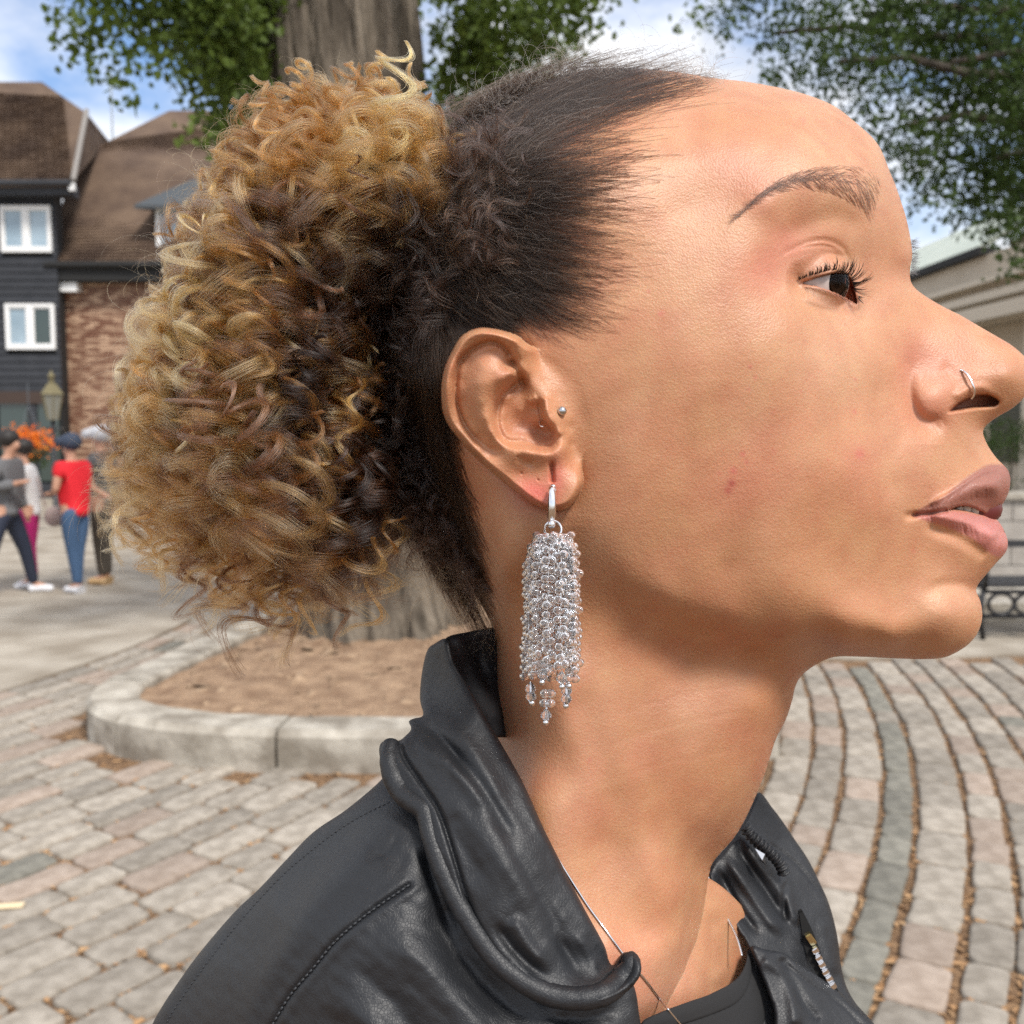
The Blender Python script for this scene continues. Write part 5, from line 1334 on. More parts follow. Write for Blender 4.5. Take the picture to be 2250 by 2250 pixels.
# eyebrow
nb_ = 1000; rb_ = np.random.default_rng(21)
mid = spline([(1612, 484), (1655, 448), (1705, 414), (1752, 398), (1800, 393), (1850, 400), (1890, 417), (1918, 440), (1928, 460)], 200)
wup = np.interp(np.linspace(0, 1, 200), [0, .15, .35, .6, .85, 1], [10, 13, 19, 29, 42, 46]); 
u = np.where(rb_.random(nb_) < .8, rb_.beta(2.0, 1.25, nb_), rb_.random(nb_)); ii = (u * 199).astype(int)
off = rb_.uniform(-1, 1, nb_) * wup[ii]
r0 = mid[ii] + np.stack([off * -.25, off], -1); 
dirx = np.interp(u, [0, .4, .7, 1], [-1, -1, -.75, -.25]); diry = np.interp(u, [0, .4, .7, 1], [.75, .15, -.35, -1.0])
# upper hairs comb down, lower hairs comb up
diry = diry + np.where(off < 0, .30, -.45) * np.where(u < .75, 1, .5)
ln = rb_.uniform(16, 34, nb_); kk = 7; s = np.linspace(0, 1, kk)
px = r0[:, None, 0] + (dirx * ln)[:, None] * s + 0; py = r0[:, None, 1] + (diry * ln)[:, None] * s + (4 * rb_.normal(size=nb_))[:, None] * s ** 2 + (np.where(off < 0, 4, -3))[:, None] * s ** 2
hh = face_h(px, py) + .05 + .5 * s[None] * rb_.random(nb_)[:, None]
hairobj('eyebrow', HP(px, py, hh), np.full(nb_, 4.8e-5) * np.interp(u, [0, .3, .6, 1], [.6, .85, 1.05, 1]), np.tile((.04, .028, .022), (nb_, 1)), M_hair, woman)
# the far brow peeping past the bridge
nf = 160; uu = rb_.random(nf); x0 = np.interp(uu, [0, .5, 1], [2002, 2004, 2000]); y0 = 525 + 80 * uu
s = np.linspace(0, 1, 6); px = x0[:, None] + (rb_.uniform(8, 22, nf))[:, None] * s; py = y0[:, None] + (rb_.uniform(-16, 10, nf))[:, None] * s
hairobj('eyebrow', HP(px, py, np.full_like(px, -4.0) - 8 * s[None] + rb_.normal(size=nf)[:, None] * 1.5), np.full(nf, 4e-5), np.tile((.03, .025, .024), (nf, 1)), M_hair, woman)
# lashes: thick mascaraed upper row, fine lower row
M_lash = material('lash', (.006, .005, .005), .5)
nl = 150; ul = spline([(1754, 620), (1775, 610), (1800, 603), (1825, 599), (1848, 600), (1864, 607), (1873, 620), (1878, 640), (1882, 655)], nl)
tl = np.linspace(0, 1, nl); pts = []
rl = np.random.default_rng(5); s = np.linspace(0, 1, 9)
for i in range(nl):
    x, y = ul[i]; t_ = tl[i]; gi_ = i // 4; gr_ = np.random.default_rng(500 + gi_); gn_, gl_ = gr_.normal(), gr_.uniform(.7, 1.15); ph_i = (i % 4 - 1.5)
    ang_ = np.interp(t_, [0, .25, .5, .7, .82, .9, 1], [-2.2, -1.9, -1.7, -1.45, -1.05, -.4, .2]) + gn_ * .16 + rl.normal() * .05 - ph_i * .05
    L_ = np.interp(t_, [0, .2, .5, .72, .82, .9, 1], [10, 18, 33, 54, 54, 34, 17]) * gl_ * rl.uniform(.85, 1.08)
    cv = rl.uniform(.5, 1.1) * (1 if t_ < .75 else .6)
    a = ang_ + .85 - cv * s * 1.3
    dx = np.concatenate([[0], np.cumsum(np.cos(a[:-1]) * L_ / 8)]); dy = np.concatenate([[0], np.cumsum(np.sin(a[:-1]) * L_ / 8)])
    h0 = float(eye_h(np.array(x), np.array(y))) + 1.2
    h0 = max(h0, 32 if t_ < .9 else 24)
    hh = h0 + 3.4 * s - 1.2 * s * s
    pts.append(HP(x + dx, y + dy, hh))
hairobj('eyelash', np.array(pts), rl.uniform(6e-5, 11e-5, nl), np.tile((.004, .003, .003), (nl, 1)), M_lash, woman, tip=.15)
nl = 70; ll_ = spline([(1765, 628), (1800, 634), (1830, 643), (1855, 655), (1878, 667)], nl); pts = []
for i in range(nl):
    x, y = ll_[i]; L_ = rl.uniform(8, 17); a = .95 + rl.normal() * .25 - .6 * s * .8
    dx = np.concatenate([[0], np.cumsum(np.cos(a[:-1]) * L_ / 8)]); dy = np.concatenate([[0], np.cumsum(np.sin(a[:-1]) * L_ / 8)])
    h0 = max(float(eye_h(np.array(x), np.array(y))) + 1.6, 27)
    pts.append(HP(x + dx, y + dy, h0 + 2 * s))
hairobj('eyelash', np.array(pts), np.full(nl, 3.2e-5), np.tile((.01, .006, .005), (nl, 1)), M_hair, woman, tip=.15)
# ------------------------------------------------------------------ hair on the scalp
HB = np.array((925.0, 470.0))
rh = np.random.default_rng(31)
def inpoly(n, poly, r):
    poly = np.asarray(poly); out_ = np.empty((0, 2))
    lo, hi = poly.min(0), poly.max(0)
    while len(out_) < n:
        q = lo + r.random((n * 2, 2)) * (hi - lo); out_ = np.vstack([out_, q[inside(q[:, 0], q[:, 1], poly)]])
    return out_[:n]
def scalp_hair(name, roots, reach, lift, wave, rad, cols, k=24, clump=0, crad=7, cjit=.25, tipcurl=0, freq=(.6, 1.8), mat=None, rndm=0):
    """hairs combed from their roots to the tie; with clump > 0 every root carries that many hairs which run together"""
    n = len(roots); s = np.linspace(0, 1, k)[None]
    tgt = HB[None] + rh.normal(size=(n, 2)) * np.array((34, 80))[None]
    dlt = tgt - roots; L0 = np.hypot(*dlt.T)
    nrm = np.stack([-dlt[:, 1], dlt[:, 0]], -1) / L0[:, None]
    cen = np.array((1130, 560.0)); mid_ = (roots + tgt) / 2 - cen
    sgn = np.sign((nrm * mid_).sum(1)); bow = sgn * .16 * np.clip(np.abs((nrm * mid_).sum(1)) / 260, 0, 1.1)
    ctrl = (roots + tgt) / 2 + nrm * (bow * L0 * 1.6)[:, None] + rh.normal(size=(n, 2)) * (9 + 22 * rndm)
    fm = sstep(1050, 1250, roots[:, 0]) * sstep(800, 700, roots[:, 1]); hc_ = np.stack([roots[:, 0] * .45 + tgt[:, 0] * .55, roots[:, 1] * .8 + tgt[:, 1] * .2], -1); ctrl = ctrl * (1 - .75 * fm[:, None]) + hc_ * .75 * fm[:, None]
    ph = rh.uniform(0, 6.28, (n, 2)); fr = rh.uniform(*freq, (n, 2))
    if clump:
        rp = lambda a: np.repeat(a, clump, 0)
        m_ = n * clump
        roots = rp(roots) + rh.normal(size=(m_, 2)) * np.array((crad * 1.3, crad)); tgt = rp(tgt) + rh.normal(size=(m_, 2)) * 9; ctrl = rp(ctrl) + rh.normal(size=(m_, 2)) * crad * .9
        nrm, L0, ph, fr, reach, lift, cols = rp(nrm), rp(L0), rp(ph) + rh.normal(size=(m_, 2)) * cjit, rp(fr), rp(reach) * rh.uniform(.75, 1.05, m_), rp(lift) * rh.uniform(.6, 1.2, m_), rp(cols) * rh.uniform(.7, 1.3, (m_, 1))
        n = m_
    rad = rh.uniform(rad[0], rad[1], n)
    L_ = L0[:, None]; rc = reach[:, None]; t = s * rc
    X = (1 - t) ** 2 * roots[:, :1] + 2 * t * (1 - t) * ctrl[:, :1] + t * t * tgt[:, :1]
    Y = (1 - t) ** 2 * roots[:, 1:] + 2 * t * (1 - t) * ctrl[:, 1:] + t * t * tgt[:, 1:]
    wv = wave * L_ * rc / 400 * s ** .8
    X = X + nrm[:, :1] * np.sin(s * 6.28 * fr[:, :1] + ph[:, :1]) * wv; Y = Y + nrm[:, 1:] * np.sin(s * 6.28 * fr[:, :1] + ph[:, :1]) * wv
    if tipcurl:
        a = 9 * s ** 3 * rh.uniform(.5, 1.2, (n, 1)); X = X + tipcurl * (np.sin(a + ph[:, :1]) - np.sin(ph[:, :1])) * s; Y = Y + tipcurl * (np.cos(a + ph[:, :1]) - np.cos(ph[:, :1])) * s
    hb = base_h(X, Y)
    H = hb + .15 + lift[:, None] * np.sin(np.clip(s * 1.5, 0, 1) * math.pi / 2) * (1 + .25 * np.sin(s * 9 + ph[:, :1])) + rh.random((n, 1)) * .8 * s
    return hairobj(name, HP(X, Y, H), rad, np.clip(cols, 0, .9), mat or M_hair, woman)
def colmix(n, a, b, r, pw=1.0):
    t_ = r.random((n, 1)) ** pw; return np.array(a)[None] * (1 - t_) + np.array(b)[None] * t_
M_dark = hair_mat('dark_hair_strands', .42, .5); M_dark.node_tree.nodes['Principled Hair BSDF'].inputs['IOR'].default_value = 1.32
n = 2900; roots = inpoly(n, HAIRLINE, rh)
edge, _, _ = seg_dist(roots[:, 0], roots[:, 1], HAIRLINE[::4], True)
edge, _, _ = seg_dist(roots[:, 0], roots[:, 1], FRONT_LINE[::4]); topz = sstep(300, 230, roots[:, 1])
frontal = (roots[:, 0] > 1150) & (roots[:, 1] < 760)
ok_ = ~inside(roots[:, 0], roots[:, 1], EAR_OUT) & ~(frontal & (rh.random(n) > (edge / (260 - 190 * topz)) ** .95)); roots = roots[ok_]; n = len(roots)
edge, _, _ = seg_dist(roots[:, 0], roots[:, 1], FRONT_LINE[::4]); fr_m = (roots[:, 0] > 1150) & (roots[:, 1] < 760) & (edge < 130)
for rt, cl_n, cr_, rad_ in ((roots[~fr_m], 9, 7, (4e-5, 7e-5)), (roots[fr_m], 5, 15, (3e-5, 5.2e-5))):
    n = len(rt); scalp_hair('scalp_hair', rt, rh.uniform(.6, 1.0, n), rh.uniform(.2, 4.5, n) * (1 if cl_n > 6 else .45), 8, rad_, colmix(n, (.008, .0055, .0045), (.045, .026, .016), rh, 2), clump=cl_n, crad=cr_, mat=M_dark)
# the fine, combed-back hairs along the hairline and temple
HE = spline([(1560, 170), (1480, 186), (1420, 212), (1370, 250), (1350, 300), (1375, 345), (1365, 400), (1340, 460), (1322, 540), (1318, 610), (1306, 665), (1280, 705), (1230, 730)], 400)
n = 1150; i = rh.integers(0, 400, n); back = np.abs(rh.normal(size=n)) * 85 - rh.random(n) ** 3 * 125
roots = HE[i] + np.stack([-back, rh.normal(size=n) * 12], -1)
scalp_hair('hairline_hair', roots, rh.uniform(.35, .8, n), rh.uniform(.0, 1.2, n), 6, (2.6e-5, 4.6e-5), colmix(n, (.008, .006, .005), (.03, .018, .012), rh, 2), clump=2, crad=16, freq=(.4, 1.3), mat=M_dark)
# flyaway waves lying over the combed hair
n = 260; roots = inpoly(n, spline([(1400, 200), (1290, 300), (1310, 480), (1260, 640), (1150, 690), (1000, 700), (900, 640), (880, 500), (980, 380), (1100, 240), (1250, 170)], 100, True), rh)
scalp_hair('flyaway_hair', roots, rh.uniform(.15, .5, n), rh.uniform(2, 6, n), 20, (2.6e-5, 4e-5), colmix(n, (.03, .018, .012), (.13, .07, .04), rh), freq=(.5, 1.6), tipcurl=10, rndm=1)
# tiny frizz loops standing off the top of the head
def loops(name, starts, size, n_turn, rad, cols, k=26, up=None, zr=6):
    n = len(starts); s = np.linspace(0, 1, k)[None]
    a0 = rh.uniform(0, 6.28, (n, 1)); sg = rh.choice([-1, 1], (n, 1)); tr = rh.uniform(*n_turn, (n, 1)); r0 = rh.uniform(*size, (n, 1))
    dr = rh.normal(size=(n, 2)) * .5 + (np.array(up)[None] if up is not None else 0)
    X = starts[:, :1] + r0 * (np.sin(a0 + sg * s * 6.28 * tr) - np.sin(a0)) + dr[:, :1] * r0 * 2.6 * s
    Y = starts[:, 1:2] + r0 * (np.cos(a0 + sg * s * 6.28 * tr) - np.cos(a0)) + dr[:, 1:] * r0 * 2.6 * s
    H = starts[:, 2:3] + rh.normal(size=(n, 1)) * zr * s + r0 / 6 * np.sin(s * 5 * tr + a0) * .8
    return hairobj(name, HP(X, Y, H), rad, cols, M_hair, woman)
tp = spline([(1600, 178), (1540, 166), (1450, 152), (1350, 144), (1250, 148), (1180, 172), (1110, 215), (1050, 268), (1000, 310)], 300)
n = 900; i = (rh.random(n) ** .9 * 299).astype(int); st = np.column_stack([tp[i] + np.stack([rh.normal(size=n) * 6, rh.random(n) * 26], -1), rh.uniform(-25, 25, n)])
sz = np.interp(st[:, 0], [1000, 1300, 1450, 1620], [1, 1, .9, .35])
loops('frizz', st, (7, 26), (.3, 1.0), rh.uniform(2.4e-5, 4e-5, n), colmix(n, (.05, .03, .02), (.16, .1, .06), rh), up=(-.1, -.6))
# nape fuzz
n = 500; st = np.column_stack([rh.uniform(880, 1090, n), 0 * np.arange(n), rh.uniform(-20, 25, n)]); st[:, 1] = np.interp(st[:, 0], [880, 1000, 1090], [1180, 1290, 1400]) + rh.normal(size=n) * 30
loops('frizz', st, (8, 24), (.3, .9), np.full(n, 2.8e-5), colmix(n, (.06, .035, .02), (.2, .12, .05), rh), up=(-.2, .7))

# ------------------------------------------------------------------ the tied-up curls
def tocam(px, py, h):
    z = zmid(px) - np.asarray(h) / 1000; return np.stack([(px - 1125) / F * z, (py - 1125) / F * z, z], -1)
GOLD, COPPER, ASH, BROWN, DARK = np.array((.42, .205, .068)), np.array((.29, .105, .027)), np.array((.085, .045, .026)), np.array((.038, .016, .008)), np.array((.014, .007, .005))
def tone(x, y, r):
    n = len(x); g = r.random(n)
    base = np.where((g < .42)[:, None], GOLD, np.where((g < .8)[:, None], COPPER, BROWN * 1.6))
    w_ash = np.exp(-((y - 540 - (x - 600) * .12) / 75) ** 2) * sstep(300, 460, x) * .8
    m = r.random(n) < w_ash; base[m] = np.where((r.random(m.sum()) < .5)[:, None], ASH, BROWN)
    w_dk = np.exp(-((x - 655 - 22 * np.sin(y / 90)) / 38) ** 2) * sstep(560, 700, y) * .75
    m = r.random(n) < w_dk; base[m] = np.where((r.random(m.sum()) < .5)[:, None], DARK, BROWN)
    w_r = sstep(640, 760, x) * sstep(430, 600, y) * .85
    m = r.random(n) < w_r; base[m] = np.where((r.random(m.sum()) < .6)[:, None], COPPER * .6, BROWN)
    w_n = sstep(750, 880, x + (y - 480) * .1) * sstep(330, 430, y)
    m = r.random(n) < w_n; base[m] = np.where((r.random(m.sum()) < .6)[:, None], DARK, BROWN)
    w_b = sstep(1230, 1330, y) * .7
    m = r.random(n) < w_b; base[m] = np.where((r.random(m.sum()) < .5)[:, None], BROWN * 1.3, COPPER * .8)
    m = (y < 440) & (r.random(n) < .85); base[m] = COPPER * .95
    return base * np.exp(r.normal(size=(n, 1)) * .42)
PUFF = spline([(1010, 330), (940, 262), (860, 235), (780, 222), (690, 218), (615, 238), (565, 285), (495, 335), (445, 395), (405, 475), (375, 560), (350, 650), (322, 740), (295, 830), (268, 930), (240, 1040), (255, 1120), (310, 1180), (380, 1210), (440, 1250), (520, 1290), (600, 1305), (690, 1300), (770, 1290), (830, 1270), (872, 1220), (840, 1100), (800, 960), (785, 810), (800, 670), (870, 530), (950, 420)], 400, True)
PC = np.array((600.0, 780.0))
def puff_h(x, y):
    d, _, _ = seg_dist(x, y, PUFF[::5], True); ins = inside(x, y, PUFF)
    return 10 + 68 * np.sqrt(np.clip(1 - (1 - np.clip(np.where(ins, d, 0) / 300, 0, 1)) ** 2, 0, 1)) - 15 * (x < 330)
def locks(name, start, mid, end, r0, turns, nst, spread, rad, cols, k=46, seed=0, loose=.22, endgrow=1.7, phase=None):
    """helical locks; start, mid, end (n,3) in camera metres; every lock holds nst hairs"""
    r = np.random.default_rng(seed); n = len(start); s = np.linspace(0, 1, k)
    P_ = ((1 - s) ** 2)[None, :, None] * start[:, None] + (2 * s * (1 - s))[None, :, None] * mid[:, None] + (s * s)[None, :, None] * end[:, None]
    T = np.gradient(P_, axis=1); T /= np.linalg.norm(T, axis=2, keepdims=True) + 1e-12
    ref = r.normal(size=(n, 1, 3)); Nn = ref - (ref * T).sum(-1, keepdims=True) * T; Nn /= np.linalg.norm(Nn, axis=2, keepdims=True) + 1e-9; Bn = np.cross(T, Nn)
    ph = r.uniform(0, 6.28, (n, 1)); wob = 1 + .3 * np.sin(s[None] * r.uniform(3, 9, (n, 1)) + ph)
    A = ph + turns[:, None] * 6.283 * s[None] * np.sign(r.normal(size=(n, 1)))
    rr = r0[:, None] * (.35 + .8 * np.sin(np.clip(s[None] * 1.7, 0, 1) * 1.57)) * wob
    # each hair of a lock: phase, radius and cross offsets
    jp = r.normal(size=(n, nst, 1)) * loose; jr = 1 + r.normal(size=(n, nst, 1)) * .13
    off = r.normal(size=(n, nst, 1, 2)) * spread[:, None, None, None]
    grow = (.75 + endgrow * s ** 2)[None, None, :]
    jl = 1 + r.normal(size=(n, nst, 1)) * .035
    AA = A[:, None] * jl + jp * (.5 + s[None, None]); RR = rr[:, None] * jr
    w1 = r.normal(size=(n, nst, 1)); w2_ = r.uniform(5, 14, (n, nst, 1))
    c = np.cos(AA) * RR + off[..., 0] * grow + .0004 * w1 * np.sin(w2_ * s[None, None]); d = np.sin(AA) * RR + off[..., 1] * grow + .0004 * w1 * np.cos(w2_ * s[None, None] * 1.2)
    Q = P_[:, None] + Nn[:, None] * c[..., None] + Bn[:, None] * d[..., None]
    Q = Q.reshape(n * nst, k, 3)
    cc_ = np.repeat(cols, nst, 0) * r.uniform(.55, 1.45, (n * nst, 1))
    ra = r.uniform(rad[0], rad[1], n * nst)
    return hairobj(name, camw(Q), ra, np.clip(cc_, 0, .95), M_hair, woman, tip=.25)
base3 = tocam(np.array(915.0), np.array(480.0), np.array(8.0))
rp_ = np.random.default_rng(77)
def puff_locks(name, n, depth, nst, seed, rr, kk=46, sprd=(.00035, .0011), startf=(.25, .75), dark=1.0, loose=.22, hang=0, pit=(.010, .019)):
    r = np.random.default_rng(seed)
    e = inpoly(n, PUFF, r)
    if hang: e = PC + np.array((25, -10)) + (e - PC) * .90 + r.normal(size=(n, 2)) * 13
    hp = puff_h(e[:, 0], e[:, 1])
    h = hp * depth(r, n); end = tocam(e[:, 0], e[:, 1], h)
    st = base3 + (end - base3) * r.uniform(*startf, (n, 1)) + r.normal(size=(n, 3)) * .006
    L_ = np.linalg.norm(end - st, axis=1)
    # keep locks 35-75 mm long
    want = r.uniform(.030, .070, n); st = np.where((L_ > want)[:, None], end + (st - end) * (want / L_)[:, None], st); L_ = np.linalg.norm(end - st, axis=1)
    if hang:
        ax_ = (end - base3) / np.linalg.norm(end - base3, axis=1)[:, None] * .6 + np.array((0, .85, 0)) + r.normal(size=(n, 3)) * .45; ax_ /= np.linalg.norm(ax_, axis=1)[:, None]
        L_ = r.uniform(.026, .055, n); end = end + ax_ * L_[:, None] * .35; st = end - ax_ * L_[:, None]
    md = (st + end) / 2 + r.normal(size=(n, 3)) * .007 + np.array((0, -.006, -.004)); end = end + np.array((0, .006, 0))
    pitch = r.uniform(*pit, n); turns = L_ / pitch
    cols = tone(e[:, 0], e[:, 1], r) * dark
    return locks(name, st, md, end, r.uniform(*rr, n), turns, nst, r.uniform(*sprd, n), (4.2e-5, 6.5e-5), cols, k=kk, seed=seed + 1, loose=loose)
puff_locks('ponytail_core', 380, lambda r, n: r.uniform(-.7, .55, n), 20, 100, (.003, .008), 32, sprd=(.0006, .0016), dark=.2)  # inner locks darkened in colour so gaps between curls read as shade
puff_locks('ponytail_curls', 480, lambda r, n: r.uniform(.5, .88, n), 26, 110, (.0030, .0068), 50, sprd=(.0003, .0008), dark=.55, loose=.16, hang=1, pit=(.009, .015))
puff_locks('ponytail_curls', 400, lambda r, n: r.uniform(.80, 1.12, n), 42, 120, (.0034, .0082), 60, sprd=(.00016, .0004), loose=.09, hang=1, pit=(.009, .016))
# loose ringlets that leave the mass, placed where the photograph has them: (start, mid, end, h, radius mm, turns, colour)
RING = [((400, 640), (330, 760), (250, 870), 40, 5.5, 1.6, GOLD), ((300, 840), (262, 960), (285, 1110), 45, 5.0, 2.0, COPPER), ((330, 1050), (262, 1160), (232, 1220), 50, 3.5, 1.4, GOLD), ((360, 900), (300, 1000), (245, 1190), 30, 4, 2.2, GOLD),
        ((440, 1200), (400, 1290), (440, 1350), 50, 5.5, 1.6, BROWN), ((500, 1200), (520, 1330), (470, 1380), 52, 5.5, 1.8, BROWN), ((560, 1250), (600, 1360), (480, 1450), 55, 6.2, 2.0, BROWN), ((640, 1230), (560, 1350), (660, 1420), 58, 6.5, 1.8, COPPER), ((620, 1260), (560, 1400), (650, 1440), 56, 5.5, 1.6, BROWN),
        ((720, 1220), (700, 1340), (660, 1390), 58, 5, 1.5, COPPER), ((760, 1220), (700, 1360), (770, 1400), 55, 6, 1.6, BROWN), ((800, 1200), (840, 1350), (760, 1410), 50, 4.5, 1.4, COPPER), ((860, 1100), (830, 1200), (880, 1290), 45, 7, 1.3, COPPER), ((560, 1180), (500, 1260), (560, 1330), 60, 7, 1.6, COPPER),
        ((420, 1180), (370, 1230), (330, 1290), 40, 4.5, 1.8, GOLD)]
rg = random.Random(9)
for q in range(34):
    t_ = q / 33; x0 = 300 + 560 * t_ + rg.uniform(-20, 20); y0 = np.interp(x0, [300, 420, 600, 800, 880], [1090, 1180, 1230, 1210, 1130]); x1 = x0 + rg.uniform(-70, 40); y1 = y0 + rg.uniform(80, 190)
    RING.append(((x0, y0), (x0 + rg.uniform(-50, 50), y0 + 70), (x1, y1), rg.uniform(25, 66), rg.uniform(3.2, 7.2), rg.uniform(1.3, 2.4), rg.choice([BROWN, BROWN * 1.5, COPPER, COPPER * .8, GOLD * .8])))
for q in range(22):
    t_ = q / 21; y0 = 380 + 760 * t_; x0 = np.interp(y0, [380, 560, 830, 1140], [440, 360, 280, 270]) + 45; x1 = x0 - rg.uniform(45, 100); y1 = y0 + rg.uniform(20, 150)
    RING.append(((x0, y0), (x0 - rg.uniform(10, 60), y0 + 30), (x1, y1), rg.uniform(10, 50), rg.uniform(3.0, 6.5), rg.uniform(.9, 2.0), rg.choice([GOLD, GOLD * .8, COPPER, COPPER])))
st = tocam(np.array([r[0][0] for r in RING], float), np.array([r[0][1] for r in RING], float), np.array([r[3] for r in RING], float))
md = tocam(np.array([r[1][0] for r in RING], float), np.array([r[1][1] for r in RING], float), np.array([r[3] for r in RING], float))
en = tocam(np.array([r[2][0] for r in RING], float), np.array([r[2][1] for r in RING], float), np.array([r[3] for r in RING], float))
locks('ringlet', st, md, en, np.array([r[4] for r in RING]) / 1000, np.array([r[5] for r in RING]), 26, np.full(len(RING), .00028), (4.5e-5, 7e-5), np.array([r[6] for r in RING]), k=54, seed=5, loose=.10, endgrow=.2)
# frizz around and over the mass
n = 900; i = rh.integers(0, 400, n); q = PUFF[i] + (PC - PUFF[i]) * (rh.random((n, 1)) ** 1.3) * .5
keep_ = (PUFF[i][:, 0] < 1000) & ~((PUFF[i][:, 0] > 840) & (PUFF[i][:, 1] > 560) & (PUFF[i][:, 1] < 1150)); q = q[keep_]; n = len(q)
hp = puff_h(q[:, 0], q[:, 1]); st = np.column_stack([q, hp * rh.uniform(.3, 1.02, n)])
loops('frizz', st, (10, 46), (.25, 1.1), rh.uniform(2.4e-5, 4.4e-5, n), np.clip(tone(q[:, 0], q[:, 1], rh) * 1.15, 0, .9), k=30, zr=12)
n = 700; i = rh.integers(0, 400, n); q = PUFF[i]; keep_ = (q[:, 0] < 980) & ~((q[:, 0] > 840) & (q[:, 1] > 560) & (q[:, 1] < 1150)); q = q[keep_]; n = len(q)
ou = (q - PC) / np.linalg.norm(q - PC, axis=1)[:, None]; st = np.column_stack([q - ou * 14, rh.uniform(0, 40, n)])
a = rh.normal(size=(n, 2)) * .5 + ou; s = np.linspace(0, 1, 30)[None]; r0 = rh.uniform(14, 40, (n, 1)); a0 = rh.uniform(0, 6.28, (n, 1)); tr = rh.uniform(.2, .8, (n, 1))
X = st[:, :1] + a[:, :1] * r0 * 1.6 * s + r0 * (np.sin(a0 + 6.28 * tr * s) - np.sin(a0)); Y = st[:, 1:2] + a[:, 1:] * r0 * 1.6 * s + r0 * (np.cos(a0 + 6.28 * tr * s) - np.cos(a0))
hairobj('flyaway_hair', HP(X, Y, st[:, 2:] + 5 * s), rh.uniform(2.2e-5, 3.6e-5, n), np.clip(tone(q[:, 0], q[:, 1], rh), 0, .9), M_hair, woman)
# curls between the tie and the combed hair
n = 130; r = np.random.default_rng(6); e = inpoly(n, spline([(1060, 330), (1010, 290), (930, 280), (860, 330), (820, 430), (810, 560), (830, 700), (900, 700), (980, 640), (1030, 560), (1040, 450)], 80, True), r)
hb_ = base_h(e[:, 0], e[:, 1]); end = tocam(e[:, 0], e[:, 1], np.maximum(hb_, 30) + r.uniform(6, 16, n)); st = end + np.array((.022, -.002, -.004)) + r.normal(size=(n, 3)) * .007
locks('crown_curls', st, (st + end) / 2 + r.normal(size=(n, 3)) * .005, end, r.uniform(.0022, .0055, n), r.uniform(1, 2.6, n), 12, np.full(n, .0006), (3.4e-5, 5e-5), np.where((r.random(n) < .7)[:, None], DARK * 1.4, BROWN), k=34, seed=8)

# dark curls filling the space behind the ear, between scalp and ponytail
n = 230; r = np.random.default_rng(61); e = inpoly(n, spline([(960, 560), (870, 560), (800, 680), (785, 820), (800, 970), (850, 1110), (900, 1220), (980, 1290), (1040, 1330), (1010, 1180), (950, 1050), (925, 900), (930, 720)], 80, True), r)
hb_ = np.maximum(base_h(e[:, 0], e[:, 1]), 22); end = tocam(e[:, 0], e[:, 1], hb_ + r.uniform(2, 12, n)); st = end + np.array((.012, -.018, 0)) + r.normal(size=(n, 3)) * .006
locks('nape_curls', st, (st + end) / 2 + r.normal(size=(n, 3)) * .004, end, r.uniform(.0015, .0045, n), r.uniform(.8, 2.4, n), 22, r.uniform(.0005, .0012, n), (3.6e-5, 6e-5), DARK[None] * r.uniform(.4, 1.5, (n, 1)), k=32, seed=62)
# ------------------------------------------------------------------ jacket, shirt
def leather_mat():
    m = bpy.data.materials.new('black_leather'); m.use_nodes = True; t = m.node_tree; b = t.nodes['Principled BSDF']
    b.inputs['Base Color'].default_value = (.011, .012, .0145, 1); b.inputs['Roughness'].default_value = .40; b.inputs['Specular IOR Level'].default_value = .55
    tcn = t.nodes.new('ShaderNodeTexCoord')
    v = t.nodes.new('ShaderNodeTexVoronoi'); v.inputs['Scale'].default_value = 900; v.feature = 'DISTANCE_TO_EDGE'
    n = t.nodes.new('ShaderNodeTexNoise'); n.inputs['Scale'].default_value = 160; n.inputs['Detail'].default_value = 8; n.inputs['Distortion'].default_value = .6
    n3 = t.nodes.new('ShaderNodeTexNoise'); n3.inputs['Scale'].default_value = 30; n3.inputs['Detail'].default_value = 4
    for q in (v, n, n3): t.links.new(tcn.outputs['Object'], q.inputs['Vector'])
    mr = t.nodes.new('ShaderNodeMapRange'); mr.inputs[2].default_value = .12; mr.inputs[3].default_value = 0; mr.inputs[4].default_value = .22; t.links.new(v.outputs['Distance'], mr.inputs[0])
    ad = t.nodes.new('ShaderNodeMath'); ad.operation = 'MULTIPLY_ADD'; ad.inputs[1].default_value = 2.2; t.links.new(n.outputs['Fac'], ad.inputs[0]); t.links.new(mr.outputs[0], ad.inputs[2])
    bp = t.nodes.new('ShaderNodeBump'); bp.inputs['Strength'].default_value = .6; bp.inputs['Distance'].default_value = .00034
    t.links.new(ad.outputs[0], bp.inputs['Height']); t.links.new(bp.outputs[0], b.inputs['Normal'])
    m2 = t.nodes.new('ShaderNodeMapRange'); m2.inputs[3].default_value = .42; m2.inputs[4].default_value = .58; t.links.new(n3.outputs['Fac'], m2.inputs[0]); t.links.new(m2.outputs[0], b.inputs['Roughness'])
    return m
M_lea = leather_mat()
M_cot = material('black_cotton', (.016, .016, .017), .9, bump=.6, bscale=2500, bdist=.0003)
M_silver = material('silver', (.82, .82, .83), .16, metal=1)
M_steel = material('steel', (.55, .56, .58), .18, metal=1)
M_thread = material('black_thread', (.03, .032, .036), .55)
def Z1(p): return [(a / 2.033, 1300 + b / 2.033) for a, b in p]
def Z2(p): return [(750 + a / 2.1467, 1350 + b / 2.1467, *r) for a, b, *r in p]
def Z3(p): return [(1450 + a / 2.2725, 1400 + b / 2.2725, *r) for a, b, *r in p]
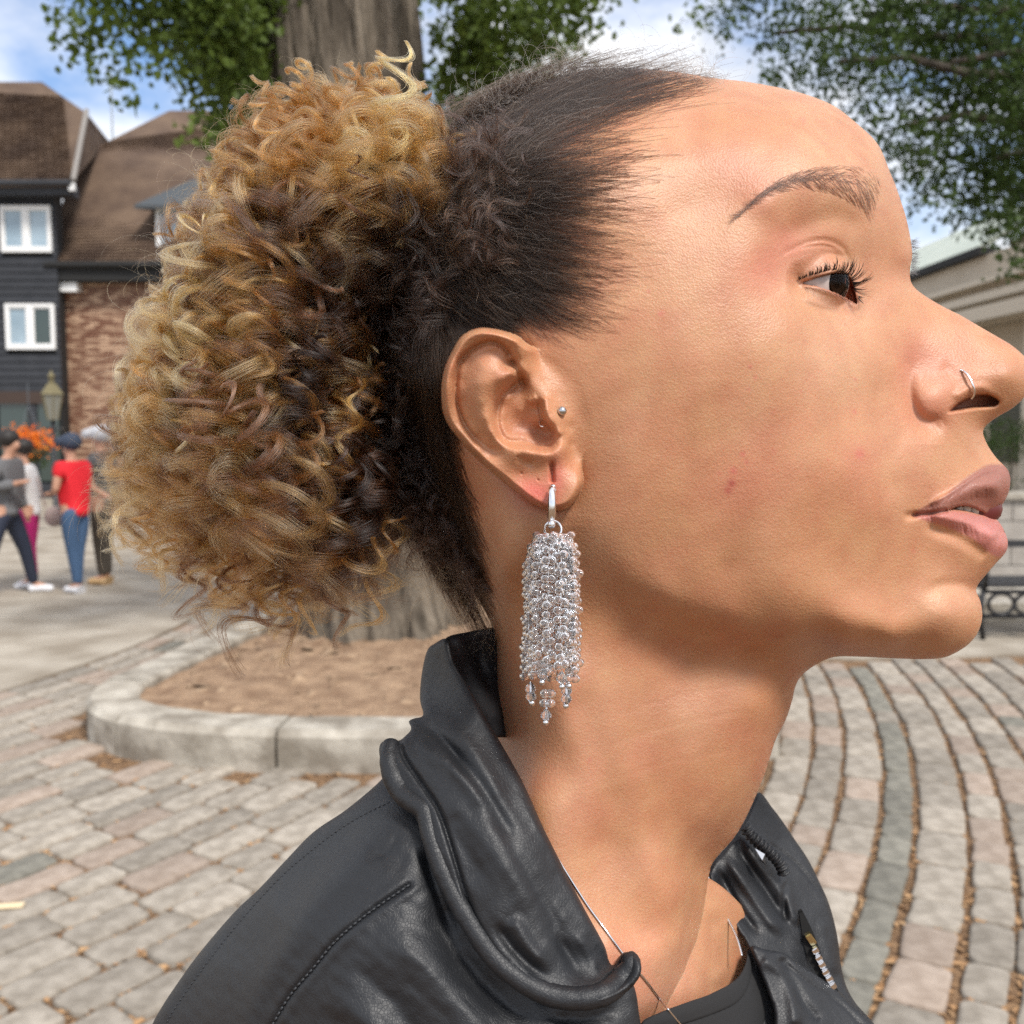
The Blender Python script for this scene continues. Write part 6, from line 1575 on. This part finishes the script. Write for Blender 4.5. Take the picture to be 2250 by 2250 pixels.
def piece(name, outline, ctrl, mat, feats=None, parent=None, **k):
    v, f, *_ = shell(outline, ctrl, feats=feats, **k)
    o = meshobj(name, v, f, mat); 
    return attach(o, parent)
def attach(o, parent):
    if parent is woman: under(o, woman)
    elif parent is not None:
        o.parent = parent; o.matrix_parent_inverse = Matrix.Identity(4)
        # parent itself carries an inverse of the root, so world place is kept
    return o
W1 = [(900, 1944), (807, 2008), (738, 2067), (689, 2126), (639, 2185), (600, 2250), (560, 2330)]
ST1 = [(856, 1762), (762, 1811), (664, 1885), (590, 1954), (492, 2067), (418, 2166), (364, 2250), (330, 2330)]
def sh_f(h, x, y):
    A = lambda *a, **k: stroke(h, x, y, *a, **k)
    A(W1, 5, -1.6); A([(p[0] + 13, p[1] + 8) for p in W1], 10, .8); A([(p[0] - 13, p[1] - 8) for p in W1], 10, .5)
    A(ST1, 3.5, -.5)
    A([(860, 1820), (740, 1930), (640, 2060), (560, 2200), (520, 2330)], 34, 3.2, (.2, .1)); A([(800, 1800), (690, 1900), (600, 2010)], 26, -1.6, (.2, .2))
    A([(800, 1850), (850, 1880), (900, 1900)], 22, -1.0, (.3, .2))
    A([(940, 1960), (1000, 2080), (1090, 2190), (1200, 2260)], 30, -3.0, (.2, .2)); A([(830, 2040), (940, 2130), (1040, 2250), (1100, 2330)], 40, 3.4, (.3, .1)); A([(760, 2110), (860, 2200), (930, 2300)], 30, -2.0, (.3, .1))
    A([(930, 1850), (960, 1960), (1010, 2060)], 16, -2.6, (.2, .3)); A([(880, 1830), (850, 1870), (800, 1890)], 9, -1.1, (.2, .4))
    A([(700, 2190), (800, 2240), (880, 2330)], 26, 1.8, (.3, .1)); A([(1180, 2230), (1300, 2240), (1380, 2200)], 16, -1.6, (.3, .3))
    h += .35 * vnoise(x / 34, y / 34, 5) + .15 * vnoise(x / 13, y / 13, 6)
jacket = piece('leather_jacket', [(880, 1660), (836, 1715), (762, 1778), (689, 1828), (630, 1888), (570, 1952), (521, 1998), (472, 2053), (428, 2107), (393, 2156), (354, 2215), (322, 2275), (240, 2440), (1440, 2440), (1408, 2250), (1385, 2150), (1300, 2060), (1200, 1960), (1080, 1800), (980, 1690)],
    [(836, 1720, 40), (689, 1833, 36), (570, 1957, 36), (472, 2058, 36), (393, 2160, 38), (300, 2320, 40), (900, 1850, 74), (1000, 2000, 80), (800, 2050, 92), (700, 2150, 92), (550, 2200, 76), (500, 2130, 58), (610, 1990, 58), (720, 1890, 60), (860, 1770, 60), (1100, 2150, 83), (1300, 2250, 82), (1000, 2300, 97), (700, 2350, 98), (400, 2330, 60), (1200, 2200, 82), (1400, 2300, 74), (1050, 1850, 64), (1200, 2000, 68), (1300, 2100, 70)], M_lea, sh_f, woman, step=5, roll=3, rollr=4, thick=4)
def stitches(name, pts, hfun, ln=7, gap=5, rad=.00035, dh=.2, mat=None):
    p = spline(pts, 400); L_ = np.concatenate([[0], np.cumsum(np.hypot(*(p[1:] - p[:-1])[:, :2].T))]); b = MB(); s = 0
    while s < L_[-1] - ln:
        q = [[np.interp(s + ln * t, L_, p[:, k]) for k in range(p.shape[1])] for t in (0, .5, 1)]
        b.tube([Hv(a[0], a[1], hfun(a) + dh * (1 if i == 1 else -.6)) for i, a in enumerate(q)], rad, 5); s += ln + gap
    o = b.build(name, mat or M_thread, smooth=True); o['kind'] = 'stuff'; return attach(o, jacket)
fit_j = tps_fit(np.array([(836, 1720, 40), (689, 1833, 36), (570, 1957, 36), (472, 2058, 36), (393, 2160, 38), (300, 2320, 40), (900, 1850, 74), (1000, 2000, 80), (800, 2050, 92), (700, 2150, 92), (550, 2200, 76), (500, 2130, 58), (610, 1990, 58), (720, 1890, 60), (860, 1770, 60), (1100, 2150, 83), (1300, 2250, 82), (1000, 2300, 97), (700, 2350, 98), (400, 2330, 60), (1200, 2200, 82), (1400, 2300, 74), (1050, 1850, 64), (1200, 2000, 68), (1300, 2100, 70)], float)[:, :2],
    np.array([40, 36, 36, 36, 38, 40, 74, 80, 92, 92, 76, 58, 58, 60, 60, 83, 82, 97, 98, 60, 82, 74, 64, 68, 70], float), 2e-5)
def jh(a):
    x, y = np.array([a[0]]), np.array([a[1]]); h = tps_eval(fit_j, x, y); sh_f(h, x, y); return float(h[0])
stitches('seam_stitch', W1, lambda a: jh(a) + 1.0, 9, 4, .0004)
stitches('edge_stitch', ST1, lambda a: jh(a) + .2, 6, 5, .00025)
# inner back of the collar
ic = piece('collar_stand', [(978, 1404), (1030, 1388), (1095, 1378), (1170, 1384), (1180, 1500), (1150, 1600), (1090, 1620), (1050, 1590), (1015, 1530), (985, 1450)],
      [(980, 1405, 24), (1030, 1390, 14), (1095, 1380, 6), (1170, 1390, -10), (1020, 1470, 16), (1060, 1560, 30), (1150, 1580, 5), (1100, 1480, 2), (990, 1450, 26)], M_lea,
      lambda h, x, y: (stroke(h, x, y, [(1010, 1410), (1050, 1500), (1090, 1570)], 14, 2.2), stroke(h, x, y, [(1050, 1440), (1080, 1540)], 10, -1.6)), jacket, step=5, roll=2, rollr=2, thick=3)
CO = Z2([(500, 118), (440, 138), (403, 175), (378, 290), (371, 400), (386, 475), (345, 490), (318, 505), (330, 540), (300, 575), (268, 596), (200, 598), (178, 640), (198, 750), (240, 860), (345, 955), (380, 1050), (432, 1200), (500, 1350), (600, 1500), (690, 1640), (810, 1745), (950, 1820), (1100, 1848), (1250, 1825), (1375, 1750), (1415, 1680), (1398, 1612), (1350, 1592), (1318, 1605), (1280, 1655), (1235, 1550), (1150, 1395), (1050, 1200), (950, 1000), (860, 800), (760, 620), (665, 460), (600, 345), (530, 230)])
CC = [(983, 1406, 30), (936, 1434, 18), (925, 1540, 30), (1000, 1460, 38), (1030, 1560, 55), (1060, 1560, 56), (1104, 1639, 61), (1150, 1720, 65), (1240, 1909, 70), (1323, 2070, 73), (1348, 2118, 72), (905, 1590, 48), (835, 1640, 58), (870, 1740, 68), (930, 1790, 76), (1000, 1980, 86), (1070, 2110, 91), (1200, 2205, 93), (1330, 2190, 89), (1395, 2120, 80), (1375, 2092, 76), (1050, 1700, 72), (960, 1640, 64), (1150, 1900, 82), (1200, 2080, 86), (1080, 1980, 88), (980, 1800, 80)]
def co_f(h, x, y):
    A = lambda *a, **k: stroke(h, x, y, *a, **k)
    A(Z2([(320, 505), (420, 545), (520, 640), (600, 760)]), 10, -2.4, (.0, .3)); A(Z2([(340, 560), (420, 640), (520, 720), (640, 840), (760, 1000)]), 20, 2.2, (.1, .3)); A(Z2([(400, 470), (500, 520), (620, 640), (720, 800), (820, 1000)]), 18, 1.8, (.2, .3))
    A(Z2([(470, 560), (560, 680), (660, 820), (760, 980), (860, 1150)]), 15, -2.2, (.2, .3))
    A(Z2([(500, 900), (560, 1060), (640, 1220), (700, 1330)]), 24, -1.6, (.2, .3)); A(Z2([(620, 900), (720, 1080), (860, 1300), (980, 1500)]), 26, 1.6, (.2, .3)); A(Z2([(780, 1050), (900, 1260), (1010, 1470), (1090, 1680)]), 18, -1.5, (.2, .2))
    A(Z2([(720, 1450), (800, 1560), (900, 1660), (1000, 1740)]), 14, -2.6, (.2, .3)); A(Z2([(800, 1420), (880, 1560), (980, 1680)]), 16, 1.8, (.2, .3)); A(Z2([(1000, 1500), (1080, 1620), (1130, 1740)]), 14, -1.5, (.3, .3)); A(Z2([(1100, 1480), (1180, 1620), (1220, 1730)]), 15, 1.6, (.3, .3))
    A(Z2([(275, 600), (300, 680), (400, 830), (462, 930), (520, 1100), (580, 1300), (650, 1480), (760, 1640), (900, 1745), (1050, 1790), (1200, 1765), (1290, 1690), (1345, 1620)]), 5.5, -2.6)
    h += .3 * vnoise(x / 26, y / 26, 9) + .12 * vnoise(x / 10, y / 10, 10)
collar = piece('collar', CO, CC, M_lea, co_f, jacket, step=4, roll=3.0, rollr=3.6, thick=4, nout=420)
# rolled edge of the collar
RE = Z2([(235, 612), (228, 680), (250, 765), (300, 850), (385, 915), (405, 960), (425, 1050), (480, 1210), (545, 1345), (632, 1490), (720, 1615), (835, 1715), (965, 1785), (1100, 1812), (1235, 1790), (1330, 1715), (1370, 1650), (1352, 1612)])
fitc = tps_fit(np.array(CC, float)[:, :2], np.array(CC, float)[:, 2], 2e-5)
re_ = spline(RE, 240); hh = tps_eval(fitc, re_[:, 0], re_[:, 1]); rr_ = np.interp(np.linspace(0, 1, 240), [0, .08, .16, .2, .24, .5, .85, .95, 1], [3.0, 4.2, 4.0, 3.3, 3.4, 3.4, 3.6, 3.8, 2.4])
rng3 = np.random.default_rng(3); ns_ = np.convolve(rng3.normal(size=260), np.ones(5) / 5, 'same')[:240] * .12
b = MB(); b.tube([Hv(x, y, h - 2.2) for (x, y), h in zip(re_, hh)], ((rr_ + ns_) * .001).tolist(), 20); attach(b.build('rolled_edge', M_lea, smooth=True), jacket)
# far side: front panel with folds, flap, gathered trim, stud, zip
FP = Z3([(490, 775), (560, 850), (620, 930), (680, 1020), (740, 1110), (800, 1230), (840, 1320), (870, 1420), (890, 1520), (905, 1640), (930, 1740), (980, 1830), (1070, 1932), (1230, 2150), (1300, 2350), (250, 2350), (440, 1930), (470, 1700), (445, 1560), (380, 1450), (300, 1300), (246, 1210), (255, 1140), (300, 1080), (370, 1000), (430, 900)])
def fp_f(h, x, y):
    A = lambda *a, **k: stroke(h, x, y, *a, **k)
    A(Z3([(320, 1080), (420, 1230), (540, 1400), (620, 1500)]), 13, 3.0, (.2, .2)); A(Z3([(370, 1020), (470, 1180), (570, 1330), (630, 1420)]), 9, -2.4, (.2, .2)); A(Z3([(400, 960), (500, 1130), (590, 1250), (640, 1360)]), 12, 3.0, (.2, .2)); A(Z3([(280, 1150), (380, 1330), (500, 1500)]), 9, -2.4, (.2, .2))
    A(Z3([(560, 1040), (680, 1130), (780, 1250), (840, 1310)]), 4, -1.2); A(Z3([(610, 1180), (640, 1300), (690, 1450)]), 12, 2.4, (.2, .2)); A(Z3([(630, 1200), (620, 1330), (630, 1440)]), 7, -2.2, (.2, .2))
    A(Z3([(800, 1400), (840, 1560), (880, 1700)]), 13, 1.4, (.2, .2)); A(Z3([(250, 1200), (330, 1370), (430, 1530), (470, 1700)]), 9, 1.8)
    h += .3 * vnoise(x / 18, y / 18, 12)
piece('front_panel', FP, [(1650, 1780, -44), (1700, 1850, -46), (1750, 1890, -48), (1820, 2000, -45), (1850, 2150, -35), (1900, 2300, -20), (1580, 1950, -20), (1640, 2080, -10), (1660, 2200, -1), (1700, 1950, -32), (1740, 2100, -20), (1760, 2250, -4), (1600, 1870, -28), (1560, 1920, -20), (1600, 2400, 20), (1650, 1880, -30)], M_lea, fp_f, jacket, step=4, roll=2, rollr=2.5, thick=4)
FL = Z3([(455, 1545), (530, 1560), (610, 1575), (660, 1605), (730, 1655), (800, 1700), (880, 1752), (960, 1830), (1070, 1932), (1230, 2150), (1270, 2340), (520, 2340), (570, 1932), (540, 1780), (490, 1650)])
piece('lapel', FL, [(1652, 2080, -3), (1718, 2092, -9), (1771, 2126, -13), (1837, 2170, -19), (1921, 2250, -15), (1990, 2400, -5), (1690, 2180, 3), (1750, 2250, 6), (1800, 2300, 4), (1700, 2380, 14), (1780, 2200, -4)], M_lea,
      lambda h, x, y: (stroke(h, x, y, Z3([(500, 1600), (620, 1680), (660, 1800), (680, 1950)]), 14, 2.0, (.1, .1)), stroke(h, x, y, Z3([(600, 1590), (700, 1800), (800, 1930)]), 12, -2.2, (.1, .1)), stroke(h, x, y, Z3([(640, 1640), (760, 1740), (900, 1830), (1000, 1930)]), 3.5, -.8)), jacket, step=4, roll=2, rollr=2.2, thick=4)
gp = spline(Z3([(425, 940), (450, 985), (500, 1030), (560, 1085), (600, 1130), (622, 1185)]), 90); b = MB()
b.tube([Hv(x, y, -27 - i * .05) for i, (x, y) in enumerate(gp)], [.0022 + .0007 * math.sin(i * .9) for i in range(90)], 12); attach(b.build('gathered_trim', M_lea, smooth=True), jacket)
c = Hv(*Z3([(502, 1098)])[0], -24.5); rt, upv = Vector((1, 0, 0)), Vector((0, SP, CP))
q = [c + rt * (-.0022) + upv * .0035, c + rt * .0018 + upv * .0012, c + rt * .0026 - upv * .0036, c - rt * .0006 - upv * .0012, c + Vector((0, -.003, 0))]
meshobj('stud', q, [(0, 4, 1), (1, 4, 2), (2, 4, 3), (3, 4, 0), (0, 1, 2, 3)], M_silver, smooth=False); attach(bpy.context.scene.objects['stud'], jacket)
M_void = material('zip_slot_dark', (.006, .006, .006), .9)  # dark sheet painted as the shaded slot around the zip teeth
zs_ = spline(Z3([(705, 1370), (735, 1460), (765, 1560), (800, 1650), (850, 1735), (885, 1770)]), 40)
v = []; f = []
def ph_(x, y): return -36 + (y - 2000) * .06
for i, (x, y) in enumerate(zs_):
    w_ = 4 + 12 * math.sin(math.pi * i / 39)
    v += [tuple(Hv(x - w_, y + w_ * .3, ph_(x, y) + 6)), tuple(Hv(x + w_ * .8, y - w_ * .3, ph_(x, y) + 6))]
for i in range(39): f.append((2 * i, 2 * i + 1, 2 * i + 3, 2 * i + 2))
n0 = len(v); v += [(a[0], a[1] + .002, a[2]) for a in v]; f += [tuple(n0 + k for k in q_[::-1]) for q_ in f] + [(0, 1, n0 + 1, n0), (2 * 39, n0 + 78, n0 + 79, 79)]
attach(meshobj('zip_slot_dark', v, f, M_void), jacket)
zt0 = None
for k, (a, b_2) in enumerate(((752, 1505), (775, 1562), (792, 1600), (808, 1633), (826, 1670), (845, 1703), (862, 1738))):
    x, y = Z3([(a, b_2)])[0]; w_ = .0013
    mb = MB(); c = Hv(x, y, ph_(x, y) + 7.2)
    M4 = Matrix.Translation(c) @ Matrix.Rotation(-.6, 4, 'Y')
    mb.box(-w_, w_, -w_, w_, -w_ * (1.0 if k else 2), w_ * (1.0 if k else 2), M4); o = mb.build('zip_tooth', M_silver if k else material('zip_pull', (.6, .52, .3), .25, metal=1)); bm_ = bmesh.new(); bm_.from_mesh(o.data); bmesh.ops.bevel(bm_, geom=bm_.edges, offset=w_ * .3, segments=2, affect='EDGES'); bm_.to_mesh(o.data); bm_.free(); attach(o, jacket)
# T-shirt
TS = Z3([(-90, 1925), (0, 1878), (150, 1822), (230, 1795), (300, 1762), (350, 1735), (400, 1690), (432, 1625), (442, 1560), (500, 1580), (560, 1800), (640, 1950), (700, 2340), (-250, 2340), (-160, 2000)])
tsc = [(1410, 2247, 64), (1450, 2226, 60), (1516, 2200, 44), (1560, 2184, 29), (1582, 2175, 21), (1620, 2145, 6), (1640, 2110, -4), (1646, 2086, -9), (1670, 2110, -12), (1700, 2200, -6), (1620, 2220, 14), (1560, 2280, 36), (1500, 2350, 56), (1400, 2350, 68), (1700, 2400, 4), (1600, 2400, 34)]
shirt = piece('t_shirt', TS, tsc, M_cot, lambda h, x, y: stroke(h, x, y, Z3([(-60, 1990), (100, 1938), (250, 1888), (380, 1828), (440, 1750), (462, 1640)]), 3, -1.0), woman, step=5, roll=1.2, rollr=1.4, thick=2)
NB = Z3([(-90, 1923), (0, 1874), (150, 1818), (230, 1791), (300, 1758), (350, 1731), (398, 1688), (428, 1625), (440, 1558), (458, 1640), (438, 1750), (378, 1828), (250, 1886), (100, 1936), (-60, 1988)])
o = piece('neckband', NB, [(a, b_2, c + 1.2) for a, b_2, c in tsc], M_cot, lambda h, x, y: stroke(h, x, y, Z3([(-75, 1955), (50, 1905), (200, 1850), (330, 1800), (415, 1710), (450, 1600)]), 14, .8), shirt, step=3, roll=1.0, rollr=1.0, thick=1.5, nout=300)

# ------------------------------------------------------------------ jewellery (things of their own)
def top(name, loc, label, cat, group=None):
    r = empty(name, loc); return tag(r, label, cat, group)
# necklace
nk_n = [(1205, 1850), (1240, 1910), (1290, 1988), (1328, 2040), (1365, 2091), (1390, 2122), (1416, 2151), (1455, 2202), (1500, 2256), (1540, 2300)]
b = MB(); p = spline(nk_n, 260); fh_ = face_h(p[:, 0], p[:, 1]); 
th_ = tps_eval(tps_fit(np.array(tsc, float)[:, :2], np.array(tsc, float)[:, 2], 2e-5), p[:, 0], p[:, 1])
hn = np.maximum(fh_ + .6, np.where(p[:, 1] > 2205, th_ + 1.8, -99)); hn = np.convolve(np.pad(hn, 6, 'edge'), np.ones(13) / 13, 'valid')
b.tube([Hv(x, y, h) for (x, y), h in zip(p, hn)], [.00028 + .00016 * (i % 2) for i in range(260)], 6)
nr = top('necklace', Hv(1365, 2091, 60), 'thin silver chain necklace lying on the neck under the collar', 'necklace')
b.build('chain', M_silver, smooth=True, root=nr)
p = spline([(1548, 1915), (1558, 1932), (1578, 1976), (1597, 2016), (1618, 2060), (1630, 2100)], 120); b = MB()
b.tube([Hv(x, y, h) for (x, y), h in zip(p, np.interp(p[:, 1], [1915, 1976, 2100], [-16, -13, 2]))], [.00035 + .00022 * (i % 2) for i in range(120)], 6); b.build('chain', M_silver, smooth=True, root=nr)
# studs
hs = float(face_h(np.array([1235.0]), np.array([903.0]))[0])
b = MB(); b.ball(Hv(1235, 903, hs + 1.2), .00155, 24, 16); b.tube([Hv(1235, 903, hs - 1), Hv(1235, 903, hs + .6)], .0006, 8)
o = b.build('ear_stud', M_steel, smooth=True); tag(o, 'small steel ball stud in the tragus of the ear', 'stud')
x, y = Z7([(1140, 960)])[0]; hs2 = float(face_h(np.array([x]), np.array([y]))[0])
b = MB(); b.tube([Hv(x - 3 + 7 * math.cos(a), y + 9 * math.sin(a), hs2 + 1.0 + math.sin(a)) for a in np.linspace(1.2, 4.2, 14)], .0003, 6)
tag(b.build('stud_back', M_silver, smooth=True), 'silver disc edge showing behind the tragus', 'stud')
nr_ = [(2110, 813), (2117, 816), (2126, 824), (2134, 838), (2140, 855), (2140, 868), (2134, 876)]
p = spline(nr_, 40); hn = np.interp(np.linspace(0, 1, 40), [0, .12, .5, .85, 1], [0, 1.2, 2.0, 1.0, -1.5]) + face_h(p[:, 0], np.minimum(p[:, 1], 858))
hn = np.convolve(np.pad(hn, 4, 'edge'), np.ones(9) / 9, 'valid'); hn[:4] = np.minimum(hn[:4], face_h(p[:4, 0], p[:4, 1]) + .2)
b = MB(); b.tube([Hv(a, c, h) for (a, c), h in zip(p, hn)], .00042, 10); tag(b.build('nose_ring', M_silver, smooth=True), 'thin silver ring through the side of the nose', 'nose ring')
# earring
M_bead = bpy.data.materials.new('clear_glass_bead'); M_bead.use_nodes = True; bb_ = M_bead.node_tree.nodes['Principled BSDF']
bb_.inputs['Base Color'].default_value = (.97, .97, .98, 1); bb_.inputs['Transmission Weight'].default_value = .93; bb_.inputs['Roughness'].default_value = .04; bb_.inputs['IOR'].default_value = 1.45
M_wire = M_silver
HE_ = 79.0
er = top('earring', Hv(1212, 1112, HE_), 'long silver hoop earring with a dense tassel of clear glass beads', 'earring')
n = 40; b = MB(); cz = Hv(1211, 1110, HE_ - 6.5); r_h = .0070
lobe = []
for i in range(n + 1):
    a = math.radians(62 - 250 * i / n) if False else math.radians(70 - 220 * i / n)
    lobe.append(cz + Vector((.0, -math.cos(a) * r_h, math.sin(a) * r_h)))
b.tube(lobe, [(.0006 if i < 3 else .0013) for i in range(n + 1)], 14)
b.build('hoop', M_silver, smooth=True, root=er)
b = MB(); b.ball(Hv(1215, 1070, HE_ - 2.5), .0010, 10, 8); b.ball(Hv(1215, 1078, HE_ - 1.5), .0012, 12, 8); b.ball(Hv(1212, 1152, HE_ + .3), .0014, 12, 8); b.build('clasp', M_silver, smooth=True, root=er)
b = MB(); jc = Hv(1215, 1163, HE_ - .5); b.tube([jc + Vector((.0027 * math.cos(a), .0006 * math.sin(a * 2), .0027 * math.sin(a))) for a in np.linspace(0, 6.283, 33)], .00042, 8, cap=False); b.build('jump_ring', M_silver, smooth=True, root=er)
# one peanut bead, copied
bd = MB(); bd.ball((-.00115, 0, 0), .00155, 14, 10, (.95, 1, .95)); bd.ball((.00115, 0, 0), .00155, 14, 10, (.95, 1, .95))
bead0 = bd.build('bead', M_bead, smooth=True)
# weld the two drops by remeshing into one body
bm_ = bmesh.new(); bm_.from_mesh(bead0.data)
bm_.free()
nu_, nv_ = 18, 18; v = []; f = []
for i in range(nv_ + 1):
    t_ = -1 + 2 * i / nv_; xx = t_ * .0026; th = math.acos(t_)
    r = .00158 * (math.sin(th) ** .8) * (1 - .26 * math.exp(-(t_ / .22) ** 2))
    xx = -math.cos(th) * -.0026 if False else math.cos(th) * .0026
    t2 = math.cos(th * 0 + math.pi * i / nv_); th2 = math.pi * i / nv_
    xx = t2 * .0026; r = .00158 * (math.sin(th2) ** .75) * (1 - .27 * math.exp(-(t2 / .25) ** 2))
    for j in range(nu_): v.append((xx, r * math.cos(2 * math.pi * j / nu_), r * math.sin(2 * math.pi * j / nu_)))
for i in range(nv_):
    for j in range(nu_): f.append((i * nu_ + j, i * nu_ + (j + 1) % nu_, (i + 1) * nu_ + (j + 1) % nu_, (i + 1) * nu_ + j))
me = bpy.data.meshes.new('bead'); me.from_pydata(v, [], f); me.polygons.foreach_set('use_smooth', [True] * len(me.polygons)); me.materials.append(M_bead)
bpy.data.objects.remove(bead0)
rb2 = random.Random(8); wires = MB(); cols_ = 12
def beadat(px, py, h, ang=0, tilt=0, sc=1.0, mesh=me, name='bead'):
    o = bpy.data.objects.new(name, mesh); link(o)
    c = Hv(px, py, h); M4 = Matrix.Translation(c) @ Matrix.Rotation(ang, 4, 'Z') @ Matrix.Rotation(tilt, 4, 'Y') @ Matrix.Scale(sc, 4)
    o.parent = er; o.matrix_basis = er_inv @ M4; return c
er_inv = Matrix.Translation(er.location).inverted()
lens = [15, 16, 15, 15, 16, 15, 16, 14, 15, 16, 15, 15]
for c_ in range(cols_):
    a = 2 * math.pi * c_ / cols_ + .13; last = None
    for r_i in range(lens[c_]):
        py = 1181 + r_i * 20.0 + rb2.uniform(-3, 3) + (c_ % 2) * 10
        rad_ = np.interp(r_i, [0, 1, 3, 15], [5.2, 6.6, 7.4, 7.9]) if r_i else 4.6
        dx = rad_ * math.cos(a) * 6.9; hh_ = HE_ - 1 + rad_ * math.sin(a) * .8
        aa = math.atan2(math.cos(a), -math.sin(a)) if False else 0
        c = beadat(1213 + dx * 1.0 + (py - 1170) * -.004 + rb2.uniform(-2.5, 2.5), py, hh_ + rb2.uniform(-.6, .6), ang=rb2.uniform(-.9, .9) + math.pi / 2 * (abs(math.cos(a)) > .8) * rb2.choice((0, .6, 1)), tilt=rb2.uniform(-.4, .4), sc=rb2.uniform(.94, 1.1))
        if last is not None: wires.tube([last, (last + c) / 2 + Vector((rb2.uniform(-.0006, .0006), -.0008, 0)), c], .00014, 5)
        last = c
# an inner core of beads so the tassel reads dense
for r_i in range(15):
    for q in range(1): beadat(1213 + rb2.uniform(-18, 18), 1195 + r_i * 20, HE_ - 1 + rb2.uniform(-2, 2), ang=rb2.uniform(0, 3), tilt=rb2.uniform(-.5, .5))
Z8 = lambda a, b: (1100 + a / 3.22, 1050 + b / 3.22)
bi = MB(); n = 8; prof = [(.0003, .0016), (.0013, .0004), (.0013, -.0004), (.0003, -.0016)]
v = [(r * math.cos(2 * math.pi * j / n), r * math.sin(2 * math.pi * j / n), z) for r, z in prof for j in range(n)]
f = [(i * n + j, (i + 1) * n + j, (i + 1) * n + (j + 1) % n, i * n + (j + 1) % n) for i in range(3) for j in range(n)] + [tuple(range(n)), tuple(range(3 * n, 4 * n))[::-1]]
mec = bpy.data.meshes.new('crystal'); mec.from_pydata(v, [], f); mec.materials.append(M_bead)
bb2 = MB(); bb2.ball((0, 0, 0), .00085, 12, 8); mes = bpy.data.meshes.new('end_ball'); mes.from_pydata(bb2.v, [], bb2.f); mes.materials.append(M_silver); mes.polygons.foreach_set('use_smooth', [True] * len(mes.polygons))
for kind, a, b_2, dh in (('c', 212, 1510, 5), ('c', 215, 1566, 5), ('s', 222, 1612, 5), ('b', 335, 1545, 7), ('b', 330, 1612, 7), ('c', 322, 1700, 7), ('s', 320, 1750, 7), ('c', 467, 1525, 5), ('c', 465, 1583, 5), ('s', 463, 1632, 5), ('c', 297, 1362, 9.5), ('c', 299, 1414, 9.5), ('s', 295, 1465, 9.5), ('c', 432, 1436, 9), ('s', 435, 1496, 9), ('s', 484, 1492, 6)):
    x, y = Z8(a, b_2); y -= 6
    if kind == 'b': beadat(x, y, HE_ + dh - 3, ang=rb2.uniform(-.2, .2))
    elif kind == 'c': beadat(x, y, HE_ + dh - 3, mesh=mec, name='crystal', sc=1.3)
    else: beadat(x, y, HE_ + dh - 3, mesh=mes, name='end_ball', sc=1.15)
for xs in ((212, 1440, 1600), (325, 1560, 1740), (465, 1440, 1625)):
    x, y = Z8(xs[0], xs[1]); x2, y2 = Z8(xs[0] + 2, xs[2]); wires.tube([Hv(x, y, HE_ + 2.5), Hv(x2, y2, HE_ + 2.5)], .00032, 5)
wires.build('wire', M_wire, smooth=True, root=er)
